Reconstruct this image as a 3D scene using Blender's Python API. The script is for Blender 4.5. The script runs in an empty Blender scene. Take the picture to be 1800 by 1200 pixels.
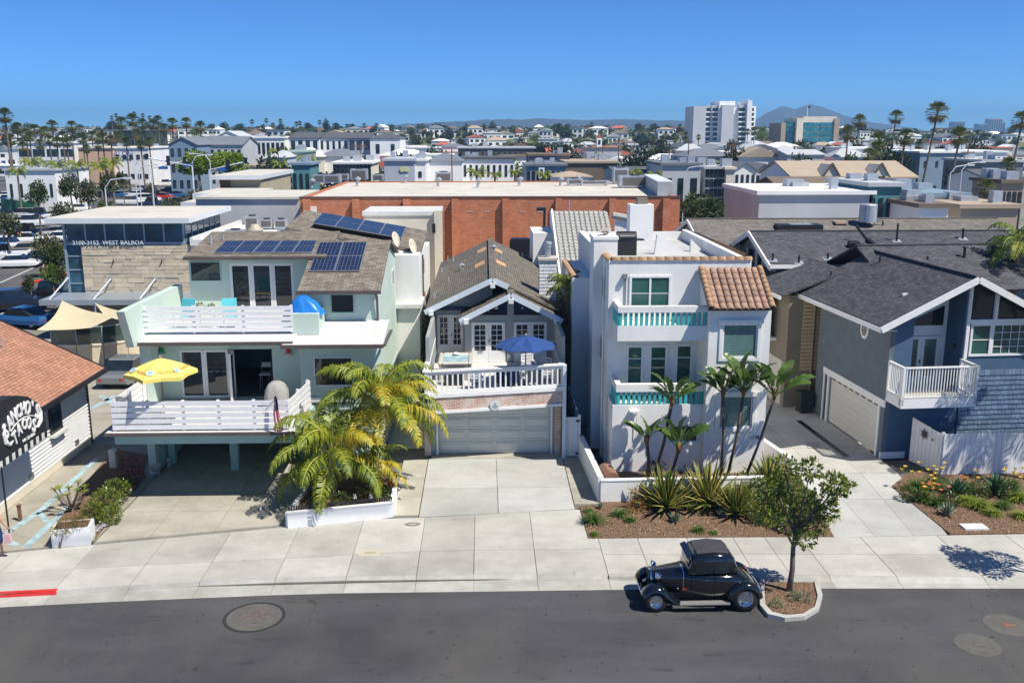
import bpy,math,random
from mathutils import Vector,Matrix,noise as mnoise
R=math.radians
random.seed(7)
scene=bpy.context.scene
COL=scene.collection
# ------------------------------------------------------------------ camera
FPX,YH,CAMH,VX=1660.0,234.0,13.6,850.0
PITCH=math.atan((600-YH)/FPX)
CP,SP=math.cos(PITCH),math.sin(PITCH)
YAW=math.atan((900-VX)*CP/FPX)
cam=bpy.data.cameras.new('camera')
cam.sensor_width=36.0
cam.lens=36.0*FPX/1800.0
cam.clip_start,cam.clip_end=0.5,60000
camo=bpy.data.objects.new('camera',cam)
COL.objects.link(camo)
camo.location=(0,0,CAMH)
camo.rotation_euler=(math.pi/2-PITCH,0,-YAW)
scene.camera=camo
# ------------------------------------------------------------------ sky, sun, exposure
SUN=Vector((0.57,-0.38,1.0)).normalized()  # towards the sun
world=bpy.data.worlds.new('World')
scene.world=world
world.use_nodes=True
nt=world.node_tree
nt.nodes.clear()
wo=nt.nodes.new('ShaderNodeOutputWorld')
bg=nt.nodes.new('ShaderNodeBackground')
sky=nt.nodes.new('ShaderNodeTexSky')
sky.sky_type='NISHITA'
sky.sun_disc=False
sky.sun_elevation=math.asin(SUN.z)
sky.sun_rotation=math.atan2(SUN.x,SUN.y)
sky.altitude=0
sky.air_density=0.5
sky.dust_density=0.0
sky.ozone_density=10.0
bg.inputs['Strength'].default_value=0.1
tn=nt.nodes.new('ShaderNodeMix');tn.data_type='RGBA';tn.blend_type='MULTIPLY'
tn.inputs[0].default_value=1.0
tn.inputs[7].default_value=(0.58,0.97,1.20,1)
nt.links.new(sky.outputs[0],tn.inputs[6])
nt.links.new(tn.outputs[2],bg.inputs[0])
nt.links.new(bg.outputs[0],wo.inputs[0])
sl=bpy.data.lights.new('sun','SUN')
sl.energy=5.0
sl.angle=R(0.53)
sl.color=(1.0,0.945,0.84)
so=bpy.data.objects.new('sun',sl)
COL.objects.link(so)
so.location=(30,-20,60)
so.rotation_euler=SUN.to_track_quat('Z','Y').to_euler()
vs=scene.view_settings
vs.view_transform='Standard'
vs.look='None'
vs.exposure=0.35
vs.gamma=1.0
scene.cycles.max_bounces=6
scene.cycles.volume_bounces=0
scene.cycles.use_denoising=True
# ------------------------------------------------------------------ photo pixel -> place
def ray(px,py):
 a,v=(px-900)/FPX,(py-600)/FPX
 b,c=CP-v*SP,-SP-v*CP
 return(a*math.cos(YAW)+b*math.sin(YAW),-a*math.sin(YAW)+b*math.cos(YAW),c)
def gp(px,py,z=0.0):
 d=ray(px,py);t=(z-CAMH)/d[2]
 return Vector((d[0]*t,d[1]*t,z))
class Fr:
 """a building's own frame: u along the front, w into the depth"""
 def __init__(s,ox=0,oy=0,deg=0):
  s.ox,s.oy,s.c,s.s=ox,oy,math.cos(R(deg)),math.sin(R(deg))
 def w(s,p):
  return(s.ox+p[0]*s.c-p[1]*s.s,s.oy+p[0]*s.s+p[1]*s.c,p[2])
 def hit(s,px,py,w):  # (u, z) of a photo point on the plane at depth w
  d=ray(px,py)
  du,dw=d[0]*s.c+d[1]*s.s,-d[0]*s.s+d[1]*s.c
  ou,ow=-(s.ox*s.c+s.oy*s.s),-(-s.ox*s.s+s.oy*s.c)
  t=(w-ow)/dw
  return ou+du*t,CAMH+d[2]*t
 def side(s,px,py,u):  # (w, z) on the plane at side position u
  d=ray(px,py)
  du,dw=d[0]*s.c+d[1]*s.s,-d[0]*s.s+d[1]*s.c
  ou,ow=-(s.ox*s.c+s.oy*s.s),-(-s.ox*s.s+s.oy*s.c)
  t=(u-ou)/du
  return ow+dw*t,CAMH+d[2]*t
F0=Fr()
def rect(px0,py0,px1,py1,w,F=F0):  # u0,u1,z0,z1 of a photo rectangle on a facade plane
 pm,pn=(px0+px1)/2,(py0+py1)/2
 return F.hit(px0,pn,w)[0],F.hit(px1,pn,w)[0],F.hit(pm,py1,w)[1],F.hit(pm,py0,w)[1]
 # ------------------------------------------------------------------ mesh building
WT={}
class MB:
 def __init__(s,F=None):
  s.v,s.f,s.mi,s.F,s.m=[],[],[],F,0
 def add(s,pts):
  n=len(s.v)
  s.v+=[s.F.w(p)if s.F else tuple(p)for p in pts]
  return n
 def poly(s,pts):
  n=s.add(pts);s.f.append(tuple(range(n,n+len(pts))));s.mi.append(s.m);return s
 def face(s,idx):
  s.f.append(tuple(idx));s.mi.append(s.m)
 def box(s,a,b,c,d,e,f):
  a,b=min(a,b),max(a,b);c,d=min(c,d),max(c,d);e,f=min(e,f),max(e,f)
  n=s.add([(a,c,e),(b,c,e),(b,d,e),(a,d,e),(a,c,f),(b,c,f),(b,d,f),(a,d,f)])
  for q in((0,3,2,1),(4,5,6,7),(0,1,5,4),(1,2,6,5),(2,3,7,6),(3,0,4,7)):
   s.face([n+i for i in q])
  return s
 def prism(s,pts,d):
  k=len(pts)
  n=s.add(list(pts)+[(p[0]+d[0],p[1]+d[1],p[2]+d[2])for p in pts])
  s.face([n+i for i in range(k)]);s.face([n+2*k-1-i for i in range(k)])
  for i in range(k):
   j=(i+1)%k
   s.face((n+j,n+i,n+k+i,n+k+j))
  return s
 def beam(s,p,q,wd,ht,up=(0,0,1)):
  p,q,up=Vector(p),Vector(q),Vector(up)
  t=(q-p).normalized();r=t.cross(up)
  r=r.normalized()if r.length>1e-6 else Vector((1,0,0))
  u=r.cross(t)
  c=[r*(wd/2)+u*(ht/2),-r*(wd/2)+u*(ht/2),-r*(wd/2)-u*(ht/2),r*(wd/2)-u*(ht/2)]
  return s.prism([p+x for x in c],q-p)
 def tube(s,path,r,n=6,cap=True):
  path=[Vector(p)for p in path]
  rs=r if isinstance(r,(list,tuple))else[r]*len(path)
  rings=[]
  prev=None
  for i,p in enumerate(path):
   t=(path[min(i+1,len(path)-1)]-path[max(i-1,0)]).normalized()
   if prev is None:
    a=Vector((0,0,1))if abs(t.z)<.9 else Vector((1,0,0))
    x=t.cross(a).normalized()
   else:
    x=(prev-t*prev.dot(t)).normalized()
   prev=x
   y=t.cross(x)
   rings.append(s.add([p+(x*math.cos(6.28319*k/n)+y*math.sin(6.28319*k/n))*rs[i]for k in range(n)]))
  for a,b in zip(rings,rings[1:]):
   for k in range(n):
    j=(k+1)%n
    s.face((a+k,a+j,b+j,b+k))
  if cap:
   s.face([rings[0]+n-1-k for k in range(n)]);s.face([rings[-1]+k for k in range(n)])
  return s
 def lathe(s,prof,c=(0,0,0),n=16,sx=1,sy=1,a0=0,cap=True):
  rings=[]
  for r,z in prof:
   rings.append(s.add([(c[0]+r*sx*math.cos(a0+6.28319*k/n),c[1]+r*sy*math.sin(a0+6.28319*k/n),c[2]+z)for k in range(n)]))
  for a,b in zip(rings,rings[1:]):
   for k in range(n):
    j=(k+1)%n
    s.face((a+k,a+j,b+j,b+k))
  if cap:s.face([rings[0]+n-1-k for k in range(n)]);s.face([rings[-1]+k for k in range(n)])
  return s
 def wall(s,u0,u1,w0,w1,z0,z1,ops=()):
  us=sorted({u0,u1}|{min(max(o[i],u0),u1)for o in ops for i in(0,1)})
  for a,b in zip(us,us[1:]):
   if b-a<1e-4:continue
   m=(a+b)/2
   cuts=sorted((max(o[2],z0),min(o[3],z1))for o in ops if o[0]<m<o[1])
   z=z0
   for lo,hi in cuts:
    if lo>z+1e-4:s.box(a,b,w0,w1,z,lo)
    z=max(z,hi)
   if z1>z+1e-4:s.box(a,b,w0,w1,z,z1)
  return s
 def mesh(s,name,mats,smooth=False):
  me=bpy.data.meshes.new(name)
  me.from_pydata(s.v,[],s.f)
  if not isinstance(mats,(list,tuple)):mats=[mats]
  for m in mats:me.materials.append(m)
  n=len(me.polygons)
  if len(mats)>1:me.polygons.foreach_set('material_index',s.mi)
  if smooth:me.polygons.foreach_set('use_smooth',[True]*n)
  uv=me.uv_layers.new(name='UVMap').data
  V=[Vector(p)for p in s.v]
  k=0
  flat=[]
  for f in s.f:
   a=V[f[0]]
   nr=(V[f[1]]-a).cross(V[f[-1]]-a)
   if nr.length<1e-9 and len(f)>3:nr=(V[f[2]]-V[f[1]]).cross(V[f[3]]-V[f[1]])
   nr=nr.normalized()if nr.length>1e-12 else Vector((0,0,1))
   t=Vector((-nr.y,nr.x,0))
   t=t.normalized()if t.length>0.02 else Vector((1,0,0))
   b=nr.cross(t)
   for i in f:
    flat+=(V[i].dot(t),V[i].dot(b))
  uv.foreach_set('uv',flat)
  me.validate();me.update()
  return me
 def build(s,name,mats,parent=None,smooth=False,local=False,bevel=0):
  o=bpy.data.objects.new(name,s.mesh(name,mats,smooth))
  return put(o,parent,local,bevel)
def put(o,parent=None,local=False,bevel=0):
 COL.objects.link(o)
 if parent is not None:
  o.parent=parent
  if not local and parent.name in WT:o.location=-WT[parent.name]
 if bevel:
  b=o.modifiers.new('bevel','BEVEL');b.width=bevel;b.segments=1;b.limit_method='ANGLE'
 return o
def tag(o,label,cat,group=None,kind=None):
 if label:o['label']=label
 if cat:o['category']=cat
 if group:o['group']=group
 if kind:o['kind']=kind
 return o
def thing(name,label,cat,loc=(0,0,0),rz=0,group=None,local=False):
 o=bpy.data.objects.new(name,None)
 COL.objects.link(o)
 o.empty_display_size=.2
 o.location=loc;o.rotation_euler=(0,0,rz)
 if not local:WT[o.name]=Vector(loc)
 return tag(o,label,cat,group)
def struct(o):o['kind']='structure';return o
def copy_tree(o,parent=None):
 c=o.copy();COL.objects.link(c);c.parent=parent
 for ch in list(o.children):copy_tree(ch,c)
 return c
def dup(o,loc,rz=0,sc=1,label=None,group=None):
 c=copy_tree(o);c.location=loc;c.rotation_euler=(0,0,rz)
 c.scale=(sc,sc,sc)if not isinstance(sc,(tuple,list))else sc
 if label:c['label']=label
 if group:c['group']=group
 return c
def inst(name,me,parent=None,loc=(0,0,0),rot=(0,0,0),sc=(1,1,1)):
 o=bpy.data.objects.new(name,me);COL.objects.link(o);o.parent=parent
 o.location,o.rotation_euler,o.scale=loc,rot,sc
 return o
def text_mesh(name,txt,size,mat,M4,parent=None,depth=.01,space=1.0,shear=0,align='CENTER',bold=0):
 cu=bpy.data.curves.new('lettering','FONT')
 cu.body=txt;cu.size=size;cu.extrude=depth;cu.align_x=align;cu.align_y='CENTER'
 cu.space_character=space;cu.shear=shear;cu.resolution_u=2;cu.offset=bold
 t=bpy.data.objects.new('lettering',cu);COL.objects.link(t)
 me=bpy.data.meshes.new_from_object(t.evaluated_get(bpy.context.evaluated_depsgraph_get()))
 bpy.data.objects.remove(t);bpy.data.curves.remove(cu)
 me.transform(M4);me.materials.clear();me.materials.append(mat)
 o=bpy.data.objects.new(name,me)
 return put(o,parent)
def basis(o,x,y):  # matrix with local x,y axes and origin
 x,y=Vector(x).normalized(),Vector(y).normalized()
 z=x.cross(y)
 return Matrix(((x.x,y.x,z.x,o[0]),(x.y,y.y,z.y,o[1]),(x.z,y.z,z.z,o[2]),(0,0,0,1)))
 # ------------------------------------------------------------------ materials
MATS={}
def nodes(name):
 m=bpy.data.materials.new(name);m.use_nodes=True
 return m,m.node_tree,m.node_tree.nodes['Principled BSDF']
def mixc(t,fac,a,b,mode='MIX'):
 n=t.nodes.new('ShaderNodeMix');n.data_type='RGBA';n.blend_type=mode
 for sock,val in((n.inputs[0],fac),(n.inputs[6],a),(n.inputs[7],b)):
  if hasattr(val,'links'):t.links.new(val,sock)
  elif isinstance(val,(int,float)):sock.default_value=val
  else:sock.default_value=(*val,1)
 return n.outputs[2]
def noise(t,scale,detail=4,vec=None,rough=.55):
 n=t.nodes.new('ShaderNodeTexNoise');n.inputs['Scale'].default_value=scale
 n.inputs['Detail'].default_value=detail;n.inputs['Roughness'].default_value=rough
 if vec is not None:t.links.new(vec,n.inputs['Vector'])
 return n.outputs['Fac']
def ramp(t,fac,stops):
 n=t.nodes.new('ShaderNodeValToRGB');e=n.color_ramp.elements
 while len(e)<len(stops):e.new(.5)
 for el,(p,c)in zip(e,stops):
  el.position=p;el.color=(*c,1)if len(c)==3 else c
 t.links.new(fac,n.inputs[0])
 return n.outputs['Color']
def pos(t):return t.nodes.new('ShaderNodeNewGeometry').outputs['Position']
def uvn(t):return t.nodes.new('ShaderNodeUVMap').outputs[0]
def scalev(t,vec,s):
 n=t.nodes.new('ShaderNodeMapping');n.inputs['Scale'].default_value=s
 t.links.new(vec,n.inputs['Vector']);return n.outputs[0]
def bump(t,bs,h,strength,dist=.02):
 n=t.nodes.new('ShaderNodeBump');n.inputs['Strength'].default_value=strength;n.inputs['Distance'].default_value=dist
 t.links.new(h,n.inputs['Height']);t.links.new(n.outputs[0],bs.inputs['Normal'])
def tint(c,f):return tuple(max(0,min(1,x*f))for x in c)
def M(name,c,r=.65,v=.1,s=1.2,b=0,bsc=40,metal=0,oi=0,coat=0,dirt=0,spec=.5):
 if name in MATS:return MATS[name]
 m,t,bs=nodes(name)
 p=pos(t)
 col=ramp(t,noise(t,s,5,p),[(.3,tint(c,1-v)),(.7,tint(c,1+v))])
 if dirt:col=mixc(t,ramp(t,noise(t,.5,6,scalev(t,p,(1,1,.35)),.7),[(.5,(0,0,0)),(.75,(dirt,)*3)]),col,tint(c,.55))
 if oi:
  oin=t.nodes.new('ShaderNodeObjectInfo')
  col=mixc(t,1.0,col,ramp(t,oin.outputs['Random'],[(0,(1-oi,1-oi,1-oi*.9)),(1,(1,1,1))]),'MULTIPLY')
 t.links.new(col,bs.inputs['Base Color'])
 bs.inputs['Roughness'].default_value=r;bs.inputs['Metallic'].default_value=metal
 bs.inputs['Specular IOR Level'].default_value=spec
 if coat:bs.inputs['Coat Weight'].default_value=coat;bs.inputs['Coat Roughness'].default_value=.03
 if b:bump(t,bs,noise(t,bsc,3,p),b)
 MATS[name]=m
 return m
def leafmat(name,c1,c2,tr=.35,s=2.0,r=.45):
 if name in MATS:return MATS[name]
 m,t,bs=nodes(name)
 oin=t.nodes.new('ShaderNodeObjectInfo')
 col=ramp(t,noise(t,s,3,pos(t)),[(.32,c1),(.68,c2)])
 col=mixc(t,1.0,col,ramp(t,oin.outputs['Random'],[(0,(.75,.8,.75)),(1,(1.1,1.05,1))]),'MULTIPLY')
 t.links.new(col,bs.inputs['Base Color']);bs.inputs['Roughness'].default_value=r
 tl=t.nodes.new('ShaderNodeBsdfTranslucent');t.links.new(col,tl.inputs['Color'])
 mx=t.nodes.new('ShaderNodeMixShader');mx.inputs[0].default_value=tr
 t.links.new(bs.outputs[0],mx.inputs[1]);t.links.new(tl.outputs[0],mx.inputs[2])
 t.links.new(mx.outputs[0],t.nodes['Material Output'].inputs['Surface'])
 MATS[name]=m
 return m
def brickmat(name,c1,c2,mortar,bw,bh,ms=.012,r=.8,off=.5,b=.5,bias=0,sq=.6,extra=None,freq=2):
 if name in MATS:return MATS[name]
 m,t,bs=nodes(name)
 n=t.nodes.new('ShaderNodeTexBrick')
 n.inputs['Scale'].default_value=1;n.inputs['Brick Width'].default_value=bw;n.inputs['Row Height'].default_value=bh
 n.inputs['Mortar Size'].default_value=ms;n.inputs['Mortar Smooth'].default_value=.2;n.inputs['Bias'].default_value=bias
 n.offset=off;n.offset_frequency=freq
 n.inputs['Color1'].default_value=(*c1,1);n.inputs['Color2'].default_value=(*c2,1);n.inputs['Mortar'].default_value=(*mortar,1)
 t.links.new(uvn(t),n.inputs['Vector'])
 col=mixc(t,.55,n.outputs['Color'],ramp(t,noise(t,1.3,6,pos(t),.7),[(.3,(.55,.55,.55)),(.7,(1.2,1.2,1.2))]),'MULTIPLY')
 if extra:col=mixc(t,ramp(t,noise(t,extra[1],5,pos(t),.7),[(.45,(0,0,0)),(.62,(extra[2],)*3)]),col,extra[0])
 t.links.new(col,bs.inputs['Base Color']);bs.inputs['Roughness'].default_value=r
 bs.inputs['Specular IOR Level'].default_value=.25
 if b:
  inv=t.nodes.new('ShaderNodeMath');inv.operation='SUBTRACT';inv.inputs[0].default_value=1
  t.links.new(n.outputs['Fac'],inv.inputs[1])
  bump(t,bs,inv.outputs[0],b,.02)
 MATS[name]=m
 return m
def concrete(name,c,c2,stain=.5,sc=.6):
 m,t,bs=nodes(name)
 p=pos(t)
 col=ramp(t,noise(t,sc,7,p,.65),[(.3,c2),(.62,c)])
 col=mixc(t,ramp(t,noise(t,.3,7,scalev(t,p,(.7,1.1,1)),.75),[(.47,(0,0,0)),(.66,(stain,)*3)]),col,tint(c2,.68))
 col=mixc(t,.35,col,ramp(t,noise(t,26,3,p,.8),[(.3,(.72,.72,.72)),(.7,(1.15,1.15,1.15))]),'MULTIPLY')
 spots=ramp(t,noise(t,3.1,2,p,.5),[(.70,(0,0,0)),(.76,(.5,.5,.5))])
 col=mixc(t,spots,col,tint(c2,.6))
 oin=t.nodes.new('ShaderNodeObjectInfo')
 col=mixc(t,1.0,col,ramp(t,oin.outputs['Random'],[(0,(.86,.86,.85)),(1,(1.06,1.06,1.06))]),'MULTIPLY')
 t.links.new(col,bs.inputs['Base Color']);bs.inputs['Roughness'].default_value=.85;bs.inputs['Specular IOR Level'].default_value=.25
 bump(t,bs,noise(t,60,3,p),.15,.01)
 MATS[name]=m
 return m
def asphaltmat(name,c,sp=.5):
 m,t,bs=nodes(name)
 p=pos(t)
 col=ramp(t,noise(t,.3,7,scalev(t,p,(.3,1.2,1)),.65),[(.28,tint(c,.68)),(.5,c),(.72,tint(c,1.45))])
 col=mixc(t,ramp(t,noise(t,.16,4,scalev(t,p,(1,.5,1)),.6),[(.45,(0,0,0)),(.6,(.7,.7,.7))]),col,(c[0]*1.5,c[1]*1.42,c[2]*1.25))
 col=mixc(t,sp,col,ramp(t,noise(t,38,2,p,.9),[(.35,(.5,.5,.5)),(.5,(1,1,1)),(.7,(2.1,2.05,2))]),'MULTIPLY')
 col=mixc(t,ramp(t,noise(t,1.1,4,scalev(t,p,(.5,1.3,1)),.7),[(.62,(0,0,0)),(.7,(.6,.6,.6))]),col,tint(c,.45))
 col=mixc(t,ramp(t,noise(t,6,1,p,.5),[(.72,(0,0,0)),(.77,(.8,.8,.8))]),col,tint(c,.3))
 vo=t.nodes.new('ShaderNodeTexVoronoi');vo.feature='DISTANCE_TO_EDGE';vo.inputs['Scale'].default_value=.22
 wv=t.nodes.new('ShaderNodeVectorMath');wv.operation='ADD';nn=t.nodes.new('ShaderNodeTexNoise');nn.inputs['Scale'].default_value=1.2;t.links.new(p,nn.inputs['Vector'])
 t.links.new(p,wv.inputs[0]);t.links.new(nn.outputs['Color'],wv.inputs[1]);t.links.new(wv.outputs[0],vo.inputs['Vector'])
 crack=ramp(t,vo.outputs['Distance'],[(.0,(.22,.22,.22)),(.003,(0,0,0))])
 col=mixc(t,crack,col,tint(c,.3))
 t.links.new(col,bs.inputs['Base Color']);bs.inputs['Roughness'].default_value=.82;bs.inputs['Specular IOR Level'].default_value=.3
 bump(t,bs,noise(t,90,2,p),.35,.01)
 MATS[name]=m
 return m
def shingle(name,c,v=.35,bw=.3,bh=.14):
 return brickmat(name,tint(c,1-v),tint(c,1+v),tint(c,.35),bw,bh,.012,.9,.37,.5,0)
def glassmat(name,c=(.015,.022,.03),r=.03,spec=.8):
 if name in MATS:return MATS[name]
 m,t,bs=nodes(name)
 col=ramp(t,noise(t,.7,3,pos(t)),[(.35,tint(c,.5)),(.7,tint(c,1.6))])
 t.links.new(col,bs.inputs['Base Color'])
 bs.inputs['Roughness'].default_value=r;bs.inputs['Specular IOR Level'].default_value=spec
 bump(t,bs,noise(t,1.5,1,pos(t)),.03,.05)
 MATS[name]=m
 return m
WHITE=M('white_paint',(.78,.78,.77),.5,.04,2,.05,30)
WHITE2=M('off_white_paint',(.66,.66,.63),.55,.06,1.5,.05,30,dirt=.3)
GLASS=glassmat('window_glass')
GLASSB=glassmat('blue_glass',(.02,.075,.12),.05)
GREENGL=glassmat('green_glass',(.03,.10,.085),.06)
DARK=M('dark_void',(.012,.012,.013),.9,.2)
BLACKM=M('black_metal',(.018,.018,.02),.4,.2)
GREYM=M('grey_metal',(.33,.34,.35),.4,.1,metal=.6)
GALV=M('galvanised_metal',(.48,.5,.52),.45,.15,2,metal=.5)
MINT=M('mint_stucco',(.54,.65,.57),.85,.05,.8,.35,55,dirt=.18)
MINTD=M('mint_trim',(.36,.52,.46),.75,.06,.8,.1,30)
STUCCO=M('white_stucco',(.80,.79,.755),.9,.05,.9,.6,28,dirt=.25)
STUCCO2=M('cream_stucco',(.68,.62,.50),.9,.06,.9,.4,28,dirt=.2)
TEAL=M('teal_paint',(.05,.43,.44),.55,.08)
WOODBR=M('brown_wood',(.16,.09,.05),.7,.3,4,.2,30)
SOLARF=M('solar_frame',(.55,.57,.6),.35,.05,metal=.7)
GUTTER=M('brown_gutter',(.10,.08,.075),.5,.1)
# ================================================================== GROUND
CONC=concrete('pavement_concrete',(.50,.485,.445),(.40,.385,.35),.55)
CONCY=concrete('driveway_concrete',(.45,.42,.355),(.35,.325,.265),.7)
CONCL=concrete('pale_slab_concrete',(.50,.50,.475),(.42,.415,.39),.45)
CURBC=concrete('kerb_concrete',(.48,.47,.43),(.37,.36,.32),.5,1.5)
ASPH=asphaltmat('asphalt',(.062,.062,.066))
ASPH2=asphaltmat('parking_asphalt',(.085,.087,.092),.3)
def groundmat():
 m,t,bs=nodes('ground_mix')
 p=pos(t)
 col=ramp(t,noise(t,.02,6,p,.6),[(.35,(.16,.15,.13)),(.5,(.22,.21,.19)),(.62,(.12,.15,.07)),(.75,(.2,.2,.19))])
 t.links.new(col,bs.inputs['Base Color']);bs.inputs['Roughness'].default_value=.95
 return m
def sheet(name,pts,mat,parent=None,th=0):
 mb=MB()
 if th:mb.prism([(p[0],p[1],p[2])for p in pts],(0,0,-th))
 else:mb.poly(pts)
 o=mb.build(name,mat,parent)
 if parent is None:struct(o)
 return o
sheet('ground',[(-14000,-200,-.16),(14000,-200,-.16),(14000,26000,-.16),(-14000,26000,-.16)],groundmat())
def interp(L,x):
 if x<=L[0][0]:
  (a,b),(c,d)=L[0],L[1]
 elif x>=L[-1][0]:
  (a,b),(c,d)=L[-2],L[-1]
 else:
  for(a,b),(c,d)in zip(L,L[1:]):
   if a<=x<=c:break
 return b+(d-b)*(x-a)/(c-a)
def pixline(pts,z):return[(gp(x,y,z).x,gp(x,y,z).y)for x,y in pts]
RZ=-.13
EDGE=pixline([(-60,1070),(0,1067),(250,1055),(550,1043),(800,1040),(1100,1036),(1340,1034),(1800,1034)],RZ)
GUTL=pixline([(-60,1053),(0,1050),(98,1045),(220,1037),(360,1030),(560,1022),(800,1019),(1030,1019),(1340,1021),(1800,1028)],-.12)
KERB=pixline([(-60,1047),(0,1044),(98,1037),(220,1029),(360,1022),(560,1013),(800,1009),(1030,1008),(1340,1010),(1800,1014)],0)
MIDL=pixline([(-60,1009),(0,1006),(248,993),(360,988),(560,978),(740,968),(1030,964)],0)
BACK=pixline([(-60,980),(42,968),(160,957),(505,926),(690,907),(744,909),(1020,894),(1034,894)],0)
BACKR=pixline([(1030,946),(1350,943),(1467,944),(1669,940),(1800,938)],0)
XS=[-34,-28,-22,-17.6,-15.4,-13.2,-11,-8.9,-6.6,-4.4,-2.2,-.4,1.6,3.85]
XR=[3.85,5.2,6.9,8.5,9.6,10.8,12.9,15.6,18,20.5,23,28,34]
# road
mb=MB()
xs=[-60]+[x for x,y in EDGE if x>-59]+[60]
top=[(x,interp(EDGE,x),RZ)for x in xs]
mb.poly([(-60,-30,RZ),(60,-30,RZ)]+top[::-1])
road=struct(mb.build('road',ASPH))
# gutter pan, apron and kerb
walk=bpy.data.objects.new('sidewalk',None);COL.objects.link(walk);walk['kind']='structure'
allx=XS[:-1]+XR
for a,b in zip(allx,allx[1:]):
 n=max(1,int((b-a)/1.2))
 q=[a+(b-a)*i/n for i in range(n+1)]
 g=.006
 mb=MB()
 for x,y in zip(q,q[1:]):
  x0,x1=x+(g if x==a else 0),y-(g if y==b else 0)
  mb.poly([(x0,interp(EDGE,x0),RZ+.006),(x1,interp(EDGE,x1),RZ+.006),(x1,interp(GUTL,x1),-.12),(x0,interp(GUTL,x0),-.12)])
 mb.build('gutter_pan',CURBC,walk)
 mb=MB()
 kerb=b<=-13 or 3.8<=a<8.6
 for x,y in zip(q,q[1:]):
  x0,x1=x+(g if x==a else 0),y-(g if y==b else 0)
  e0=interp(GUTL,x0)+.03 if kerb else interp(KERB,x0)
  e1=interp(GUTL,x1)+.03 if kerb else interp(KERB,x1)
  mb.poly([(x0,interp(GUTL,x0),-.118),(x1,interp(GUTL,x1),-.118),(x1,e1,0),(x0,e0,0)])
  if kerb:mb.poly([(x0,e0,0),(x1,e1,0),(x1,interp(KERB,x1)+.0,0),(x0,interp(KERB,x0),0)])
 red=b<=-13 and a<-13.9
 mb.build('kerb',CURBC,walk)
 # red painted kerb strip
mb=MB()
X0,X1=-26,gp(99,1040,-.03).x
qs=[X0+(X1-X0)*i/10 for i in range(11)]
for x0,x1 in zip(qs,qs[1:]):
 mb.poly([(x0,interp(GUTL,x0)-.004,-.113),(x1,interp(GUTL,x1)-.004,-.113),(x1,interp(GUTL,x1)+.026,.004),(x0,interp(GUTL,x0)+.026,.004)])
 mb.poly([(x0,interp(GUTL,x0)+.026,.004),(x1,interp(GUTL,x1)+.026,.004),(x1,interp(GUTL,x1)+.17,.004),(x0,interp(GUTL,x0)+.17,.004)])
struct(mb.build('kerb_marking',M('red_kerb_paint',(.62,.03,.025),.6,.12,3)))
GAP=.014
def slab(pts,mat,parent=walk,name='slab',th=.12):
 c=Vector((sum(p[0]for p in pts)/len(pts),sum(p[1]for p in pts)/len(pts),0))
 out=[]
 for p in pts:
  d=Vector((p[0],p[1],0))-c;L=d.length
  q=c+d*((L-GAP)/L);out.append((q.x,q.y,p[2]if len(p)>2 else 0))
 return MB().prism(out,(0,0,-th)).build(name,mat,parent)
def strip(xs,lo,hi,mat):
 for a,b in zip(xs,xs[1:]):
  slab([(a,interp(lo,a)),(b,interp(lo,b)),(b,interp(hi,b)),(a,interp(hi,a))],mat)
strip(XS,KERB,MIDL,CONC)
strip(XS,MIDL,BACK,CONC)
strip(XR,KERB,[(x,interp(KERB,x)*.47+interp(BACKR,x)*.53)for x in XR],CONC)
strip(XR,[(x,interp(KERB,x)*.47+interp(BACKR,x)*.53)for x in XR],BACKR,CONC)
sheet('sidewalk_bed',[(-34,interp(KERB,-34),-.1),(-10,interp(KERB,-10),-.1),(4,interp(KERB,4),-.1),(34,interp(KERB,34),-.1),(34,60,-.1),(-34,60,-.1)],
M('dark_joint',(.13,.12,.10),.95,.2),walk)
# driveway of the mint house
dw1=bpy.data.objects.new('driveway',None);COL.objects.link(dw1);dw1['kind']='structure'
xl=[gp(162,957).x,-11.6,-9.5,gp(505,926).x+.2]
ys=[None,33.0,36.2,39.6,43.2]
for a,b in zip(xl,xl[1:]):
 for i in range(4):
  l0=interp(BACK,a)+.01 if i==0 else ys[i];l1=interp(BACK,b)+.01 if i==0 else ys[i]
  a2=a-(0 if a>xl[0]else 0)
  slab([(a2,l0),(b,l1),(b,ys[i+1]),(a2,ys[i+1])],CONCY,dw1)
  # driveway of the middle house
dw2=bpy.data.objects.new('driveway',None);COL.objects.link(dw2);dw2['kind']='structure'
xa,xm,xb=gp(746,850).x,gp(874,850).x,gp(1000,850).x
for a,b in((xa,xm),(xm,xb)):
 for y0,y1 in((None,35.0),(35.0,38.45)):
  slab([(a,y0 or interp(BACK,a)+.01),(b,y0 or interp(BACK,b)+.01),(b,y1),(a,y1)],CONCL,dw2)
slab([(-2.35,38.47),(3.3,38.47),(3.3,41,),(-2.35,41)],CONCY,dw2,'threshold')
for y0,y1 in((32.35,34.2),(34.2,36.2),(36.2,38.4)):
 slab([(xa-1.05,y0),(xa-.02,y0),(xa-.02,y1),(xa-1.05,y1)],CONCY,dw2,'strip_slab')
for y0,y1 in((33.25,34.9),(34.9,36.5),(36.5,38.2),(38.2,42)):
 slab([(xb+.02,y0),(xb+1.25,y0),(xb+1.25,y1),(xb+.02,y1)],CONCY,dw2,'strip_slab')
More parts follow.
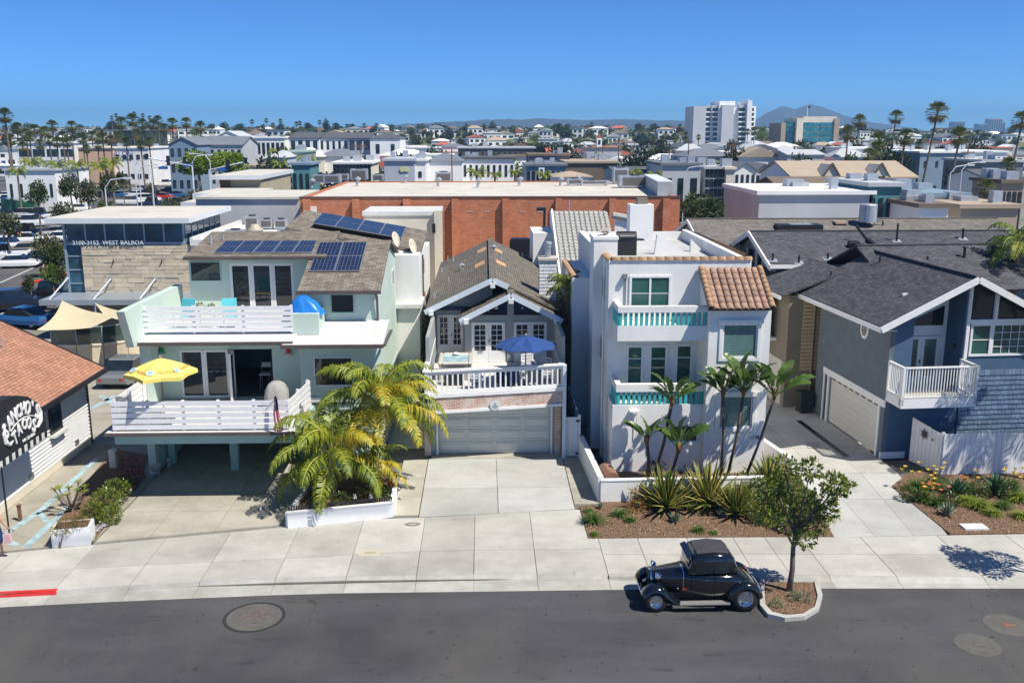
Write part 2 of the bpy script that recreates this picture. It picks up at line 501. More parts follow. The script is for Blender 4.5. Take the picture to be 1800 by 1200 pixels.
 # right driveway
dw3=bpy.data.objects.new('driveway',None);COL.objects.link(dw3);dw3['kind']='structure'
FD=Fr(16.9,37.98,4.2)
rows=[0,33.4,36.2,39.4,42.6,46.0,50.0]
cl=gp(1467,944).x;cr=gp(1669,940).x
def dl(Y):return cl+(11.75-cl)*min(1,(Y-30.5)/8.5)
def dr(Y):return cr+(17.0-cr)*min(1,(Y-30.5)/6.5)-max(0,Y-37)*.073
for i in range(6):
 for f0,f1 in((0,.36),(.36,.7),(.7,1)):
  y0,y1=rows[i],rows[i+1]
  P_=[]
  for f,y in((f0,y0),(f1,y0),(f1,y1),(f0,y1)):
   yy=y if y else interp(BACKR,dl(30.3)+(dr(30.3)-dl(30.3))*f)+.005
   P_.append((dl(yy)+(dr(yy)-dl(yy))*f,yy))
  slab(P_,CONCL if i<2 else CONC,dw3)
MB(FD).box(-1.45,-1.18,.35,5.6,-.02,.006).build('drain_grate',BLACKM,dw3)
mb=MB()
for i in range(4):
 a=gp(1415+i*1.6,778+i*3.3);mb.box(a.x,a.x+.62,a.y,a.y+.07,0,.006)
mb.build('drain_grate',M('drain_iron',(.09,.09,.09),.7),dw3)
# side alley pavement by the taco building and lots behind the houses
alley=sheet('alley',[(-34,interp(BACK,-34),-.02),(-17.5,interp(BACK,-17.5),-.02),(xl[0]-.05,interp(BACK,xl[0]),-.02),(xl[0]-.05,46,-.02),(-13.8,47,-.02),(-13.8,64,-.02),(-34,64,-.02)],CONCY)
PLOT=concrete('back_lot_concrete',(.44,.43,.40),(.34,.33,.30),.5)
sheet('back_lot',[(-13.8,40,-.06),(34,40,-.06),(34,92,-.06),(-13.8,92,-.06)],PLOT)
sheet('parking_lot',[(-160,50,-.08),(-19,50,-.08),(-19,64,-.08),(-34,64,-.08),(-34,150,-.08),(-30,330,-.08),(-160,330,-.08)],ASPH2)
# pale blue wayfinding stripes painted on the alley
BLUEP=M('pale_blue_paint',(.33,.46,.50),.7,.3,3)
def stripe(p,q,wd):
 a,b=gp(*p,-.016),gp(*q,-.016)
 d=(b-a).normalized();n=Vector((-d.y,d.x,0))*wd/2
 return[a-n,b-n,b+n,a+n]
mb=MB()
for p,q,wd in(((0,945),(72,896),.28),((72,896),(130,842),.26),((130,842),(170,805),.24),((44,962),(100,910),.26),((100,910),(145,865),.24),((68,900),(84,917),.2),((12,950),(30,958),.25),
((160,718),(182,706),.3),((178,695),(196,708),.3),((184,704),(203,695),.26)):
 mb.poly(stripe(p,q,wd))
struct(mb.build('pavement_marking',BLUEP))
# planting beds
def mulchmat():
 m,t,bs=nodes('bark_mulch')
 p=pos(t)
 vo=t.nodes.new('ShaderNodeTexVoronoi');vo.inputs['Scale'].default_value=22;t.links.new(scalev(t,p,(1,.6,1)),vo.inputs['Vector'])
 col=ramp(t,vo.outputs['Distance'],[(.0,(.30,.20,.13)),(.5,(.17,.105,.065)),(.9,(.05,.03,.02))])
 col=mixc(t,.6,col,ramp(t,noise(t,9,5,p,.7),[(.3,(.5,.45,.4)),(.7,(1.5,1.4,1.3))]),'MULTIPLY')
 t.links.new(col,bs.inputs['Base Color']);bs.inputs['Roughness'].default_value=.95
 bump(t,bs,vo.outputs['Distance'],.9,.03)
 return m
MULCH=mulchmat()
def bed(pts,z=.03):
 return sheet('planting_bed',[(p.x,p.y,z)for p in[gp(*q)for q in pts]],MULCH,None,.12)
bed([(1034,946),(1350,943.5),(1466,943.5),(1400,830),(1330,800),(1070,850),(1052,888),(1018,890)])
bed([(1671,939.5),(1860,937),(1860,820),(1600,830),(1567,855)])
bed([(98,962),(160,956),(245,850),(262,800),(200,790),(150,850),(92,930)])
mulch_chips=MB()
rnd=random.Random(3)
for q,n in(((1030,1460,895,941),900),((1600,1795,880,936),420)):
 for i in range(n):
  p=gp(rnd.uniform(q[0],q[1]),rnd.uniform(q[2],q[3]))
  if q[0]>1500 and p.x<dr(p.y)+.1:continue
  if q[0]<1500 and p.x>dl(p.y)-.1:continue
  a=rnd.uniform(0,6.3);L,w_=rnd.uniform(.02,.06),rnd.uniform(.008,.02)
  d=Vector((math.cos(a),math.sin(a),rnd.uniform(-.3,.3)))*L;e=Vector((-math.sin(a),math.cos(a),rnd.uniform(-.3,.3)))*w_
  c=p+Vector((0,0,.045))
  mulch_chips.m=rnd.randrange(3)
  mulch_chips.poly([c-d-e,c+d-e,c+d+e,c-d+e])
tag(mulch_chips.build('mulch',[M('chip_a',(.30,.19,.11),.9),M('chip_b',(.17,.10,.06),.9),M('chip_c',(.42,.31,.20),.9)]),'loose bark chips strewn over the planting beds','mulch',kind='stuff')
# covers in road and pavement
IRON=M('cast_iron',(.16,.13,.12),.6,.3,8,.3,40,metal=.3)
COVC=M('worn_concrete_collar',(.105,.098,.088),.85,.15,4,.2,50)
def manhole(px,py,R1,R2,label):
 c=gp(px,py,RZ)
 t=thing('manhole_cover',label,'manhole',c)
 MB().lathe([(R1+.10,0),(R1+.10,.006),(R1,.006)],c,40).build('asphalt_ring',M('fresh_tar',(.028,.028,.03),.8),t)
 MB().lathe([(R1,.002),(R1,.010),(R2+.01,.010)],c,40).build('concrete_collar',COVC,t)
 MB().lathe([(R2-.02,.002),(R2-.02,.014),(R2-.12,.014),(R2-.13,.011),(R2-.2,.011),(R2-.21,.014),(.02,.015)],c,32).build('iron_lid',IRON,t)
manhole(447,1084,.79,.42,'round iron manhole with wide concrete collar in the dark road')
def valve(px,py,r,a,label,mat):
 c=gp(px,py,RZ)
 t=thing('valve_cover',label,'valve cover',c)
 MB().lathe([(r,0),(r,.007),(r*.9,.009)],c,36).build('concrete_collar',COVC,t)
 P_=[(c.x+.22*math.cos(a+q)*(1.25 if q==0 else .8),c.y+.22*math.sin(a+q),c.z+.008)for q in(0,2.2,4.1)]
 MB().prism(P_,(0,0,.008)).build('triangular_lid',mat,t)
valve(1770,1098,.63,-.25,'concrete disc with a rusty triangular lid in the road near the kerb',M('rust_lid',(.20,.09,.055),.8,.3,8))
valve(1718,1133,.60,-.45,'grey disc with a dark triangular lid in the road, nearer the camera',IRON)
t=thing('utility_cover','beige rectangular utility lid set in the pavement before the palm planter','utility cover',gp(650,971))
c=gp(650,971)
MB().box(c.x-.36,c.x+.36,c.y-.26,c.y+.26,-.02,.006).build('lid',M('beige_lid',(.50,.45,.34),.85,.1),t)
MB().box(c.x-.2,c.x+.2,c.y-.03,c.y+.0,.006,.009).build('slot',BLACKM,t)
t=thing('utility_cover','small oval grey meter lid beside the planter corner','utility cover',gp(725,921))
c=gp(725,921)
MB().lathe([(.22,-.02),(.22,.006),(.17,.008)],c,20,1.3,.8).build('lid',M('grey_lid',(.22,.2,.18),.8),t)
MB().lathe([(.12,.007),(.11,.012),(.02,.012)],c,16,1.2,.7).build('inner_lid',M('lid_inner',(.34,.3,.27),.8),t)
t=thing('utility_cover','white rectangular concrete lid lying on the bark mulch','utility cover',gp(1712,926,.05))
c=gp(1712,926,.05)
MB().box(c.x-.42,c.x+.42,c.y-.24,c.y+.24,0,.09).build('lid',M('white_lid',(.62,.62,.6),.85,.08),t)
# kerbed island round the street tree
isl=bpy.data.objects.new('tree_island',None);COL.objects.link(isl);isl['kind']='structure'
oc=[(1335,1012),(1336,1062),(1350,1078),(1380,1085),(1415,1082),(1440,1067),(1446,1045),(1438,1014)]
oc=[gp(x,y,0)for x,y in oc]
cc=sum(oc,Vector())/len(oc)
ic=[cc+(p-cc)*.84 for p in oc]
mb=MB()
n=len(oc)
for i in range(n-1):
 a,b,c2,d2=oc[i],oc[i+1],ic[i+1],ic[i]
 lo=Vector((0,0,RZ))
 mb.poly([a+lo,b+lo,b,a]);mb.poly([a,b,c2,d2]);mb.poly([d2,c2,c2+lo,d2+lo])
mb.build('kerb',CURBC,isl)
MB().poly([p+Vector((0,0,-.05))for p in ic]).build('mulch_fill',MULCH,isl)
# ================================================================== BUILDING HELPERS
def window(parent,F,u0,u1,z0,z1,w,cols=1,rows=1,fw=.06,frame=WHITE,glass=GLASS,name='window',mw=.03,dep=.05,split=True):
 """frame standing a little proud of the wall face at depth w, panes set back in it"""
 o=MB(F)
 o.wall(u0,u1,w-dep,w+.06,z0,z1,[(u0+fw,u1-fw,z0+fw,z1-fw)])
 fr=o.build(name,frame,parent)
 gu,gz=(u1-u0-2*fw)/cols,(z1-z0-2*fw)/rows
 if cols*rows>1:
  mb=MB(F)
  for i in range(1,cols):mb.box(u0+fw+gu*i-mw/2,u0+fw+gu*i+mw/2,w-dep*.6,w+.05,z0+fw,z1-fw)
  for j in range(1,rows):
   for i in range(cols):
    mb.box(u0+fw+gu*i+mw/2,u0+fw+gu*(i+1)-mw/2,w-dep*.6,w+.05,z0+fw+gz*j-mw/2,z0+fw+gz*j+mw/2)
  mb.build('muntin',frame,fr)
 if split:
  for i in range(cols):
   for j in range(rows):
    MB(F).box(u0+fw+gu*i,u0+fw+gu*(i+1),w+.0,w+.03,z0+fw+gz*j,z0+fw+gz*(j+1)).build('pane',glass,fr)
 else:
  MB(F).box(u0+fw,u1-fw,w+.0,w+.03,z0+fw,z1-fw).build('pane',glass,fr)
 return fr
def op(r,m=.01):return(r[0]+m,r[1]-m,r[2]+m,r[3]-m)
class Slope:
 """a roof plane: origin O, e1 along the eave, e2 up the slope, n outwards"""
 def __init__(s,O,e1,e2):
  s.O,s.e1,s.e2=Vector(O),Vector(e1).normalized(),Vector(e2)
  s.L=s.e2.length;s.e2=s.e2.normalized();s.n=s.e1.cross(s.e2).normalized()
  if s.n.z<0:s.n=-s.n
 def p(s,a,b,c):return s.O+s.e1*a+s.e2*b+s.n*c
 def hit(s,px,py):
  d=Vector(ray(px,py));C=Vector((0,0,CAMH))
  q=C+d*((s.O-C).dot(s.n)/d.dot(s.n))-s.O
  return q.dot(s.e1),q.dot(s.e2)
 def box(s,mb,a0,a1,b0,b1,c0,c1):
  q=[s.p(a0,b0,c0),s.p(a1,b0,c0),s.p(a1,b1,c0),s.p(a0,b1,c0)]
  return mb.prism(q,s.n*(c1-c0))
def solarmat():
 m,t,bs=nodes('solar_cells')
 n=t.nodes.new('ShaderNodeTexBrick');n.offset=0
 for kk,vv in(('Scale',1),('Brick Width',.165),('Row Height',.165),('Mortar Size',.008),('Bias',0)):n.inputs[kk].default_value=vv
 n.inputs['Color1'].default_value=(.006,.012,.04,1);n.inputs['Color2'].default_value=(.010,.02,.065,1);n.inputs['Mortar'].default_value=(.13,.16,.21,1)
 t.links.new(uvn(t),n.inputs['Vector']);t.links.new(n.outputs['Color'],bs.inputs['Base Color'])
 bs.inputs['Roughness'].default_value=.2;bs.inputs['Specular IOR Level'].default_value=.25
 return m
SOLAR=solarmat()
def panels(parent,S,a0,a1,b0,b1,na,nb,lift=.12):
 da,db=(a1-a0)/na,(b1-b0)/nb
 for i in range(na):
  for j in range(nb):
   A,B=a0+da*i,b0+db*j
   mb=MB();S.box(mb,A+.01,A+da-.01,B+.01,B+db-.01,lift,lift+.045)
   o=mb.build('solar_panel',SOLARF,parent)
   mb=MB();S.box(mb,A+.035,A+da-.035,B+.035,B+db-.035,lift+.044,lift+.049)
   mb.build('glass',SOLAR,o)
 mb=MB()
 for b in[b0+db*j+q*db for j in range(nb)for q in(.2,.8)]:
  S.box(mb,a0+.05,a1-.05,b-.025,b+.025,0,lift)
 mb.build('mounting_rail',BLACKM,parent)
def vent_pipe(parent,p,h=.35,r=.05,mat=None,cap=False):
 mb=MB().tube([p,(p[0],p[1],p[2]+h)],r,8)
 if cap:mb.lathe([(r*2,h),(r*2,h+.03),(.01,h+.12)],p,10)
 return mb.build('vent_pipe',mat or GALV,parent,False)
def gable_poly(u0,u1,um,ze,zp,w):return[(u0,w,ze),(u1,w,ze),(um,w,zp)]
def umbrella(label,c,zb,zr,zt,r,n,mat,polemat,a0=0,valance=.12,rag=0):
 t=thing('patio_umbrella',label,'umbrella',(c[0],c[1],zb))
 ring=[(c[0]+r*math.cos(a0+6.28319*i/n),c[1]+r*math.sin(a0+6.28319*i/n),zr)for i in range(n)]
 mb=MB()
 top=(c[0],c[1],zt)
 for i in range(n):
  a,b=Vector(ring[i]),Vector(ring[(i+1)%n])
  T=Vector(top)
  m1=(a+b)/2;m1.z-=-.0
  am,bm=T.lerp(a,.55)+Vector((0,0,.05)),T.lerp(b,.55)+Vector((0,0,.05))
  dip=T.lerp((a+b)/2,.57)-Vector((0,0,.0))
  rimm=(a+b)/2+((T-(a+b)/2)*.05)
  mb.poly([T,am,dip]);mb.poly([T,dip,bm]);mb.poly([am,a,rimm,dip]);mb.poly([dip,rimm,b,bm])
  if valance:
   dz=Vector((0,0,-valance))
   mb.poly([a,a+dz,rimm+dz,rimm]);mb.poly([rimm,rimm+dz,b+dz,b])
 can=mb.build('canopy',mat,t)
 mb=MB()
 for i in range(n):mb.beam(Vector(top)-Vector((0,0,.1)),Vector(ring[i])-Vector((0,0,.03)),.02,.02)
 mb.build('rib',polemat,t)
 MB().tube([(c[0],c[1],zb),(c[0],c[1],zt+.08)],.024,8).build('pole',polemat,t)
 MB().lathe([(.25,0),(.25,.05),(.06,.09),(.04,.3)],(c[0],c[1],zb),16).build('base',BLACKM,t)
 MB().lathe([(.05,0),(.06,.03),(.01,.1)],(c[0],c[1],zt),10).build('finial',polemat,t)
 return t,ring
 # ================================================================== MINT HOUSE
mint=thing('mint_house','mint green stucco house with two white slatted decks and solar panels on the roof','house',(-9.5,38,0))
BOARD=M('white_rail_board',(.80,.80,.80),.5,.04,3,.08,25)
DECKT=M('white_deck_membrane',(.62,.61,.58),.8,.06,1.2,.1,20,dirt=.25)
SHING1=shingle('tan_grey_shingles',(.23,.20,.165),.3)
XL,XR_=-13.6,-4.45
# ground floor behind the carport
mb=MB()
mb.box(-13.75,-13.45,37.0,47,0,2.35)
mb.box(-13.45,-7.1,43.3,43.55,0,2.35)
mb.box(-7.1,XR_,37.25,47,0,2.8)
mb.build('ground_floor_wall',MINT,mint)
for px in(275,413):
 p=gp(px,826);MB().box(p.x-.16,p.x+.16,p.y,p.y+.32,0,2.35).build('column',MINTD,mint)
p=gp(303,815);MB().box(p.x-.14,p.x+.14,p.y,p.y+.3,0,2.35).build('column',MINTD,mint)
MB().box(-9.4,-7.9,43.2,43.3,0,2.05).build('carport_door',M('brown_door',(.07,.045,.03),.6),mint)
MB().box(-12.2,-11.1,42.9,43.25,0,1.9).build('storage_cupboard',M('grey_cupboard',(.3,.31,.3),.7),mint)
# first deck
mb=MB();mb.box(-13.7,-7.15,33.72,43.4,2.36,2.78);mb.box(-7.15,-6.95,36.0,37.2,2.36,2.78)
mb.build('deck_beam',MINTD,mint)
MB().box(-13.95,-7.05,33.55,38.0,2.785,2.86).build('deck_floor',DECKT,mint)
MB().box(-13.98,-7.02,33.47,33.55,2.74,2.85).build('deck_edge',GUTTER,mint)
def slat_rail(p,q,z0,z1,n,gap,posts,parent=mint,th=.035):
 p,q=Vector((p[0],p[1],0)),Vector((q[0],q[1],0))
 o=bpy.data.objects.new('railing',None);COL.objects.link(o);o.parent=parent
 o.location=-WT[parent.name]
 d=(q-p).normalized();nn=Vector((d.y,-d.x,0))
 for i in range(posts+1):
  c=p+(q-p)*(i/posts)
  c=c+d*(.05 if i==0 else(-.05 if i==posts else 0))-nn*.07
  MB().beam(c+Vector((0,0,z0-.06)),c+Vector((0,0,z1+.02)),.1,.1,d).build('post',BOARD,o)
 h=(z1-z0-gap*(n-1))/n
 for i in range(n):
  z=z0+(h+gap)*i
  MB().prism([p+Vector((0,0,z)),q+Vector((0,0,z)),q+nn*th+Vector((0,0,z)),p+nn*th+Vector((0,0,z))],(0,0,h)).build('board',BOARD,o)
 return o
slat_rail((-13.72,33.72),(-7.25,33.72),2.93,4.0,5,.055,5)
slat_rail((-13.72,37.0),(-13.72,33.76),2.93,4.0,5,.055,2)
slat_rail((-7.25,33.76),(-7.0,36.6),2.93,4.0,5,.055,2)
# first floor
wz0,wz1=2.86,5.42
Yf=38.08
dA=rect(317,614,403,702,Yf);dB=rect(403,614,480,704,Yf)
opn=(dA[0],dB[1],2.88,dA[3])
mb=MB()
mb.wall(-13.3,-7.0,Yf,Yf+.2,wz0,wz1,[opn])
mb.box(-13.75,-13.3,37.05,47,wz0,wz1)
mb.box(-13.3,-13.1,Yf+.2,47,wz0,wz1)
YB=37.25
wB=rect(552,627,621,678,YB)
uB=F0.hit(528,650,YB)[0]
mb.wall(uB,XR_+.0,YB,YB+.2,wz0,wz1+.2,[op(wB)])
mb.box(uB,uB+.2,YB+.2,Yf,wz0,wz1)
mb.prism([(XR_,YB+.2,wz0),(XR_,47,wz0),(XR_,47,5.74),(XR_,39,5.74),(XR_,YB+.2,5.55)],(-.2,0,0))
mb.build('wall',MINT,mint)
window(mint,F0,wB[0],wB[1],wB[2],wB[3],YB,fw=.05)
MB().box(uB-.05,uB+2.2,YB-.1,YB-.03,2.95,3.12).build('white_skirt',WHITE,mint)
# sliding doors, two closed and two folded open
um=(dA[0]+dA[1])/2
for a,b in((dA[0],um),(um,dA[1])):
 window(mint,F0,a+.005,b-.005,2.89,dA[3]-.02,Yf+.06,fw=.1,name='glass_door',dep=.04)
for i,off in enumerate((0.0,.1)):
 Fd=Fr(dA[1]+.08+off,Yf+.05,-80-6*i)
 window(mint,Fd,0,.82,2.89,dA[3]-.02,0,fw=.1,name='folded_door',dep=.02)
 # room seen through the open doors
mb=MB()
mb.box(-12.9,-7.1,Yf+.2,43.5,2.8,2.865)
mb.build('room_floor',M('room_floor_wood',(.10,.065,.045),.5),mint)
MB().box(-12.9,-7.1,43.4,43.5,2.86,5.4).build('room_wall',M('room_wall',(.2,.24,.26),.8),mint)
MB().box(-8.9,-8.1,Yf+.5,Yf+1.2,2.866,2.88).build('red_mat',M('red_mat',(.14,.012,.012),.9),mint)
MB().box(-7.12,-7.0,Yf+.2,43.4,2.86,5.4).build('room_side_wall',M('room_wall',(.2,.24,.26),.8),mint)
st=thing('bar_stool','white metal high chair just inside the open glass doors','chair',(-9.35,39.3,2.87))
mb=MB()
for sx in(-.2,.2):
 for sy in(-.2,.2):
  MB().tube([(-9.35+sx*1.1,39.3+sy*1.1,2.87),(-9.35+sx*.9,39.3+sy*.9,3.62+(.45 if sy>0 else 0))],.02,6).build('leg',GALV,st)
MB().box(-9.58,-9.12,39.08,39.52,3.58,3.63).build('seat',WHITE2,st)
MB().box(-9.56,-9.14,39.48,39.52,3.85,4.05).build('backrest',WHITE2,st)
# upper deck
mb=MB()
mb.prism([(-13.85,36.55,5.5),(-13.85,42,5.62),(-13.85,42,5.75),(-13.85,37.4,5.75),(-13.85,36.55,5.6)],(6.3,0,0))
mb.build('upper_deck_floor',DECKT,mint)
MB().box(-13.95,-7.55,36.42,36.55,5.47,5.6).build('upper_deck_gutter',GUTTER,mint)
MB().box(-13.3,-7.0,36.9,Yf,5.4,5.47).build('soffit',MINTD,mint)
mb=MB()
mb.prism([(-13.88,36.1,5.5),(-13.88,42.4,5.5),(-13.88,42.4,6.98),(-13.88,35.4,7.03)],(.3,0,0))
mb.build('parapet',MINT,mint)
ra,rb=F0.hit(252,560,37.3)[0],F0.hit(514,560,37.3)[0]
slat_rail((ra,37.3),(rb,37.3),5.85,6.88,5,.05,3)
pa,pb=F0.hit(515,570,37.32)[0],F0.hit(560,570,37.32)[0]
MB().box(pa,pb,37.34,38.9,5.7,6.55).build('parapet_block',MINT,mint)
# bump-out roof
S1=Slope((-7.95,36.35,5.42),(1,0,0),(0,2.65,.45))
mb=MB();S1.box(mb,0,3.95,0,S1.L,0,.09);mb.build('lower_roof',DECKT,mint)
MB().box(-8.0,-3.98,36.26,36.35,5.36,5.5).build('lower_roof_gutter',GUTTER,mint)
MB().box(-4.02,-3.9,36.3,39.2,5.42,5.5).build('roof_edge_trim',GUTTER,mint)
# upper floor, right half with the sloping roof
YR=39.0
uw=rect(581,516,623,550,YR)
xl2=F0.hit(546,540,YR)[0]
mb=MB()
mb.wall(xl2,XR_,YR,YR+.2,5.75,7.38,[op(uw)])
mb.prism([(XR_,YR+.2,5.75),(XR_,47,5.75),(XR_,47,7.7),(XR_,43.4,8.66),(XR_,YR+.2,7.36)],(-.2,0,0))
mb.prism([(xl2,YR+.2,5.75),(xl2,42,5.75),(xl2,42,8.2),(xl2,YR+.2,7.36)],(.2,0,0))
mb.build('upper_wall',MINT,mint)
window(mint,F0,uw[0],uw[1],uw[2],uw[3],YR,fw=.045,frame=MINTD)
q=F0.side(690,487,XR_)
mb=MB();mb.box(XR_-.02,XR_+.03,q[0]-.45,q[0]+.45,q[1]-.38,q[1]+.38)
o=mb.build('side_window',WHITE,mint)
MB().box(XR_+.03,XR_+.034,q[0]-.38,q[0]+.38,q[1]-.31,q[1]+.31).build('pane',GLASS,o)
S2=Slope((F0.hit(522,503,38.45)[0],38.45,7.22),(1,0,0),(0,4.95,1.52))
wS2=XR_+.18-S2.O.x
mb=MB();S2.box(mb,0,wS2,0,S2.L,0,.08)
mb.build('roof',SHING1,mint)
S2b=Slope((S2.O.x,43.4,8.74),(1,0,0),(0,3.8,-1.0))
mb=MB();S2b.box(mb,0,wS2,0,S2b.L,0,.08);mb.build('roof',SHING1,mint)
MB().box(S2.O.x-.03,XR_+.2,38.34,38.46,7.16,7.28).build('gutter',GUTTER,mint)
MB().tube([(XR_-.02,38.4,7.15),(XR_-.02,38.85,6.95),(XR_-.02,38.92,5.85)],.05,6).build('downspout',GUTTER,mint)
a0,b0=S2.hit(541,482);a1,b1=S2.hit(626,482);_,b2=S2.hit(600,431)
a0=S2.hit(540,481)[0]
panels(mint,S2,a0+.1,a0+2.25,b0-.0,min(b2,S2.L-.2),2,2)
# upper floor, left half
YU=42.0
gw=rect(335,460,388,494,YU);gd=rect(405,463,517,542,YU)
mb=MB()
mb.wall(-13.1,xl2+.05,YU,YU+.2,5.75,8.28,[op(gw),(gd[0],gd[1],5.76,gd[3])])
mb.prism([(-13.1,YU+.2,5.75),(-13.1,47,5.75),(-13.1,47,8.5),(-13.1,YU+.2,8.28)],(.2,0,0))
mb.build('upper_wall',MINT,mint)
window(mint,F0,gw[0],gw[1],gw[2],gw[3],YU,fw=.03,frame=MINTD)
dd=(gd[1]-gd[0])/3
for i in range(3):
 window(mint,F0,gd[0]+dd*i+.005,gd[0]+dd*(i+1)-.005,5.78,gd[3],YU+.05,fw=.11,name='glass_door',dep=.05)
S3=Slope((F0.hit(323,455,41.35)[0],41.35,8.26),(1,0,0),(0,4.6,.62))
wS3=xl2+.3-S3.O.x
mb=MB();S3.box(mb,0,wS3,0,S3.L,0,.09);mb.build('roof',SHING1,mint)
MB().box(S3.O.x-.02,xl2+.3,41.27,41.36,8.2,8.33).build('gutter',GUTTER,mint)
a0,b0=S3.hit(376,450);a1,_=S3.hit(548,450);_,b2=S3.hit(450,429)
panels(mint,S3,a0,a1,b0,min(b2,S3.L-.1),5,2)
vent_pipe(mint,S3.p(.6,2.2,0),.5)
vent_pipe(mint,S3.p(.95,3.0,0),.3)
# ship lanterns either side of the doors
for px,col,nm in((284,(.0,.25,.09),'green'),(507,(.6,.02,.02),'red')):
 u,z=F0.hit(px,622,Yf-.12)
 L=MB().lathe([(.16,-.05),(.17,0),(.1,.02),(.1,.05)],(u,Yf-.12,z),12).build('wall_lantern',WHITE2,mint)
 MB().lathe([(.09,.05),(.09,.2),(.05,.24),(.02,.27)],(u,Yf-.12,z),12).build('lens',M(nm+'_lens',col,.15,.05),L)
 MB().box(u-.12,u+.12,Yf-.13,Yf+.01,z-.1,z-.05).build('bracket',WHITE2,L)
 # things on the decks
YEL=M('yellow_canvas',(.80,.68,.16),.75,.06,1.5)
cx,cz=F0.hit(284,668,34.3)
um_,ring=umbrella('yellow beer garden umbrella with printed logos on the lower deck',(cx,34.3),2.87,4.97,5.5,1.3,6,YEL,M('wood_pole',(.30,.18,.08),.5),.35,.14)
# printed logos on the canopy panels
TXT1=M('logo_orange',(.62,.25,.06),.8);TXT2=M('logo_blue',(.25,.42,.6),.8);TXW=M('logo_white',(.68,.68,.5),.8)
apex=Vector((cx,34.3,5.5))
for i in range(6):
 a,b=Vector(ring[i]),Vector(ring[(i+1)%6])
 mid=(a+b)/2
 up=(apex-mid).normalized();al=(b-a).normalized()
 nn=al.cross(up)
 if nn.z<0:nn=-nn;al=-al
 base=mid.lerp(apex,.26)+nn*.05
 text_mesh('lettering','Pacifico',.2,TXT1,basis(base+al*.15,al,up),um_,.003,1,.2)
 mb=MB();mb.lathe([(.15,0),(.15,.004),(.11,.005)],(0,0,0),16)
 mb.v=[tuple(basis(base-al*.38,al,up)@Vector(p))for p in mb.v]
 lg=mb.build('logo_disc',TXW,um_)
 mb=MB();mb.lathe([(.10,.004),(.10,.009),(.05,.009)],(0,0,0),7)
 mb.v=[tuple(basis(base-al*.38,al,up)@Vector(p))for p in mb.v]
 mb.build('logo_mark',TXT2,lg)
 # covered grill
def covered(name,label,cat,pts,mat,seed=1,base=None):
 """a draped cover: stacked outlines (list of (z, [xy...])) with folds"""
 t=thing(name,label,cat,base)
 rn=random.Random(seed)
 n=28
 mb=MB();rings=[]
 for z,cx_,cy_,rx,ry in pts:
  ring=[]
  for i in range(n):
   a=6.28319*i/n
   c_,s_=math.cos(a),math.sin(a)
   q=(abs(c_)**4+abs(s_)**4)**-.25
   f=1+.07*math.sin(a*7+z*3)+rn.uniform(-.03,.03)
   ring.append((cx_+rx*c_*q*f,cy_+ry*s_*q*f,z+rn.uniform(-.02,.02)))
  rings.append(mb.add(ring))
 for a,b in zip(rings,rings[1:]):
  for i in range(n):
   j=(i+1)%n;mb.face((a+i,a+j,b+j,b+i))
 mb.face([rings[-1]+i for i in range(n)])
 mb.build('cover',mat,t,True)
 return t
gu,gz=F0.hit(486,690,36.6)
covered('covered_grill','grey cloth cover over a barbecue at the lower deck end','grill',[(2.88,gu,36.6,.46,.38),(3.3,gu,36.6,.45,.36),(3.6,gu,36.6,.42,.33),(3.85,gu,36.62,.3,.26),(3.95,gu,36.62,.16,.16)],M('grey_cover',(.34,.33,.32),.8,.15,6),4,(gu,36.6,2.87))
gu,gz=F0.hit(538,550,38.0)
covered('blue_tarp','bright blue tarp draped over a grill on the upper deck','tarp',[(6.45,gu+.05,38.0,.72,.5),(6.62,gu,38.0,.64,.46),(6.85,gu-.02,38.0,.5,.36),(7.05,gu-.1,38.0,.3,.24),(7.17,gu-.1,38.0,.12,.1)],M('blue_tarp',(.02,.20,.62),.35,.12,2,.3,6),9,(gu,38,6.5))
# deck chairs, table and plants upstairs
TURQ=M('turquoise_fabric',(.10,.50,.55),.7,.08)
for px,lab,rz in((322,'turquoise deck chair at the parapet end of the upper deck',-.3),(404,'turquoise deck chair next to the upper glass doors',.35)):
 u,z=F0.hit(px,530,38.6)
 t=thing('deck_chair',lab,'chair',(u,38.6,5.75),rz,'turquoise chairs on the upper deck',True)
 MB().prism([(-.3,.22,.42),(.3,.22,.42),(.3,.38,1.15),(-.3,.38,1.15)],(0,.04,.01)).build('backrest',TURQ,t,local=True)
 MB().box(-.3,.3,-.3,.24,.38,.43).build('seat',TURQ,t,local=True)
 for sx in(-.28,.28):
  MB().tube([(sx,-.28,0),(sx,-.28,.62),(sx,.3,.62)],.02,6).build('arm_leg',WHITE2,t,local=True)
  MB().tube([(sx,.28,0),(sx,.26,.5)],.02,6).build('leg',WHITE2,t,local=True)
u,z=F0.hit(362,530,38.7)
t=thing('side_table','small white table with potted succulents on the upper deck','table',(u,38.7,5.75))
MB().box(u-.4,u+.4,38.5,38.95,6.3,6.35).build('table_top',WHITE,t)
for sx in(-.35,.35):
 for sy in(38.55,38.9):MB().box(u+sx-.02,u+sx+.02,sy-.02,sy+.02,5.75,6.3).build('leg',WHITE,t)
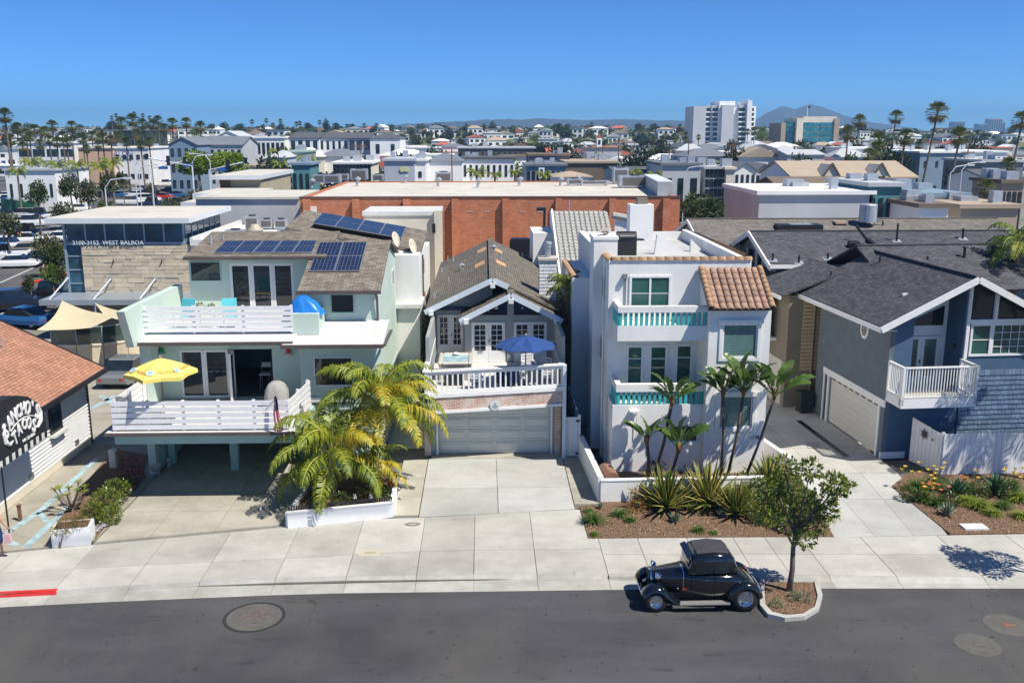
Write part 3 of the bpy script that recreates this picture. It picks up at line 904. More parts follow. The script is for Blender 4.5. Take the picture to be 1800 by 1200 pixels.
 # flag
fl=thing('flag','united states flag hanging from a short pole on the deck railing','flag',(F0.hit(484,705,33.6)[0],33.6,3.9))
u,z=F0.hit(483,704,33.5)
MB().tube([(u-.02,33.75,z-.05),(u+.0,33.35,z+.35)],.015,6).build('pole',WHITE2,fl)
FR_,FW_,FB_=M('flag_red',(.5,.02,.03),.8),M('flag_white',(.72,.7,.7),.8),M('flag_blue',(.02,.04,.16),.8)
mb=MB()
n,mrows=13,10
def fpt(i,j):  # i across stripes (0..13), j down the fall
 s_=i/13
 x=u+.02+(s_-.35)*(.10+.24*(j/mrows))+.05*j/mrows+.02*math.sin(j*.9)
 y=33.4+.05*math.sin(s_*11+j*.2)-.01*j
 return(x,y,z+.22-1.32*j/mrows-.04*math.sin(s_*4))
for i in range(13):
 for j in range(mrows):
  mb.m=2 if(j<4 and i>4)else(i%2)
  mb.poly([fpt(i,j),fpt(i+1,j),fpt(i+1,j+1),fpt(i,j+1)])
mb.build('cloth',[FR_,FW_,FB_],fl)
# bits under the deck
def bucket(px,py,r,h,mat,label):
 p=gp(px,py)
 t=thing('bucket',label,'bucket',p)
 MB().lathe([(r*.82,0),(r,h),(r*1.05,h),(r*1.05,h-.04),(r*.9,h-.03)],p,16).build('pail',mat,t,True)
 MB().tube([(p.x-r,p.y,h*.9),(p.x-r*.7,p.y-r*.9,h*.55),(p.x+r*.7,p.y-r*.9,h*.55),(p.x+r,p.y,h*.9)],.008,5).build('handle',GREYM,t)
bucket(275,833,.19,.42,WHITE2,'white plastic bucket by the first carport column')
bucket(268,838,.12,.2,WHITE2,'small white pot in front of the larger bucket')
bucket(297,820,.1,.35,WHITE,'slim white canister behind the bucket in the carport')
p=gp(200,822)
t=thing('post_box','white weathered post standing among the flowers beside the carport','post',p)
MB().box(p.x-.13,p.x+.13,p.y-.1,p.y+.1,0,.75).build('post',WHITE2,t)
MB().prism([(p.x-.16,p.y-.13,.75),(p.x+.16,p.y-.13,.75),(p.x,p.y-.13,.86)],(0,.26,0)).build('cap',WHITE2,t)
# ================================================================== MIDDLE HOUSE
midh=thing('grey_cottage','grey gabled cottage with white garage door, brick band and a balustraded deck','house',(.5,42,0))
GREYW=M('grey_siding',(.33,.35,.34),.75,.06,1,.15,18)
LBLUE=M('pale_blue_trim',(.62,.68,.74),.5,.05)
GARW=M('garage_white',(.62,.63,.58),.55,.04,.8)
WHBRICK=brickmat('whitewashed_brick',(.42,.15,.085),(.55,.30,.20),(.60,.55,.50),.21,.075,.016,.85,.5,.6,0,extra=((.66,.60,.55),2.2,.8))
SHING2=shingle('brown_grey_shingles',(.185,.165,.14),.22,.3,.13)
Yg=39.0
# garage wall and door
MB().wall(-2.35,3.3,Yg,Yg+.2,0,2.42,[(-2.03,2.8,0,2.2)]).build('garage_wall',GREYW,midh)
gd_=MB().box(-2.03,2.8,Yg+.12,Yg+.17,.02,2.2).build('garage_door',GARW,midh)
pw,ph=4.83/4,2.18/4
for i in range(4):
 for j in range(4):
  u0,z0=-2.03+pw*i,.02+ph*j
  mb=MB()
  a,b,c,d=u0+.09,u0+pw-.09,z0+.1,z0+ph-.1
  mb.wall(a-.03,b+.03,Yg+.095,Yg+.125,c-.03,d+.03,[(a,b,c,d)])
  mb.box(a+.03,b-.03,Yg+.1,Yg+.125,c+.03,d-.03)
  mb.build('panel',GARW,gd_)
for j in range(1,4):MB().box(-2.03,2.8,Yg+.113,Yg+.119,.02+ph*j-.008,.02+ph*j+.008).build('joint',M('joint_grey',(.25,.25,.24),.8),gd_)
for a,b in((-2.12,-2.03),(2.8,2.89)):MB().box(a,b,Yg-.04,Yg+.1,0,2.26).build('door_jamb',WHITE,midh)
MB().box(-2.12,2.89,Yg-.04,Yg+.1,2.2,2.3).build('door_head',WHITE,midh)
for a in(-2.62,2.98):MB().box(a,a+.27,Yg-.16,Yg-.02,0,2.3).build('brick_pier',WHBRICK,midh)
MB().box(3.27,3.42,38.35,38.6,0,4.1).build('corner_post',LBLUE,midh)
mb=MB();mb.box(-2.5,-2.35,Yg,60,0,5.2);mb.box(3.25,3.4,Yg,60,0,5.2);mb.build('side_wall',GREYW,midh)
# deck with its skewed front
DA,DB=Vector((-2.42,37.40,0)),Vector((3.28,38.46,0))
dd_=(DB-DA).normalized();dn=Vector((dd_.y,-dd_.x,0))
def deckstrip(name,z0,z1,out,mat,back=None):
 a,b=DA+dn*out,DB+dn*out
 bk=back if back else .15
 q=[a,b,b-dn*bk,a-dn*bk]
 return MB().prism([(p.x,p.y,z0)for p in q],(0,0,z1-z0)).build(name,mat,midh)
deckstrip('lower_trim',2.31,2.43,.05,WHITE,.3)
deckstrip('brick_band',2.43,2.99,0,WHBRICK,.2)
deckstrip('deck_edge',2.99,3.16,.06,WHITE,.3)
MB().prism([(DA.x,DA.y+.2,3.0),(DB.x,DB.y+.2,3.0),(DB.x,45,3.0),(DA.x,45,3.0)],(0,0,.08)).build('deck_floor',M('white_deck',(.60,.58,.54),.8,.08,2,.1),midh)
MB().prism([(DA.x,DA.y+.2,2.3),(DB.x,DB.y+.2,2.3),(DB.x,Yg,2.3),(DA.x,Yg,2.3)],(0,0,.1)).build('deck_soffit',GREYW,midh)
rl=bpy.data.objects.new('balustrade',None);COL.objects.link(rl);rl.parent=midh;rl.location=-WT[midh.name]
a,b=DA-dn*.06,DB-dn*.06
MB().beam(a+Vector((0,0,4.1))-dd_*.05,b+Vector((0,0,4.1))+dd_*.05,.2,.07).build('cap_rail',WHITE,rl)
MB().beam(a+Vector((0,0,3.98)),b+Vector((0,0,3.98)),.07,.1).build('top_rail',WHITE,rl)
MB().beam(a+Vector((0,0,3.22)),b+Vector((0,0,3.22)),.07,.08).build('bottom_rail',WHITE,rl)
NB=26
for i in range(NB+1):
 c=a.lerp(b,i/NB);w_=.12 if i in(0,NB)else .065
 MB().beam(c+Vector((0,0,3.26 if w_<.1 else 3.1)),c+Vector((0,0,3.93 if w_<.1 else 4.07)),w_,w_,dd_).build('post' if w_>.1 else 'baluster',WHITE,rl)
 # side parapets of the deck
for x0,x1,yb,nm in((DA.x-.1,DA.x+.06,43.9,'a'),(DB.x-.12,DB.x+.06,43.3,'b')):
 yf=DA.y if nm=='a' else DB.y
 MB().box(x0+.02,x1-.02,yf+.05,yb,3.0,4.05).build('deck_side_wall',GREYW if nm=='b' else WHITE2,midh)
 MB().box(x0-.03,x1+.03,yf-.02,yb,4.06,4.13).build('side_cap',WHITE,midh)
 # house walls on the deck
YD,YL_=43.2,44.6
d1,d2=rect(829,566,888,638,YD),rect(903,566,961,638,YD)
d0=rect(769,553,815,640,YL_)
mb=MB()
mb.wall(-.95,3.3,YD,YD+.18,3.08,5.2,[(d1[0],d1[1],3.09,5.0),(d2[0],d2[1],3.09,5.0)])
mb.box(-.95,-.77,YD+.18,YL_,3.08,5.3)
mb.wall(-2.5,-.95,YL_,YL_+.18,3.08,5.62,[(d0[0],d0[1],3.09,d0[3])])
mb.build('deck_wall',GREYW,midh)
def french(u0,u1,z0,z1,w,rows):
 um=(u0+u1)/2
 for a,b in((u0,um-.004),(um+.004,u1)):
  d=MB().wall(a,b,w-.04,w+.05,z0,z1,[(a+.13,b-.13,z0+.55,z1-.13)]).build('french_door',WHITE,midh)
  gu,gz=(b-a-.26)/2,(z1-z0-.68)/rows
  for i in range(2):
   for j in range(rows):
    MB().box(a+.13+gu*i+.014,a+.13+gu*(i+1)-.014,w+.0,w+.02,z0+.55+gz*j+.014,z0+.55+gz*(j+1)-.014).build('pane',GLASS,d)
  mb=MB()
  mb.box(a+.13+gu-.014,a+.13+gu+.014,w-.02,w+.03,z0+.55,z1-.13)
  for j in range(1,rows):
   for i in range(2):mb.box(a+.13+gu*i+(.014 if i else 0),a+.13+gu*(i+1)-(0 if i else .014),w-.018,w+.03,z0+.55+gz*j-.014,z0+.55+gz*j+.014)
  mb.build('muntin',WHITE,d)
 MB().box(um+.03,um+.06,w-.1,w-.04,z0+.95,z0+1.1).build('door_handle',BLACKM,midh)
french(d1[0],d1[1],3.09,5.0,YD,5);french(d2[0],d2[1],3.09,5.0,YD,5);french(d0[0],d0[1],3.09,d0[3],YL_,5)
MB().box(-2.5,-1.0,YL_-.25,YL_,5.35,5.5).build('beam',M('navy_beam',(.02,.035,.09),.6),midh)
# porch gable glass
pk=(1.2,6.45)
def tri(name,pts,mat,w,th):return MB().prism([(x,w,z)for x,z in pts],(0,th,0)).build(name,mat,midh)
tri('gable_glass',[(-.55,5.34),(1.05,5.34),(1.05,6.1)],M('stained_blue_glass',(.012,.022,.05),.12,.3),YD+.05,.04)
tri('gable_glass',[(1.35,5.34),(2.95,5.34),(1.35,6.1)],M('stained_blue_glass',(.012,.022,.05),.12,.3),YD+.05,.04)
MB().box(1.05,1.35,YD-.05,YD+.1,3.1,6.25).build('gable_post',GREYW,midh)
MB().box(-.95,3.3,YD-.06,YD+.12,5.2,5.34).build('gable_beam',GREYW,midh)
for(x,z,s_)in((.55,5.6,.16),(.2,5.48,.06),(1.75,5.62,.1)):
 tri('sail_motif',[(x-s_*.6,z),(x+s_*.5,z),(x+s_*.2,z+s_*1.2)],M('motif_white',(.6,.66,.7),.4),YD+.045,.004)
 # roofs
def gable_roof(um,zp,ul,ur,ze,y0,y1,mat,parent,th=.1,ridge=True,zr=None):
 zr=ze if zr is None else zr
 for ue,z in((ul,ze),(ur,zr)):
  q=[(ue,y0,z),(um,y0,zp),(um,y1,zp),(ue,y1,z)]
  n=Vector((-(zp-z)*(1 if ue<um else-1),0,abs(um-ue))).normalized()*th
  MB().prism(q,n).build('roof',mat,parent)
 if ridge:
  MB().beam((um,y0,zp+th+.02),(um,y1,zp+th+.02),.3,.06).build('ridge_cap',mat,parent)
YM=43.5
gable_roof(.38,6.88,-2.75,3.5,5.40,YM,60.4,SHING2,midh)
gable_roof(1.2,6.34,-1.1,3.5,5.18,42.4,47,SHING2,midh)
def rake(p,q,mat=LBLUE,h=.24):return MB().beam(p,q,.07,h).build('rake_board',mat,midh)
rake((-2.8,YM-.05,5.42),(.38,YM-.05,6.93));rake((.38,YM-.05,6.93),(1.1,YM-.05,6.6))
rake((-1.15,42.35,5.2),(1.2,42.35,6.38));rake((1.2,42.35,6.38),(3.55,42.35,5.18))
for x,y,z in((.38,YM-.15,6.7),(-2.5,YM-.15,5.42),(1.2,42.25,6.16),(-.85,42.25,5.22),(3.3,42.25,5.2)):
 MB().box(x-.11,x+.11,y-.06,y+.6,z-.12,z+.1).build('rafter_end',WHITE,midh)
tri('gable_wall',[(-2.5,5.5),(.38,5.5),(.38,6.75)],GREYW,YL_-.1,.1)
tri('gable_wall',[(.38,5.5),(3.3,5.5),(.38,6.75)],GREYW,YL_+1,.1)
tri('back_gable',[(-2.5,5.2),(3.4,5.2),(.38,6.8)],GREYW,60,.1)
SL=Slope((-2.75,YM,5.51),(0,1,0),(3.13,0,1.48));SR=Slope((3.5,YM,5.51),(0,1,0),(-3.12,0,1.48))
PLY=M('bare_plywood',(.55,.33,.17),.8,.15,5)
for S,px,py in((SL,847,440),(SR,875,441),(SL,843,465),(SR,880,463)):
 a,b=S.hit(px,py)
 mb=MB();S.box(mb,a-.65,a+.65,b-.28,b+.28,.0,.03);mb.build('plywood_patch',PLY,midh)
for S,px,py,c in((SL,812,473,1),(SL,787,458,0),(SL,797,460,0),(SR,868,440,1),(SL,777,480,0),(SL,789,497,0),(SL,764,525,0),(SR,880,455,0),(SR,918,452,0)):
 a,b=S.hit(px,py);vent_pipe(midh,S.p(a,b,0),.3 if not c else .22,.04 if not c else .09,None,bool(c))
 # shingled chimney
ch=MB().box(2.7,3.52,45.7,46.6,4.6,7.55).build('chimney',WHITE2,midh)
SHW=M('white_shingle',(.70,.71,.72),.7,.06,3,.15,40,oi=.12)
rn=random.Random(5)
for r_ in range(14):
 z=5.2+r_*.17;x=2.68
 first=rn.uniform(.14,.3)
 while x<3.53:
  w_=min(first,3.54-x);first=rn.uniform(.2,.38)
  if w_>.05:
   o=MB().prism([(x+.006,45.69,z),(x+w_-.006,45.69,z),(x+w_-.006,45.69,z+.19),(x+.006,45.69,z+.19)],(0,.02,0))
   o.v=[(p[0],p[1]-(.025 if p[2]<z+.1 else 0),p[2])for p in o.v]
   o.build('shingle',SHW,ch)
  x+=w_+.0005
MB().box(2.62,3.6,45.6,46.7,7.55,7.66).build('chimney_cap',M('chimney_mortar',(.5,.46,.4),.9),ch)
MB().lathe([(.15,0),(.14,.45),(.17,.47),(.17,.62),(.2,.64),(.18,.75),(.02,.78)],(3.12,46.1,7.66),14).build('flue',GALV,ch)
# round name plaque
u,z=F0.hit(870,711,37.95)
t0=DA.lerp(DB,(u-DA.x)/(DB.x-DA.x))
pl=MB();pl.lathe([(.22,0),(.22,.03),(.19,.035)],(0,0,0),24)
B4=basis((t0.x,t0.y-.06,z),dd_,(0,0,1))
pl.v=[tuple(B4@Vector(p))for p in pl.v]
plq=pl.build('plaque',M('plaque_cream',(.56,.60,.58),.6),midh)
text_mesh('plaque_mark','n',.2,M('plaque_blue',(.05,.08,.16),.6),basis((t0.x,t0.y-.1,z+.07),dd_,(0,0,1)),plq,.003)
for i,w_ in enumerate((.26,.18)):MB().beam(t0+Vector((0,-.1,z-.035-i*.07))-dd_*w_/2,t0+Vector((0,-.1,z-.035-i*.07))+dd_*w_/2,.006,.03 if i==0 else .015).build('plaque_line',M('plaque_blue',(.05,.08,.16),.6),plq)
# hot tub
tub=thing('hot_tub','beige hot tub full of pale blue water at the deck corner','hot tub',(-1.3,40.7,3.08))
ACR=M('tub_acrylic',(.58,.54,.46),.25,.06)
x0,x1,y0,y1=-2.05,-.55,39.75,41.7
MB().box(x0+.05,x1-.05,y0+.06,y1-.06,3.08,3.78).build('cabinet',M('tub_panel',(.42,.39,.34),.6),tub)
mb=MB()
mb.wall(x0,x1,0,.14,y0,y1,[(x0+.18,x1-.18,y0+.2,y1-.2)])
mb.v=[(p[0],p[2],3.78+p[1])for p in mb.v]
mb.build('rim',ACR,tub,bevel=.05)
MB().box(x0+.18,x1-.18,y0+.2,y1-.2,3.76,3.85).build('water',M('tub_water',(.36,.52,.55),.05,.3,3,.3,7),tub)
MB().lathe([(.16,0),(.14,.05),(.05,.08)],((x0+x1)/2,y1-.25,3.9),12).build('filter_lid',WHITE2,tub)
# deck furniture
NAVY=M('navy_canvas',(.018,.06,.22),.8,.08,2)
um2,ring2=umbrella('navy blue patio umbrella shading the cottage deck',(1.72,38.8),3.08,4.86,5.3,1.36,8,NAVY,M('grey_pole',(.25,.25,.26),.4),.2,.03)
def patio_chair(x,y,rz,label,seatmat,group='white chairs on the cottage deck'):
 t=thing('patio_chair',label,'chair',(x,y,3.08),rz,group,True)
 for sx in(-.26,.26):
  MB().box(sx-.025,sx+.025,-.26,-.21,0,.62).build('leg',WHITE,t,local=True)
  MB().box(sx-.025,sx+.025,.24,.29,0,.95).build('leg',WHITE,t,local=True)
  MB().box(sx-.04,sx+.04,-.28,.29,.62,.66).build('armrest',WHITE,t,local=True)
 for i in range(4):MB().box(-.24,.24,.25,.28,.48+i*.13,.57+i*.13).build('slat',WHITE,t,local=True)
 MB().box(-.25,.25,-.25,.25,.38,.42).build('seat',WHITE,t,local=True)
 MB().box(-.24,.24,-.24,.2,.42,.5).build('cushion',seatmat,t,local=True)
 return t
LILAC=M('lilac_cushion',(.30,.27,.40),.85,.1)
patio_chair(1.95,40.6,.3,'white slatted chair with lilac cushion under the navy umbrella',LILAC)
patio_chair(2.55,39.9,-.6,'white slatted chair with navy cushion next to the deck side wall',NAVY)
patio_chair(-.35,38.5,2.9,'white slatted chair with blue seat near the hot tub',M('blue_cushion',(.03,.12,.33),.8))
patio_chair(2.72,39.05,3.1,'white slatted chair with back towards the balustrade corner',LILAC)
t=thing('patio_table','navy cloth covered patio table behind the balustrade','table',(1.2,39.0,3.08))
MB().box(.4,1.45,38.75,39.75,3.7,3.76).build('table_top',NAVY,t)
MB().box(.42,1.43,38.77,39.73,3.25,3.7).build('cloth',M('navy_cloth',(.015,.03,.09),.85),t)
for a in(.5,1.35):
 for b in(38.85,39.65):MB().box(a-.03,a+.03,b-.03,b+.03,3.08,3.25).build('leg',WHITE,t)
t=thing('storage_chest','black storage chest in front of the hot tub','chest',(-1.35,39.2,3.08))
MB().box(-1.75,-.95,39.0,39.45,3.08,3.6).build('chest_body',BLACKM,t);MB().box(-1.78,-.92,38.97,39.48,3.6,3.66).build('lid',BLACKM,t)
t=thing('beach_ball','round blue beach ball on the deck by the hot tub steps','ball',(-.3,39.6,3.08))
mb=MB();mb.lathe([(.02,0)]+[(.22*math.sin(a*.314),.22-.22*math.cos(a*.314))for a in range(1,10)]+[(.02,.44)],(-.3,39.6,3.08),16);mb.build('ball',M('blue_ball',(.02,.12,.42),.3),t,True)
# white vinyl gate and fence in the passage
gt=thing('vinyl_gate','white vinyl gate with black hinges between the cottage and the white tower','gate',(3.66,38.5,0))
for i in range(3):MB().box(3.38+i*.185,3.38+(i+1)*.185-.006,38.5,38.54,.05,1.78).build('board',WHITE,gt)
MB().box(3.32,3.38,38.46,38.58,0,1.85).build('post',WHITE,gt);MB().box(3.94,4.06,38.46,38.58,0,1.9).build('post',WHITE,gt)
MB().box(3.36,3.95,38.47,38.5,1.7,1.8).build('top_rail',WHITE,gt)
for z in(.15,1.6):MB().box(3.86,4.02,38.44,38.47,z,z+.08).build('hinge',BLACKM,gt)
MB().box(3.34,3.44,38.44,38.47,1.55,1.62).build('latch',BLACKM,gt)
fn=thing('passage_fence','white slatted fence running back along the narrow side passage','fence',(4,42,0))
for i in range(8):
 y=38.65+i*1.15
 MB().box(3.95,4.05,y,y+.1,0,1.85).build('post',WHITE,fn)
 MB().box(3.98,4.02,y+.1,y+1.15,.1,1.75).build('panel',LBLUE,fn)
 # ================================================================== WHITE TOWER HOUSE
tow=thing('white_stucco_house','three storey white stucco house with turquoise balcony slats and clay tile eaves','house',(8,38,0))
Yb,Yr,Yc=36.1,37.5,35.75
TX0,BX0,BX1=5.2,8.72,11.14
w1=rect(1106,484,1179,545,Yr)
wl=[rect(1100,606,1131,676,Yr),rect(1140,606,1173,676,Yr),rect(1186,604,1217,676,Yr)]
mb=MB()
mb.wall(TX0+.12,BX0+.2,Yb,Yb+.2,0,3.02,[(7.35,8.55,1.45,2.15)])  # wall under the lower balcony
mb.wall(TX0-.2,10.75,Yr,Yr+.25,3.0,8.62,[op(w1)]+[op(w)for w in wl])
mb.box(TX0-.12,TX0+.12,Yb,Yr,0,3.02)  # left flank, low
mb.box(TX0-.2,TX0+.05,Yr+.25,50,0,8.55)
mb.box(10.9,BX1,Yc+.25,50,0,6.6)
mb.box(10.5,10.75,Yr+.25,50,6.6,8.6)
mb.box(TX0+.05,10.5,49.8,50,0,8.5)
mb.build('wall',STUCCO,tow)
MB().box(TX0,10.6,Yr+.25,49.8,8.0,8.1).build('roof_deck',M('roof_deck',(.45,.45,.44),.9),tow)
wb1,wb2=rect(1264,564,1337,634,Yc),rect(1258,690,1328,757,Yc)
i1,i2=(wb1[0]+.13,wb1[1]-.13,wb1[2]+.12,wb1[3]-.12),(wb2[0]+.13,wb2[1]-.13,wb2[2]+.12,wb2[3]-.12)
mb=MB()
mb.wall(BX0,BX1,Yc,Yc+.25,0,6.95,[op(i1),op(i2)])
mb.box(BX0,BX0+.22,Yc+.25,Yr,0,6.9)
mb.prism([(BX0,Yc+.25,6.9),(BX0,Yr,6.9),(BX0,Yr,8.15)],(.22,0,0))
mb.prism([(BX1-.22,Yc+.25,6.9),(BX1-.22,Yr,6.9),(BX1-.22,Yr,8.15)],(.22,0,0))
mb.build('bay_wall',STUCCO,tow)
for wo_,wi in((wb1,i1),(wb2,i2)):
 MB().wall(wo_[0],wo_[1],Yc-.05,Yc+.0,wo_[2],wo_[3],[wi]).build('window_surround',STUCCO,tow)
 MB().box(wo_[0]-.06,wo_[1]+.06,Yc-.12,Yc-.05,wo_[3]-.12,wo_[3]+.06).build('window_head',STUCCO,tow)
 f=window(tow,F0,wi[0],wi[1],wi[2],wi[3],Yc+.05,fw=.06,glass=GREENGL)
 nb=16;dz=(wi[3]-wi[2]-.14)/nb
 mb=MB()
 for i in range(nb):mb.box(wi[0]+.08,wi[1]-.08,Yc+.042,Yc+.052,wi[2]+.08+dz*i,wi[2]+.08+dz*(i+.38))
 bl=mb.build('blind_slats',M('blind_green',(.22,.36,.34),.5),f);bl['kind']='stuff'
f=window(tow,F0,w1[0],w1[1],w1[2],w1[3],Yr,cols=2,fw=.09,glass=GREENGL,mw=.08)
MB().box(w1[0]+.1,w1[1]-.1,Yr-.02,Yr+.0,(w1[2]+w1[3])/2-.04,(w1[2]+w1[3])/2).build('mid_rail',M('rail_grey',(.5,.55,.55),.5),f)
MB().tube([(w1[0]-.16,Yr-.04,6.3),(w1[0]-.16,Yr-.04,8.1)],.025,6).build('conduit',GREYM,tow)
for w in wl:
 f=window(tow,F0,w[0],w[1],w[2],w[3],Yr,fw=.1,glass=GREENGL)
 MB().box(w[0]+.1,w[1]-.1,Yr-.01,Yr+.0,w[3]-.6,w[3]-.55).build('transom',M('rail_grey',(.5,.55,.55),.5),f)
lu,lz=F0.hit(1099,486,Yr-.12)
o=MB().box(lu-.08,lu+.08,Yr-.2,Yr,lz-.1,lz+.1).build('wall_lamp',GREYM,tow)
MB().lathe([(.07,-.14),(.07,-.1),(.05,-.1)],(lu,Yr-.12,lz),10).build('lamp_glass',GLASS,o)
# balconies
def balcony(zs,zt,zc,skirt,fl):
 """zs slab top / baluster foot, zt baluster top, zc cap top"""
 bal=bpy.data.objects.new('balcony',None);COL.objects.link(bal);bal.parent=tow;bal.location=-WT[tow.name]
 if skirt:
  MB().box(TX0,BX0,Yb,Yb+.2,skirt,zs).build('skirt',STUCCO,bal)
  MB().box(TX0,TX0+.18,Yb+.2,Yr,skirt,zs).build('skirt',STUCCO,bal)
 MB().box(TX0+.1,BX0,Yb+.2,Yr,zs-.25,zs-.1).build('balcony_floor',STUCCO,bal)
 MB().box(TX0,BX0,Yb-.03,Yb+.22,zt,zc).build('cap',STUCCO,bal)
 MB().box(TX0,TX0+.22,Yb+.22,Yr,zt,zc).build('cap',STUCCO,bal)
 n=17
 for i in range(n):
  u=TX0+.06+(BX0-TX0-.2)*i/(n-1)
  MB().box(u,u+.11,Yb+.03,Yb+.16,zs,zt).build('slat',TEAL,bal)
 for i in range(1,9):
  y=Yb+.2+(Yr-Yb-.3)*i/9
  MB().box(TX0+.03,TX0+.15,y,y+.07,zs,zt).build('slat',TEAL,bal)
 MB().box(TX0-.004,TX0+.03,Yb+.02,Yr,zs,zt).build('side_panel',TEAL,bal)
balcony(6.22,6.76,7.0,5.62,6)
balcony(3.02,3.56,3.86,None,3)
MB().box(7.25,8.65,Yb-.08,Yb,1.35,1.45).build('sill',STUCCO,tow)
window(tow,F0,7.35,8.55,1.45,2.15,Yb+.03,cols=2,fw=.05,glass=GLASS)
for px,py,w_,h_ in((1062,505,.5,1.0),(1058,612,.45,1.0),(1051,705,.7,.9)):
 y,z=F0.side(px,py,TX0-.2)
 o=MB().box(TX0-.23,TX0-.2,y-w_,y+w_,z-h_/2,z+h_/2).build('side_window',WHITE2,tow);MB().box(TX0-.236,TX0-.23,y-w_+.08,y+w_-.08,z-h_/2+.08,z+h_/2-.08).build('pane',GLASS,o)
MB().tube([(TX0-.25,38.6,0),(TX0-.25,38.6,8.2)],.04,6).build('downspout',STUCCO,tow)
# house number
text_mesh('house_number','1178',.2,M('number_black',(.05,.05,.06),.6),basis((10.75,Yc-.012,1.72),(1,0,0),(0,0,1)),tow,.008)
MB().tube([(6.05,Yb-.09,1.7),(6.05,Yb-.09,2.85)],.02,6).build('pipe',STUCCO,tow)
MB().box(5.75,6.1,Yb-.22,Yb,2.72,2.82).build('lamp_shelf',STUCCO,tow)
# clay tiles
CLAY=M('clay_tile',(.44,.275,.19),.85,.16,3,.2,30,oi=.28)
CLAYO=M('clay_tile_ochre',(.50,.31,.17),.85,.16,3,.2,30,oi=.22)
def tilemesh(name,wd,ln,h,mat,full=False):
 mb=MB();n=6
 outer=[]
 for i in range(n+1):
  a=math.pi*i/n
  outer.append((-math.cos(a)*wd/2,math.sin(a)*h))
 for t0_,t1_,y0,y1 in((0,0,0,ln),):
  ra=mb.add([(x,y0,z+(.0 if full else .03))for x,z in outer]);rb_=mb.add([(x*(.96 if full else .9),y1,z)for x,z in outer])
  for i in range(n):mb.face((ra+i,ra+i+1,rb_+i+1,rb_+i))
  rc=mb.add([(x*.82,y0,z*.8+.02)for x,z in outer])
  for i in range(n):mb.face((ra+i+1,ra+i,rc+i,rc+i+1))
 return mb.mesh(name,mat,True)
TM,TM2=tilemesh('tile',.30,.42,.085,CLAY),tilemesh('tile',.26,.42,.13,CLAYO)
TM3=tilemesh('tile',.32,.36,.11,CLAYO,True)
ST=Slope((BX0-.12,Yc-.32,6.98),(1,0,0),(0,2.05,1.28))
ang=math.atan2(1.28,2.05)
rf=MB();ST.box(rf,0,2.55,0,ST.L,-.06,0);rf=rf.build('tile_roof',M('roof_underlay',(.12,.08,.06),.9),tow)
def tiles_on(S,parent,cols,rows,a0,a1,me,lift=0,ang_=ang):
 for i in range(cols):
  for j in range(rows):
   p=S.p(a0+(a1-a0)*(i+.5)/cols,S.L*j/rows-.02,lift+.0)
   inst('tile',me,parent,p,(ang_,0,0),((a1-a0)/cols/.30*.98,S.L/rows/.42*1.12,1))
tiles_on(ST,rf,8,7,.16,2.4,TM)
for aa in(.1,2.47):
 for j in range(9):
  p=ST.p(aa,ST.L*j/9,.05);inst('tile',TM2,rf,p,(ang,0,0),(1,ST.L/9/.42*1.1,1))
for i in range(16):  # parapet cap
 x=TX0-.1+i*.355
 inst('tile',TM3,rf,(x,Yr+.12,8.62),(0,0,-math.pi/2),(1.15,.96,1.2))
for j in range(9):inst('tile',TM3,rf,(TX0-.08,Yr+.15+j*.37,8.56),(0,0,0),(1.15,1,1.1))
# side wing with tile coping, chimneys, roof terrace
MB().box(4.05,5.0,43,49,0,7.1).build('side_wing',STUCCO,tow)
for j in range(14):inst('tile',TM3,rf,(4.18,43.0+j*.4,7.1),(0,0,0),(1.15,1.1,1.1))
c1=MB().box(4.62,5.62,39.6,41.0,0,9.22).build('chimney',STUCCO,tow)
MB().box(4.58,5.66,39.56,41.04,9.22,9.34).build('chimney_cap',STUCCO,c1)
rn=random.Random(2)
for i in range(7):MB().beam((4.85+rn.uniform(0,.4),39.8+rn.uniform(0,.6),9.38+i*.035),(5.1+rn.uniform(0,.4),40.2+rn.uniform(0,.5),9.40+i*.035),.14,.03).build('nest_stick',M('weathered_wood',(.42,.38,.33),.9),c1)
c2=MB().box(7.1,8.25,46,47,7.9,10.2).build('chimney',STUCCO,tow)
MB().box(7.5,8.0,46.3,46.8,10.2,10.5).build('chimney_cap',M('cap_metal',(.2,.17,.14),.6),c2)
mb=MB();mb.prism([(7.9,43.5,8.05),(9.6,43.5,8.05),(8.0,43.5,9.0)],(0,.2,0));mb.prism([(9.8,44.5,8.05),(10.5,44.5,8.05),(9.8,44.5,8.7)],(0,.2,0));mb.build('stair_parapet',STUCCO,tow)
MB().box(4.9,10.4,42.6,42.66,8.05,8.1).build('terrace_rail',BLACKM,tow)
t=thing('gas_grill','black hooded grill on the roof terrace of the white tower house','grill',(6.55,43.4,8.1))
MB().box(6.1,7.0,43.1,43.7,8.1,8.85).build('cabinet',BLACKM,t)
mb=MB()
mb.prism([(6.1,43.1+.3-.3*math.cos(a*.449),8.87+.32*math.sin(a*.449))for a in range(8)],(.9,0,0));mb.build('hood',BLACKM,t)
MB().box(7.0,7.35,43.15,43.65,8.78,8.84).build('side_shelf',BLACKM,t)
MB().tube([(6.2,43.02,9.0),(6.9,43.02,9.0)],.02,6).build('handle',GREYM,t)
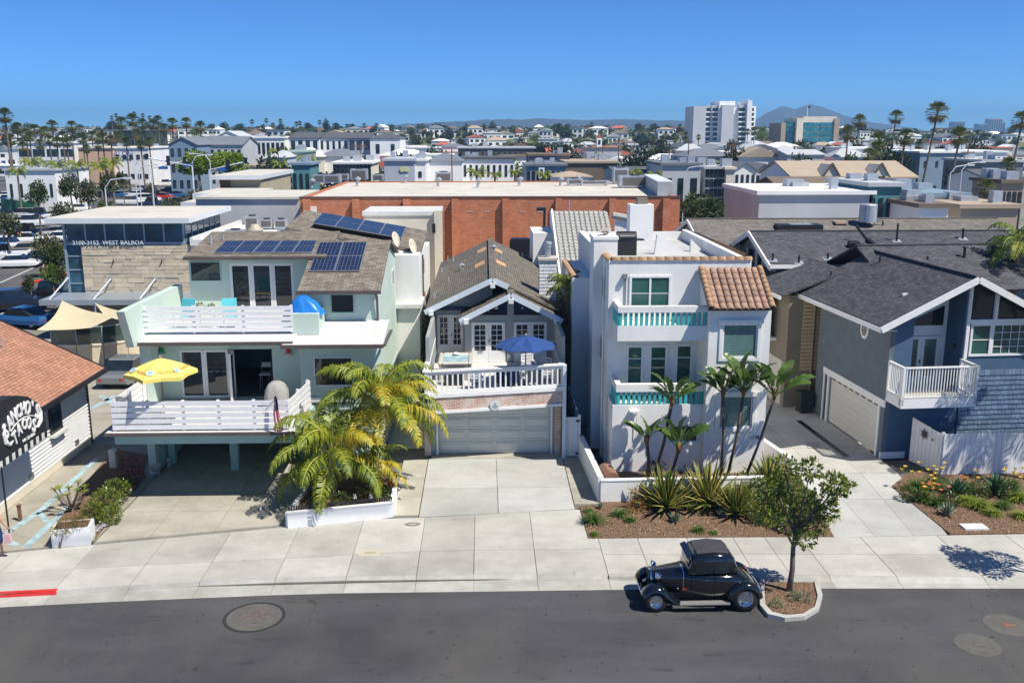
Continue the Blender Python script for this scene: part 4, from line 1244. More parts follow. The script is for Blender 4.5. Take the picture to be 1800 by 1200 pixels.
# low garden wall
lw=thing('garden_wall','low white stucco wall round the tower house garden','wall',(5,34,0))
a,b,c,d=Vector((4.32,33.45,0)),Vector((10.6,33.6,0)),Vector((12.2,35.6,0)),Vector((11.75,38.4,0))
e=Vector((4.08,38.4,0))
for p,q,h in((e,a,.95),(a,b,.85),(Vector((12.3,35.4,0)),d,.85)):
 MB().beam(p+Vector((0,0,h/2)),q+Vector((0,0,h/2)),.18,h).build('wall_run',STUCCO,lw)
 MB().beam(p+Vector((0,0,h+.02)),q+Vector((0,0,h+.02)),.22,.05).build('coping',WHITE,lw)
MB().box(4.5,11.5,33.7,36.0,-.05,.25).build('garden_soil',MULCH,lw)
t=thing('outdoor_oven','brown clay chiminea lying in the corner of the garden wall','chiminea',(4.85,34.6,.25))
mb=MB();mb.prism([(4.85+.3*math.cos(a*.628),34.2,.62+.28*math.sin(a*.628))for a in range(10)],(-.12,1.1,0));mb.build('barrel',M('clay_brown',(.26,.14,.09),.8,.2,4),t)
MB().box(4.6,5.1,34.15,34.9,.25,.4).build('stand',WOODBR,t)
MB().lathe([(.16,0),(.15,.01),(.1,.01)],(4.85,34.19,.62),10).build('mouth',DARK,t)
# ================================================================== BLUE SHINGLED HOUSE
blu=thing('blue_house','blue shingled house with white gable trim, balcony and side garage','house',(19,40,0))
BLUEST=M('slate_blue_stucco',(.125,.15,.175),.9,.1,2,.5,22)
BLUEW=M('navy_blue_paint',(.055,.11,.185),.75,.1,2,.2,20)
BLSH=M('blue_shingle',(.125,.20,.29),.75,.12,4,.2,40,oi=.35)
SHING3=shingle('charcoal_shingles',(.094,.096,.108),.28,.33,.145)
mb=MB(FD)
mb.wall(0,.2,0,6.0,0,6.05,[])
mb.v=[];mb.f=[];mb.mi=[]
for w0,w1,z0,z1 in((0,.45,0,6.0),(.45,5.35,2.3,6.0),(5.35,6.9,0,6.0)):mb.box(0,.2,w0,w1,z0,z1)
mb.box(0.2,7.0,6.7,6.9,0,6.2)
mb.build('side_wall',BLUEST,blu)
MB(FD).box(-.07,0,-.1,6.0,2.27,2.58).build('trim_band',WHITE,blu)
gdo=MB(FD).box(.08,.14,.45,5.35,.03,2.28).build('garage_door',M('cream_door',(.62,.60,.54),.6,.05),blu)
for j in range(7):MB(FD).box(.07,.08,.47,5.33,.06+j*.317,.06+j*.317+.3).build('panel',M('cream_door',(.62,.60,.54),.6,.05),gdo)
for j in range(8):MB(FD).box(.062,.07,.65+j*.6,1.02+j*.6,2.12,2.2).build('vent_slot',BLACKM,gdo)
for w_ in(.3,5.35):MB(FD).box(-.06,.06,w_,w_+.15,0,2.27).build('jamb',WHITE,blu)
MB(FD).tube([(-.1,5.75,0),(-.1,5.75,2.3)],.05,8).build('downspout',WHITE,blu)
# octagonal porthole
ow,oz=FD.side(1521,578,0)
def octo(r,u0,u1,mat,par,nm):
 return MB(FD).prism([(u0,ow+r*math.cos(a*.7854+.39)*.8,oz+r*math.sin(a*.7854+.39))for a in range(8)],(u1-u0,0,0)).build(nm,mat,par)
oc_=octo(.46,-.05,.0,WHITE,blu,'octagonal_window');octo(.34,-.056,-.05,GLASS,oc_,'pane')
# front walls
mb=MB(FD)
mb.box(.2,1.0,0,.2,0,6.3)
mb.box(1.0,3.25,0,.2,0,2.6)
mb.box(.95,1.1,.2,1.3,2.6,6.4)
mb.box(3.2,3.3,0.02,1.3,2.6,7.6)
mb.build('front_wall',BLUEW,blu)
MB(FD).box(-.06,1.05,-.08,-.01,0,.28).build('base_trim',WHITE,blu)
mb=MB(FD);mb.wall(1.1,3.2,1.3,1.45,2.6,6.9,[(1.25,2.95,2.9,5.05)]);mb.build('recess_wall',WHITE,blu)
for a in(1.25,2.1):
 d=MB(FD).wall(a+.005,a+.845,1.26,1.36,2.92,5.03,[(a+.15,a+.7,3.25,4.9)]).build('french_door',WHITE,blu)
 MB(FD).box(a+.15,a+.7,1.3,1.33,3.25,4.9).build('pane',glassmat('grey_green_glass',(.10,.14,.14),.1),d)
MB(FD).box(2.06,2.1,1.2,1.26,3.85,3.98).build('door_handle',BLACKM,blu)
MB(FD).prism([(1.35,1.25,5.5),(3.0,1.25,5.5),(3.0,1.25,6.35),(1.35,1.25,5.62)],(0,.04,0)).build('transom_glass',GLASS,blu)
MB(FD).lathe([(.05,0),(.07,.06),(.07,.2),(.02,.25)],(3.1,.5,4.6),10).build('porch_lamp',BLACKM,blu)
# right block with the tall window wall
wz=[(3.55,4.45,5.98,7.15),(4.6,6.6,5.98,6.9)]
mb=MB(FD)
mb.wall(3.3,10,.0,.2,0,6.0,[(3.5,6.9,4.4,5.8)])
mb.build('window_wall',BLUEW,blu)
window(blu,FD,3.5,4.45,4.4,5.8,0,rows=2,fw=.09,glass=GREENGL)
window(blu,FD,4.45,6.9,4.4,5.8,0,cols=6,rows=4,fw=.09,glass=GREENGL,mw=.022)
MB(FD).box(3.3,7.0,-.05,.1,5.8,5.98).build('window_beam',WHITE,blu)
MB(FD).prism([(3.42,.05,5.98),(4.45,.05,5.98),(4.45,.05,7.05),(3.42,.05,7.55)],(0,.04,0)).build('gable_glass',GLASS,blu)
MB(FD).prism([(4.6,.05,5.98),(6.7,.05,5.98),(4.6,.05,6.98)],(0,.04,0)).build('gable_glass',GLASS,blu)
MB(FD).box(3.28,3.42,-.06,.12,4.3,7.62).build('window_post',WHITE,blu)
MB(FD).box(4.45,4.6,-.06,.12,5.98,7.05).build('window_post',WHITE,blu)
rn=random.Random(8)
r_=0;nsh=0
z=.55
while z<4.25:
 u=3.32+(rn.uniform(-.1,0))
 while u<7.4:
  w_=rn.uniform(.14,.3)
  a,b=max(u,3.32),u+w_-.012
  if b>a+.03 and nsh<290:
   o=MB(FD).prism([(a,-.012,z),(b,-.012,z),(b,-.012,z+.24),(a,-.012,z+.24)],(0,.012,0))
   dzr=rn.uniform(-.012,.012)
   o=MB(FD)
   q=[(a,-.045,z+dzr),(b,-.045,z+dzr),(b,-.008,z+.235),(a,-.008,z+.235)]
   o.prism(q,(0,.03,0));o.build('shingle',BLSH,blu);nsh+=1
  u+=w_
 z+=.215
 # balcony
bal=bpy.data.objects.new('balcony',None);COL.objects.link(bal);bal.parent=blu;bal.location=-WT[blu.name]
B0,B1,BW=.05,3.2,-1.25
MB(FD).box(B0,B1,BW,-.0,2.62,2.86).build('balcony_floor',M('sand_deck',(.5,.45,.36),.8),bal)
MB(FD).box(B0-.04,B1+.04,BW-.05,BW,2.58,2.98).build('fascia',WHITE,bal)
MB(FD).box(B0-.05,B0,BW,0,2.58,2.98).build('fascia',WHITE,bal)
for a,b in(((B0,BW),(B1,BW)),((B0,BW+.1),(B0,-.05)),((B1,BW+.1),(B1,-.05))):
 a3,b3=Vector((*a,0)),Vector((*b,0))
 for z,h in((4.28,.06),(3.05,.05)):
  MB(FD).beam(a3+Vector((0,0,z)),b3+Vector((0,0,z)),.1,h).build('rail',WHITE,bal)
 n=int((b3-a3).length/.125)
 for i in range(n+1):
  c=a3.lerp(b3,i/n);s_=.1 if i in(0,n)else .035
  MB(FD).box(c.x-s_/2,c.x+s_/2,c.y-s_/2,c.y+s_/2,2.7 if s_>.05 else 2.9,4.3 if s_>.05 else 4.26).build('post' if s_>.05 else 'baluster',WHITE,bal)
  # roof
def fgable(parent,F,um,zp,ul,ur,ze,w0,w1,mat,th=.1):
 for ue in(ul,ur):
  n=Vector((-(zp-ze)*(1 if ue<um else-1),0,abs(um-ue))).normalized()*th
  MB(F).prism([(ue,w0,ze),(um,w0,zp),(um,w1,zp),(ue,w1,ze)],n).build('roof',mat,parent)
fgable(blu,FD,3.25,7.76,-.68,7.2,5.78,-.6,8.6,SHING3)
MB(FD).beam((3.25,-.6,7.9),(3.25,8.6,7.9),.3,.05).build('ridge_cap',SHING3,blu)
for p,q in(((-.75,-.64,5.74),(3.25,-.64,7.76)),((3.25,-.64,7.76),(7.25,-.64,5.74))):
 MB(FD).beam(p,q,.06,.26).build('rake_board',WHITE,blu)
MB(FD).box(-.78,-.7,-.6,8.6,5.62,5.82).build('eave_fascia',WHITE,blu)
MB(FD).box(-.7,0,-.5,8.6,5.66,5.7).build('soffit',WHITE2,blu)
def xroof(parent,F,u0,u1,wf,wr,wb,ze,zr,mat,zb=None):
 zb=ze if zb is None else zb
 for a,za in((wf,ze),(wb,zb)):
  n=Vector((0,-(zr-za)*(1 if a<wr else-1),abs(wr-a))).normalized()*.1
  MB(F).prism([(u0,a,za),(u1,a,za),(u1,wr,zr),(u0,wr,zr)],n).build('roof',mat,parent)
 MB(F).beam((u0,wr,zr+.11),(u1,wr,zr+.11),.3,.05).build('ridge_cap',mat,parent)
xroof(blu,FD,2.4,17,4.6,8.7,13,6.35,8.0,SHING3)
SB=Slope(FD.w((-.68,-.6,5.88)),Vector(FD.w((-.68,1,0)))-Vector(FD.w((-.68,0,0))),Vector(FD.w((3.25,0,7.86)))-Vector(FD.w((-.68,0,5.88))))
for px,py,h in((1460,487,.3),(1546,462,.4),(1630,457,.18)):
 a,b=SB.hit(px,py);vent_pipe(blu,SB.p(a,b,0),h,.05,BLACKM)
for px,py in((1695,450),(1745,442)):
 a=FD.hit(px,py,7.4);vent_pipe(blu,FD.w((a[0],7.4,7.5)),.55,.07,BLACKM,True)
 # tan wing behind with curved sunroom window
tan=thing('tan_house','tan stucco house behind the blue one with a curved white sunroom window','house',FD.w((0,10,0)))
TANS=M('tan_stucco',(.22,.19,.14),.9,.06,1.5,.4,26)
TANL=M('tan_siding',(.52,.40,.24),.75,.08)
MB(FD).box(-1.2,1.6,7.9,14,0,5.75).build('wall',TANS,tan)
for j in range(20):MB(FD).box(-.45,.6,7.86,7.9,1.9+j*.19,1.9+j*.19+.15).build('siding_board',TANL,tan)
MB(FD).tube([(.1,7.8,0),(.1,7.8,5.5)],.06,6).build('downspout',M('tan_spout',(.25,.2,.15),.6),tan)
gdt=MB(FD).box(-1.26,-1.2,8.2,13.2,.02,2.35).build('garage_door',M('cream_door',(.62,.60,.54),.6,.05),tan)
for j in range(5):MB(FD).box(-1.28,-1.26,8.25,13.15,.06+j*.46,.06+j*.46+.43).build('panel',M('cream_door',(.62,.60,.54),.6,.05),gdt)
sr=MB(FD).box(-1.75,-1.2,9.3,12.3,3.15,3.32).build('sunroom_window',WHITE,tan)
prof=[(-1.72,3.32),(-1.72,4.95),(-1.66,5.3),(-1.5,5.6),(-1.25,5.78),(-.6,5.9)]
for i in range(3):
 w0,w1=9.3+i,10.3+i
 for(u0,z0),(u1,z1)in zip(prof,prof[1:]):
  if z0==3.32:
   for za,zb in((3.32,4.1),(4.14,4.95)):MB(FD).prism([(u0,w0+.05,za),(u0,w1-.05,za),(u0,w1-.05,zb),(u0,w0+.05,zb)],(.03,0,0)).build('pane',GLASS,sr)
  else:MB(FD).prism([(u0,w0+.05,z0),(u0,w1-.05,z0),(u1,w1-.05,z1),(u1,w0+.05,z1)],(.03,0,-.02)).build('pane',GLASS,sr)
for i in range(4):MB(FD).tube([(u,9.3+i,z)for u,z in prof],.04,6).build('rib',WHITE,sr)
for z in(4.12,4.95):MB(FD).box(-1.76,-1.7,9.3,12.3,z-.03,z+.03).build('bar',WHITE,sr)
fgable(tan,FD,1.6,6.9,-1.75,5.2,5.72,7.6,14.4,SHING3)
MB(FD).box(-1.85,-1.76,7.6,14.4,5.6,5.78).build('eave_fascia',WHITE,tan)
t=thing('wheelie_bin','dark green rubbish bin tucked beside the garage corner','bin',FD.w((-.45,7.0,0)))
MB(FD).prism([(-.75,6.7,0),(-.2,6.7,0),(-.15,6.65,1.0),(-.8,6.65,1.0)],(0,.55,0)).build('body',M('bin_green',(.015,.03,.025),.5),t)
MB(FD).box(-.83,-.12,6.6,7.25,1.0,1.07).build('lid',M('bin_green',(.015,.03,.025),.5),t)
for s_ in(-.7,-.25):MB(FD).lathe([(.02,0),(.1,.02),(.1,.1),(.02,.12)],(s_,7.28,0),10).build('wheel',BLACKM,t)
# white gate and board fence
fc=thing('board_fence','white painted board fence along the blue house front garden','fence',(20,35.7,0))
A,B,Cc=Vector((17.95,37.55,0)),Vector((18.5,35.85,0)),Vector((26,36.1,0))
n=34
for i in range(n):
 p,q=B.lerp(Cc,i/n),B.lerp(Cc,(i+1)/n)
 MB().beam(p+Vector((.01,0,.9)),q-Vector((.004,0,-.9)),.03,1.72).build('board',WHITE,fc)
for i in range(5):p=B.lerp(Cc,i/4);MB().box(p.x-.06,p.x+.06,p.y+.03,p.y+.15,0,1.8).build('post',WHITE,fc)
gt=thing('garden_gate','white sloping-topped plank gate with a metal sun ornament','gate',(18.2,36.7,0))
for i in range(8):
 p,q=A.lerp(B,i/8+.004),A.lerp(B,(i+1)/8-.004)
 h0,h1=1.95-.28*i/8,1.95-.28*(i+1)/8
 MB().prism([(p.x,p.y,.05),(q.x,q.y,.05),(q.x,q.y,h1),(p.x,p.y,h0)],(.035,.02,0)).build('plank',WHITE,gt)
gc=A.lerp(B,.42)+Vector((-.04,-.02,1.45));gx=(B-A).normalized()
mb=MB()
for i in range(12):
 a=i*.5236;L=.26 if i%2 else .2
 d=gx*math.cos(a)+Vector((0,0,math.sin(a)));e2=gx*-math.sin(a)+Vector((0,0,math.cos(a)))
 mb.prism([gc+d*.08-e2*.03,gc+d*L,gc+d*.08+e2*.03],(-.015,-.006,0))
mb.lathe([(.1,0)],(0,0,0),3)if False else None
o=mb.build('sun_ornament',M('rusty_metal',(.08,.05,.04),.7),gt)
MB().prism([gc+gx*.1*math.cos(i*.628)+Vector((0,0,.1*math.sin(i*.628)))for i in range(10)],(-.02,-.008,0)).build('sun_disc',M('rusty_metal',(.08,.05,.04),.7),gt)
MB().beam(gc+gx*.42-Vector((0,0,.1)),gc+gx*.5-Vector((0,0,.1)),.05,.05).build('latch',BLACKM,gt)
# ================================================================== HOUSES BEHIND ON THE SIDE STREET
SHING4=shingle('brown_grey_shingles_far',(.20,.185,.165),.22,.33,.15)
BLUEG=M('blue_grey_siding',(.22,.27,.33),.8,.06,1)
BLUEM=M('mid_blue_siding',(.10,.17,.27),.8,.06,1)
d2=thing('slate_roof_house','blue sided house with a long charcoal roof and open white gable','house',(22,54,0))
xroof(d2,F0,15.3,36,49.6,54,58.4,6.65,8.0,SHING3)
MB().box(15.7,36,50,58,0,6.65).build('wall',BLUEM,d2)
MB().box(15.6,15.72,50,58,0,6.65).build('gable_side',BLUEG,d2)
MB().prism([(15.62,50,6.6),(15.62,58,6.6),(15.62,54,7.95)],(.1,0,0)).build('gable_wall',BLUEG,d2)
for p,q in(((15.2,49.55,6.6),(15.2,54,7.97)),((15.2,54,7.97),(15.2,58.4,6.6))):MB().beam(p,q,.1,.28).build('rake_board',WHITE,d2)
for y in(52.5,54.2):MB().box(15.56,15.6,y,y+1.1,5.4,7.0).build('gable_window',GLASS,d2)
for y in(50.6,53.3,55.2,57.2):MB().box(15.5,15.6,y-.06,y+.06,0,7.0).build('white_post',WHITE,d2)
for j in range(16):MB().box(15.58,15.6,49.9,58,.8+j*.3,.8+j*.3+.22).build('white_siding',M('pale_siding',(.55,.58,.6),.7),d2)
MB().box(15.2,36,49.52,49.6,6.55,6.75).build('gutter',WHITE,d2)
S=Slope((15.3,49.6,6.75),(1,0,0),(0,4.4,1.35))
for px,py,h,c in((1358,458,.4,0),(1404,462,.4,0),(1455,455,.3,0),(1576,424,1.0,0),(1692,420,.5,1)):
 a,b=S.hit(px,py);vent_pipe(d2,S.p(a,b,0),h,.06,BLACKM,bool(c));mb=MB();S.box(mb,a-.25,a+.25,b-.2,b+.2,.0,.02);mb.build('flashing',GALV,d2)
a,b=S.hit(1522,430)
MB().beam(S.p(a-.5,b+.7,.9),S.p(a,b,.3),.12,.12).build('bent_flue',BLACKM,d2);MB().beam(S.p(a,b,.3),S.p(a+.4,b-.8,.1),.25,.25).build('bent_flue',BLACKM,d2)
a,b=S.hit(1500,434);mb=MB();S.box(mb,a-.3,a+.3,b-.2,b+.2,0,.3);mb.build('roof_vent',BLACKM,d2)
d3=thing('brown_roof_house','long grey-blue house with a low brown shingle roof and a roof tank','house',(22,62,0))
xroof(d3,F0,13.4,34,57.6,62,66.4,6.75,8.0,SHING4)
MB().box(13.7,34,58,66,0,6.8).build('wall',BLUEG,d3)
MB().prism([(13.7,58,6.8),(13.7,66,6.8),(13.7,62,7.95)],(.1,0,0)).build('gable_wall',BLUEG,d3)
for p,q in(((13.35,57.55,6.7),(13.35,62,7.97)),((13.35,62,7.97),(13.35,66.4,6.7))):MB().beam(p,q,.1,.22).build('rake_board',WHITE,d3)
MB().box(13.4,34,57.5,57.6,6.66,6.84).build('gutter',WHITE,d3)
for y in(59.2,61.6):window(d3,Fr(13.7,y,-90),-.5,.5,5.1,6.2,0,1,2,frame=WHITE2)
for u in(15.6,17.4):window(d3,F0,u,u+1.4,5.6,6.3,58,2,1,frame=M('navy_frame',(.03,.06,.1),.6))
S=Slope((13.4,57.6,6.85),(1,0,0),(0,4.4,1.25))
def onroof(px,py):a,b=S.hit(px,py);return S.p(a,b,0)
p=onroof(1524,397)
tk=MB().lathe([(.55,.25),(.55,1.35),(.5,1.4),(.1,1.45)],p,18).build('roof_tank',GALV,d3)
mb=MB()
for a in range(4):mb.tube([(p.x+.45*math.cos(a*1.57),p.y+.45*math.sin(a*1.57),p.z),(p.x+.45*math.cos(a*1.57),p.y+.45*math.sin(a*1.57),p.z+.3)],.03,5)
mb.build('tank_leg',BLACKM,tk);MB().tube([(p.x+.6,p.y,p.z+.3),(p.x+1.0,p.y,p.z+.35),(p.x+1.05,p.y,p.z+.05)],.06,6).build('pipe',BLACKM,tk)
p=onroof(1404,404);MB().box(p.x-1.4,p.x+1.4,p.y-.5,p.y+.7,p.z-.1,p.z+.35).build('skylight_kerb',BLACKM,d3)
MB().box(p.x-.6,p.x+.8,p.y-.3,p.y+.5,p.z+.35,p.z+.37).build('skylight_glass',M('skylight',(.3,.35,.4),.2),d3)
p=onroof(1476,393);MB().box(p.x-.4,p.x+.4,p.y-.4,p.y+.3,p.z,p.z+.15).build('roof_vent',M('copper_vent',(.4,.3,.2),.6),d3)
d5=thing('small_gable_house','small cream gable with brown bargeboards in front of the blue houses','house',(13,54,0))
g1=F0.hit(1268,425,53);gl=F0.hit(1232,444,53);gr=F0.hit(1303,446,53)
MB().prism([(gl[0],53,0),(gr[0],53,0),(gr[0],53,gr[1]),(g1[0]-.6,53,g1[1]),(gl[0],53,gl[1])],(0,.2,0)).build('gable_wall',STUCCO2,d5)
MB().prism([(gr[0]+.2,52.8,gr[1]-.1),(g1[0]-.6,52.8,g1[1]+.05),(g1[0]-.6,57.5,g1[1]+.05),(gr[0]+.2,57.5,gr[1]-.1)],(.05,0,.1)).build('roof',SHING4,d5)
MB().prism([(gl[0]-.2,52.8,gl[1]-.1),(g1[0]-.6,52.8,g1[1]+.05),(g1[0]-.6,57.5,g1[1]+.05),(gl[0]-.2,57.5,gl[1]-.1)],(-.05,0,.1)).build('roof',SHING4,d5)
MB().box(gl[0],gr[0],53.2,57.5,0,gl[1]-.2).build('wall',STUCCO2,d5)
for p,q in(((gl[0]-.2,52.75,gl[1]-.05),(g1[0]-.6,52.75,g1[1]+.1)),((g1[0]-.6,52.75,g1[1]+.1),(gr[0]+.2,52.75,gr[1]-.05))):MB().beam(p,q,.08,.2).build('bargeboard',WOODBR,d5)
# white house behind the mint one, with tilted solar roof
a2=thing('white_rear_house','white stucco house behind the mint one with a tilted solar roof and two dishes','house',(-6,52,0))
c0=F0.side(745,410,-3.15)
MB().box(-9.6,-3.3,49.2,57,0,7.2).build('wall',STUCCO,a2)
MB().box(-4.9,-3.3,47.1,49.2,0,5.0).build('porch_block',STUCCO,a2)
MB().box(-5.2,-3.15,46.8,49.2,5.0,5.2).build('porch_roof',DECKT,a2)
MB().box(-4.6,-3.3,47.4,49.2,5.2,7.6).build('stair_block',STUCCO,a2)
q0,q1,q2,q3=(-10.2,48.8,8.75),(-3.25,48.8,7.55),(-3.25,54.5,8.0),(-10.2,54.5,9.2)
MB().prism([q0,q1,q2,q3],(0,0,.12)).build('roof',SHING1,a2)
MB().prism([(-10.2,48.78,8.45),(-3.25,48.78,7.25),(-3.25,48.78,7.5),(-10.2,48.78,8.7)],(0,-.08,0)).build('fascia',WHITE,a2)
MB().prism([(-9.6,49.2,7.2),(-3.3,49.2,7.2),(-3.3,49.2,7.5),(-9.6,49.2,8.6)],(0,5,0)).build('upper_wall',STUCCO,a2)
S=Slope((-10.2,48.8,8.87),(6.95,0,-1.2),(0,5.7,.45))
panels(a2,S,1.2,5.9,1.0,4.3,4,2,.25)
for px,py,sc in((675,410,.42),(694,422,.42)):
 p=gp(px,py,8.6)
 dm=MB();dm.lathe([(.05,0),(.25,.03),(.42,.1),(.43,.12),(.25,.05),(.04,.02)],(0,0,0),16)
 B4=basis((0,0,0),(.35,1,0),(-.3,.1,1)).to_4x4()
 dm.v=[tuple(B4@Vector(v)+Vector((-4.6+(px-675)*.045,48.5,8.25-(py-410)*.03)))for v in dm.v]
 dm.build('satellite_dish',M('rusty_dish',(.62,.55,.44),.6,.2,3),a2,True)
 MB().tube([(-4.6+(px-675)*.045,48.6,7.6),(-4.6+(px-675)*.045,48.55,8.25-(py-410)*.03)],.03,6).build('mast',GREYM,a2)
for y,z in((50.2,6.2),(50.6,4.3)):
 MB().box(-3.3,-3.26,y,y+.9,z,z+.8).build('side_window',GLASS,a2)
MB().tube([(-3.22,49.25,5.2),(-3.22,49.25,7.4)],.05,6).build('downspout',GUTTER,a2)
# white house with grey roof tiles behind the tower
tl=thing('grey_tile_house','white walled house with a steep grey curved-tile roof behind the tower house','house',(5,56,0))
GTILE=M('grey_tile',(.36,.355,.33),.85,.12,3,.1,20)
u0=F0.hit(983,378,60)
SG=Slope((4.35,50.4,4.6),(1,0,0),(0,9.2,4.15))
mb=MB();SG.box(mb,0,3.4,0,SG.L,-.12,0);mb.build('roof_deck',M('roof_underlay',(.12,.08,.06),.9),tl)
mb=MB();nc,nr=11,26
for i in range(nc):
 for j in range(nr):
  a,b,wd,ln=3.4*i/nc,SG.L*j/nr,3.4/nc,SG.L/nr
  pr=[(0,.0),(.12,.05),(.3,.09),(.5,.05),(.7,.01),(1,.0)]
  lo=mb.add([SG.p(a+wd*t_,b,z_+.035)for t_,z_ in pr]);hi=mb.add([SG.p(a+wd*t_,b+ln*1.1,z_)for t_,z_ in pr]);un=mb.add([SG.p(a+wd*t_,b,z_*.5)for t_,z_ in pr])
  for q in range(5):mb.face((lo+q,lo+q+1,hi+q+1,hi+q));mb.face((un+q,un+q+1,lo+q+1,lo+q))
o=mb.build('roof_tile',GTILE,tl);o['kind']='stuff'
mb=MB();mb.prism([(4.2,50.6,0),(4.2,59.6,0),(4.2,59.6,8.95),(4.2,50.6,4.8)],(.12,0,0));mb.box(4.3,7.8,59.6,62,0,8.6);mb.box(3.0,4.2,58,62,0,7.6);mb.build('wall',STUCCO,tl)
MB().prism([(7.75,56,5),(9.4,56,5),(9.4,56,8.2),(7.75,56,8.75)],(0,.2,0)).build('end_wall',STUCCO,tl)
MB().tube([(7.6,56,8.85),(8.4,56,8.7),(9.5,56,8.25)],.2,8).build('ridge_tile',GTILE,tl)
# ================================================================== TACO SHOP
tac=thing('taco_shop','white clapboard taco shop with orange shingle roof and black arched sign','shop',(-19,36,0))
ORSH=shingle('orange_shingles',(.43,.215,.14),.14,.33,.15)
BRD=M('white_clapboard',(.72,.72,.71),.6,.05,2,.05)
MB().box(-24,-17.78,28,41,0,2.95).build('wall',WHITE2,tac)
MB().box(-17.8,-17.7,28,41.06,0,.34).build('plinth',STUCCO2,tac)
for j in range(16):
 z=.35+j*.16
 MB().prism([(-17.685,28,z),(-17.685,41.02,z),(-17.775,41.02,z+.162),(-17.775,28,z+.162)],(-.03,0,0)).build('clapboard',BRD,tac)
MB().box(-17.76,-17.66,41.02,41.12,0,2.95).build('corner_board',BLACKM,tac)
for y in(29.6,32.2,35.2,39.4):MB().box(-17.72,-17.68,y,y+.35,.42,.62).build('foundation_vent',GREYM,tac)
hz=F0.hit(0,563,41.8)
sl_=(hz[1]-3.3)/(-17.1-hz[0])
SO=Slope((-17.1,24,3.28),(0,1,0),(-6.5,0,6.5*sl_))
mb=MB();SO.box(mb,0,17.8,0,SO.L,-.08,0);mb.build('roof',ORSH,tac)
MB().box(-17.1,-17.0,24,41.85,3.1,3.3).build('eave_fascia',BLACKM,tac)
MB().beam((-17.1,41.83,3.2),(-23.6,41.83,3.2+6.5*sl_),.1,.2).build('rake_board',BLACKM,tac)
mb=MB();mb.prism([(-17.8,41.0,2.9),(-24,41.0,2.9),(-24,41.0,2.9+6*sl_),(-17.8,41.0,3.3)],(0,-.1,0));mb.build('gable_wall',WHITE2,tac)
a,b=SO.hit(5,612);MB().tube([SO.p(a,b,0),SO.p(a,b,0)+Vector((0,0,.45))],.03,6).build('vent_pipe',GALV,tac)
for y0,y1 in((37.35,38.15),):
 w_=MB().box(-17.7,-17.62,y0-.12,y1+.12,1.62,2.9).build('shop_window',BLACKM,tac)
 MB().box(-17.62,-17.6,y0,y1,1.75,2.85).build('pane',GLASS,w_)
 MB().box(-17.7,-17.45,y0-.2,y1+.2,1.5,1.6).build('sill',WHITE2,w_)
 # arched black sign awning with striped valance
arch=[(34.75,2.62),(34.7,3.35),(34.3,3.8),(33.6,4.25),(32.8,4.52),(31.8,4.62),(30.8,4.52),(30.0,4.25),(29.3,3.8),(28.9,3.35),(28.85,2.62)]
SGN=M('black_canvas',(.016,.018,.022),.65,.15,3)
sg=MB().prism([(-16.62,y,z)for y,z in arch],(-.5,0,0)).build('sign_awning',SGN,tac)
nv=26
for i in range(nv):
 y=28.85+5.9*i/nv;w_=5.9/nv
 MB().prism([(-16.62,y,2.62),(-16.62,y+w_,2.62),(-16.62,y+w_*.95,2.36),(-16.62,y+w_*.05,2.36)],(-.02,0,0)).build('valance_stripe',SGN if i%2 else WHITE2,sg)
SW=M('sign_white',(.78,.78,.77),.6)
def arc_text(txt,yc,zc,size,rise,spread,tilt):
 n=len(txt)
 for i,ch_ in enumerate(txt):
  t_=(i-(n-1)/2)/((n-1)/2)
  y,z=yc+t_*spread,zc+rise*(1-t_*t_)-rise*.5
  a=-tilt*t_
  text_mesh('sign_letter',ch_,size*(1+.25*abs(t_)),SW,basis((-16.6,y,z),(0,math.cos(a),math.sin(a)),(0,-math.sin(a),math.cos(a)))@Matrix.Diagonal((.95,1.25,1,1)),sg,.02,bold=.012)
arc_text("SANCHO'S",32.95,3.72,.50,.42,1.18,.38)
arc_text("TACOS",33.05,3.22,.44,.28,.72,.3)
for k_,s_ in((-1,1),(1,1)):
 pts=[(-16.6,32.98+k_*q,z)for q,z in((1.25,3.75),(1.38,3.45),(1.3,3.15),(1.05,2.98),(.8,3.05))]
 MB().tube(pts,[.03,.07,.09,.06,.02],6).build('sign_scroll',SW,sg)
MB().tube([(-16.6,32.1+i*.2,3.42+.2*(1-((i-4.5)/4.5)**2))for i in range(10)],.022,5).build('sign_rule',SW,sg)
text_mesh('sign_phone','949-723-0206',.17,SW,basis((-16.6,33.3,2.8),(0,1,0),(0,0,1)),sg,.01)
MB().tube([(-16.5,31.0,0),(-16.5,31.0,2.5)],.03,6).build('awning_post',BLACKM,tac)
p=gp(36,914,0);t=thing('hitching_post','short dark wooden post beside the taco shop path','post',p)
MB().box(p.x-.05,p.x+.05,p.y-.05,p.y+.05,0,.55).build('post',WOODBR,t);MB().box(p.x-.065,p.x+.065,p.y-.065,p.y+.065,.55,.6).build('cap',WOODBR,t)
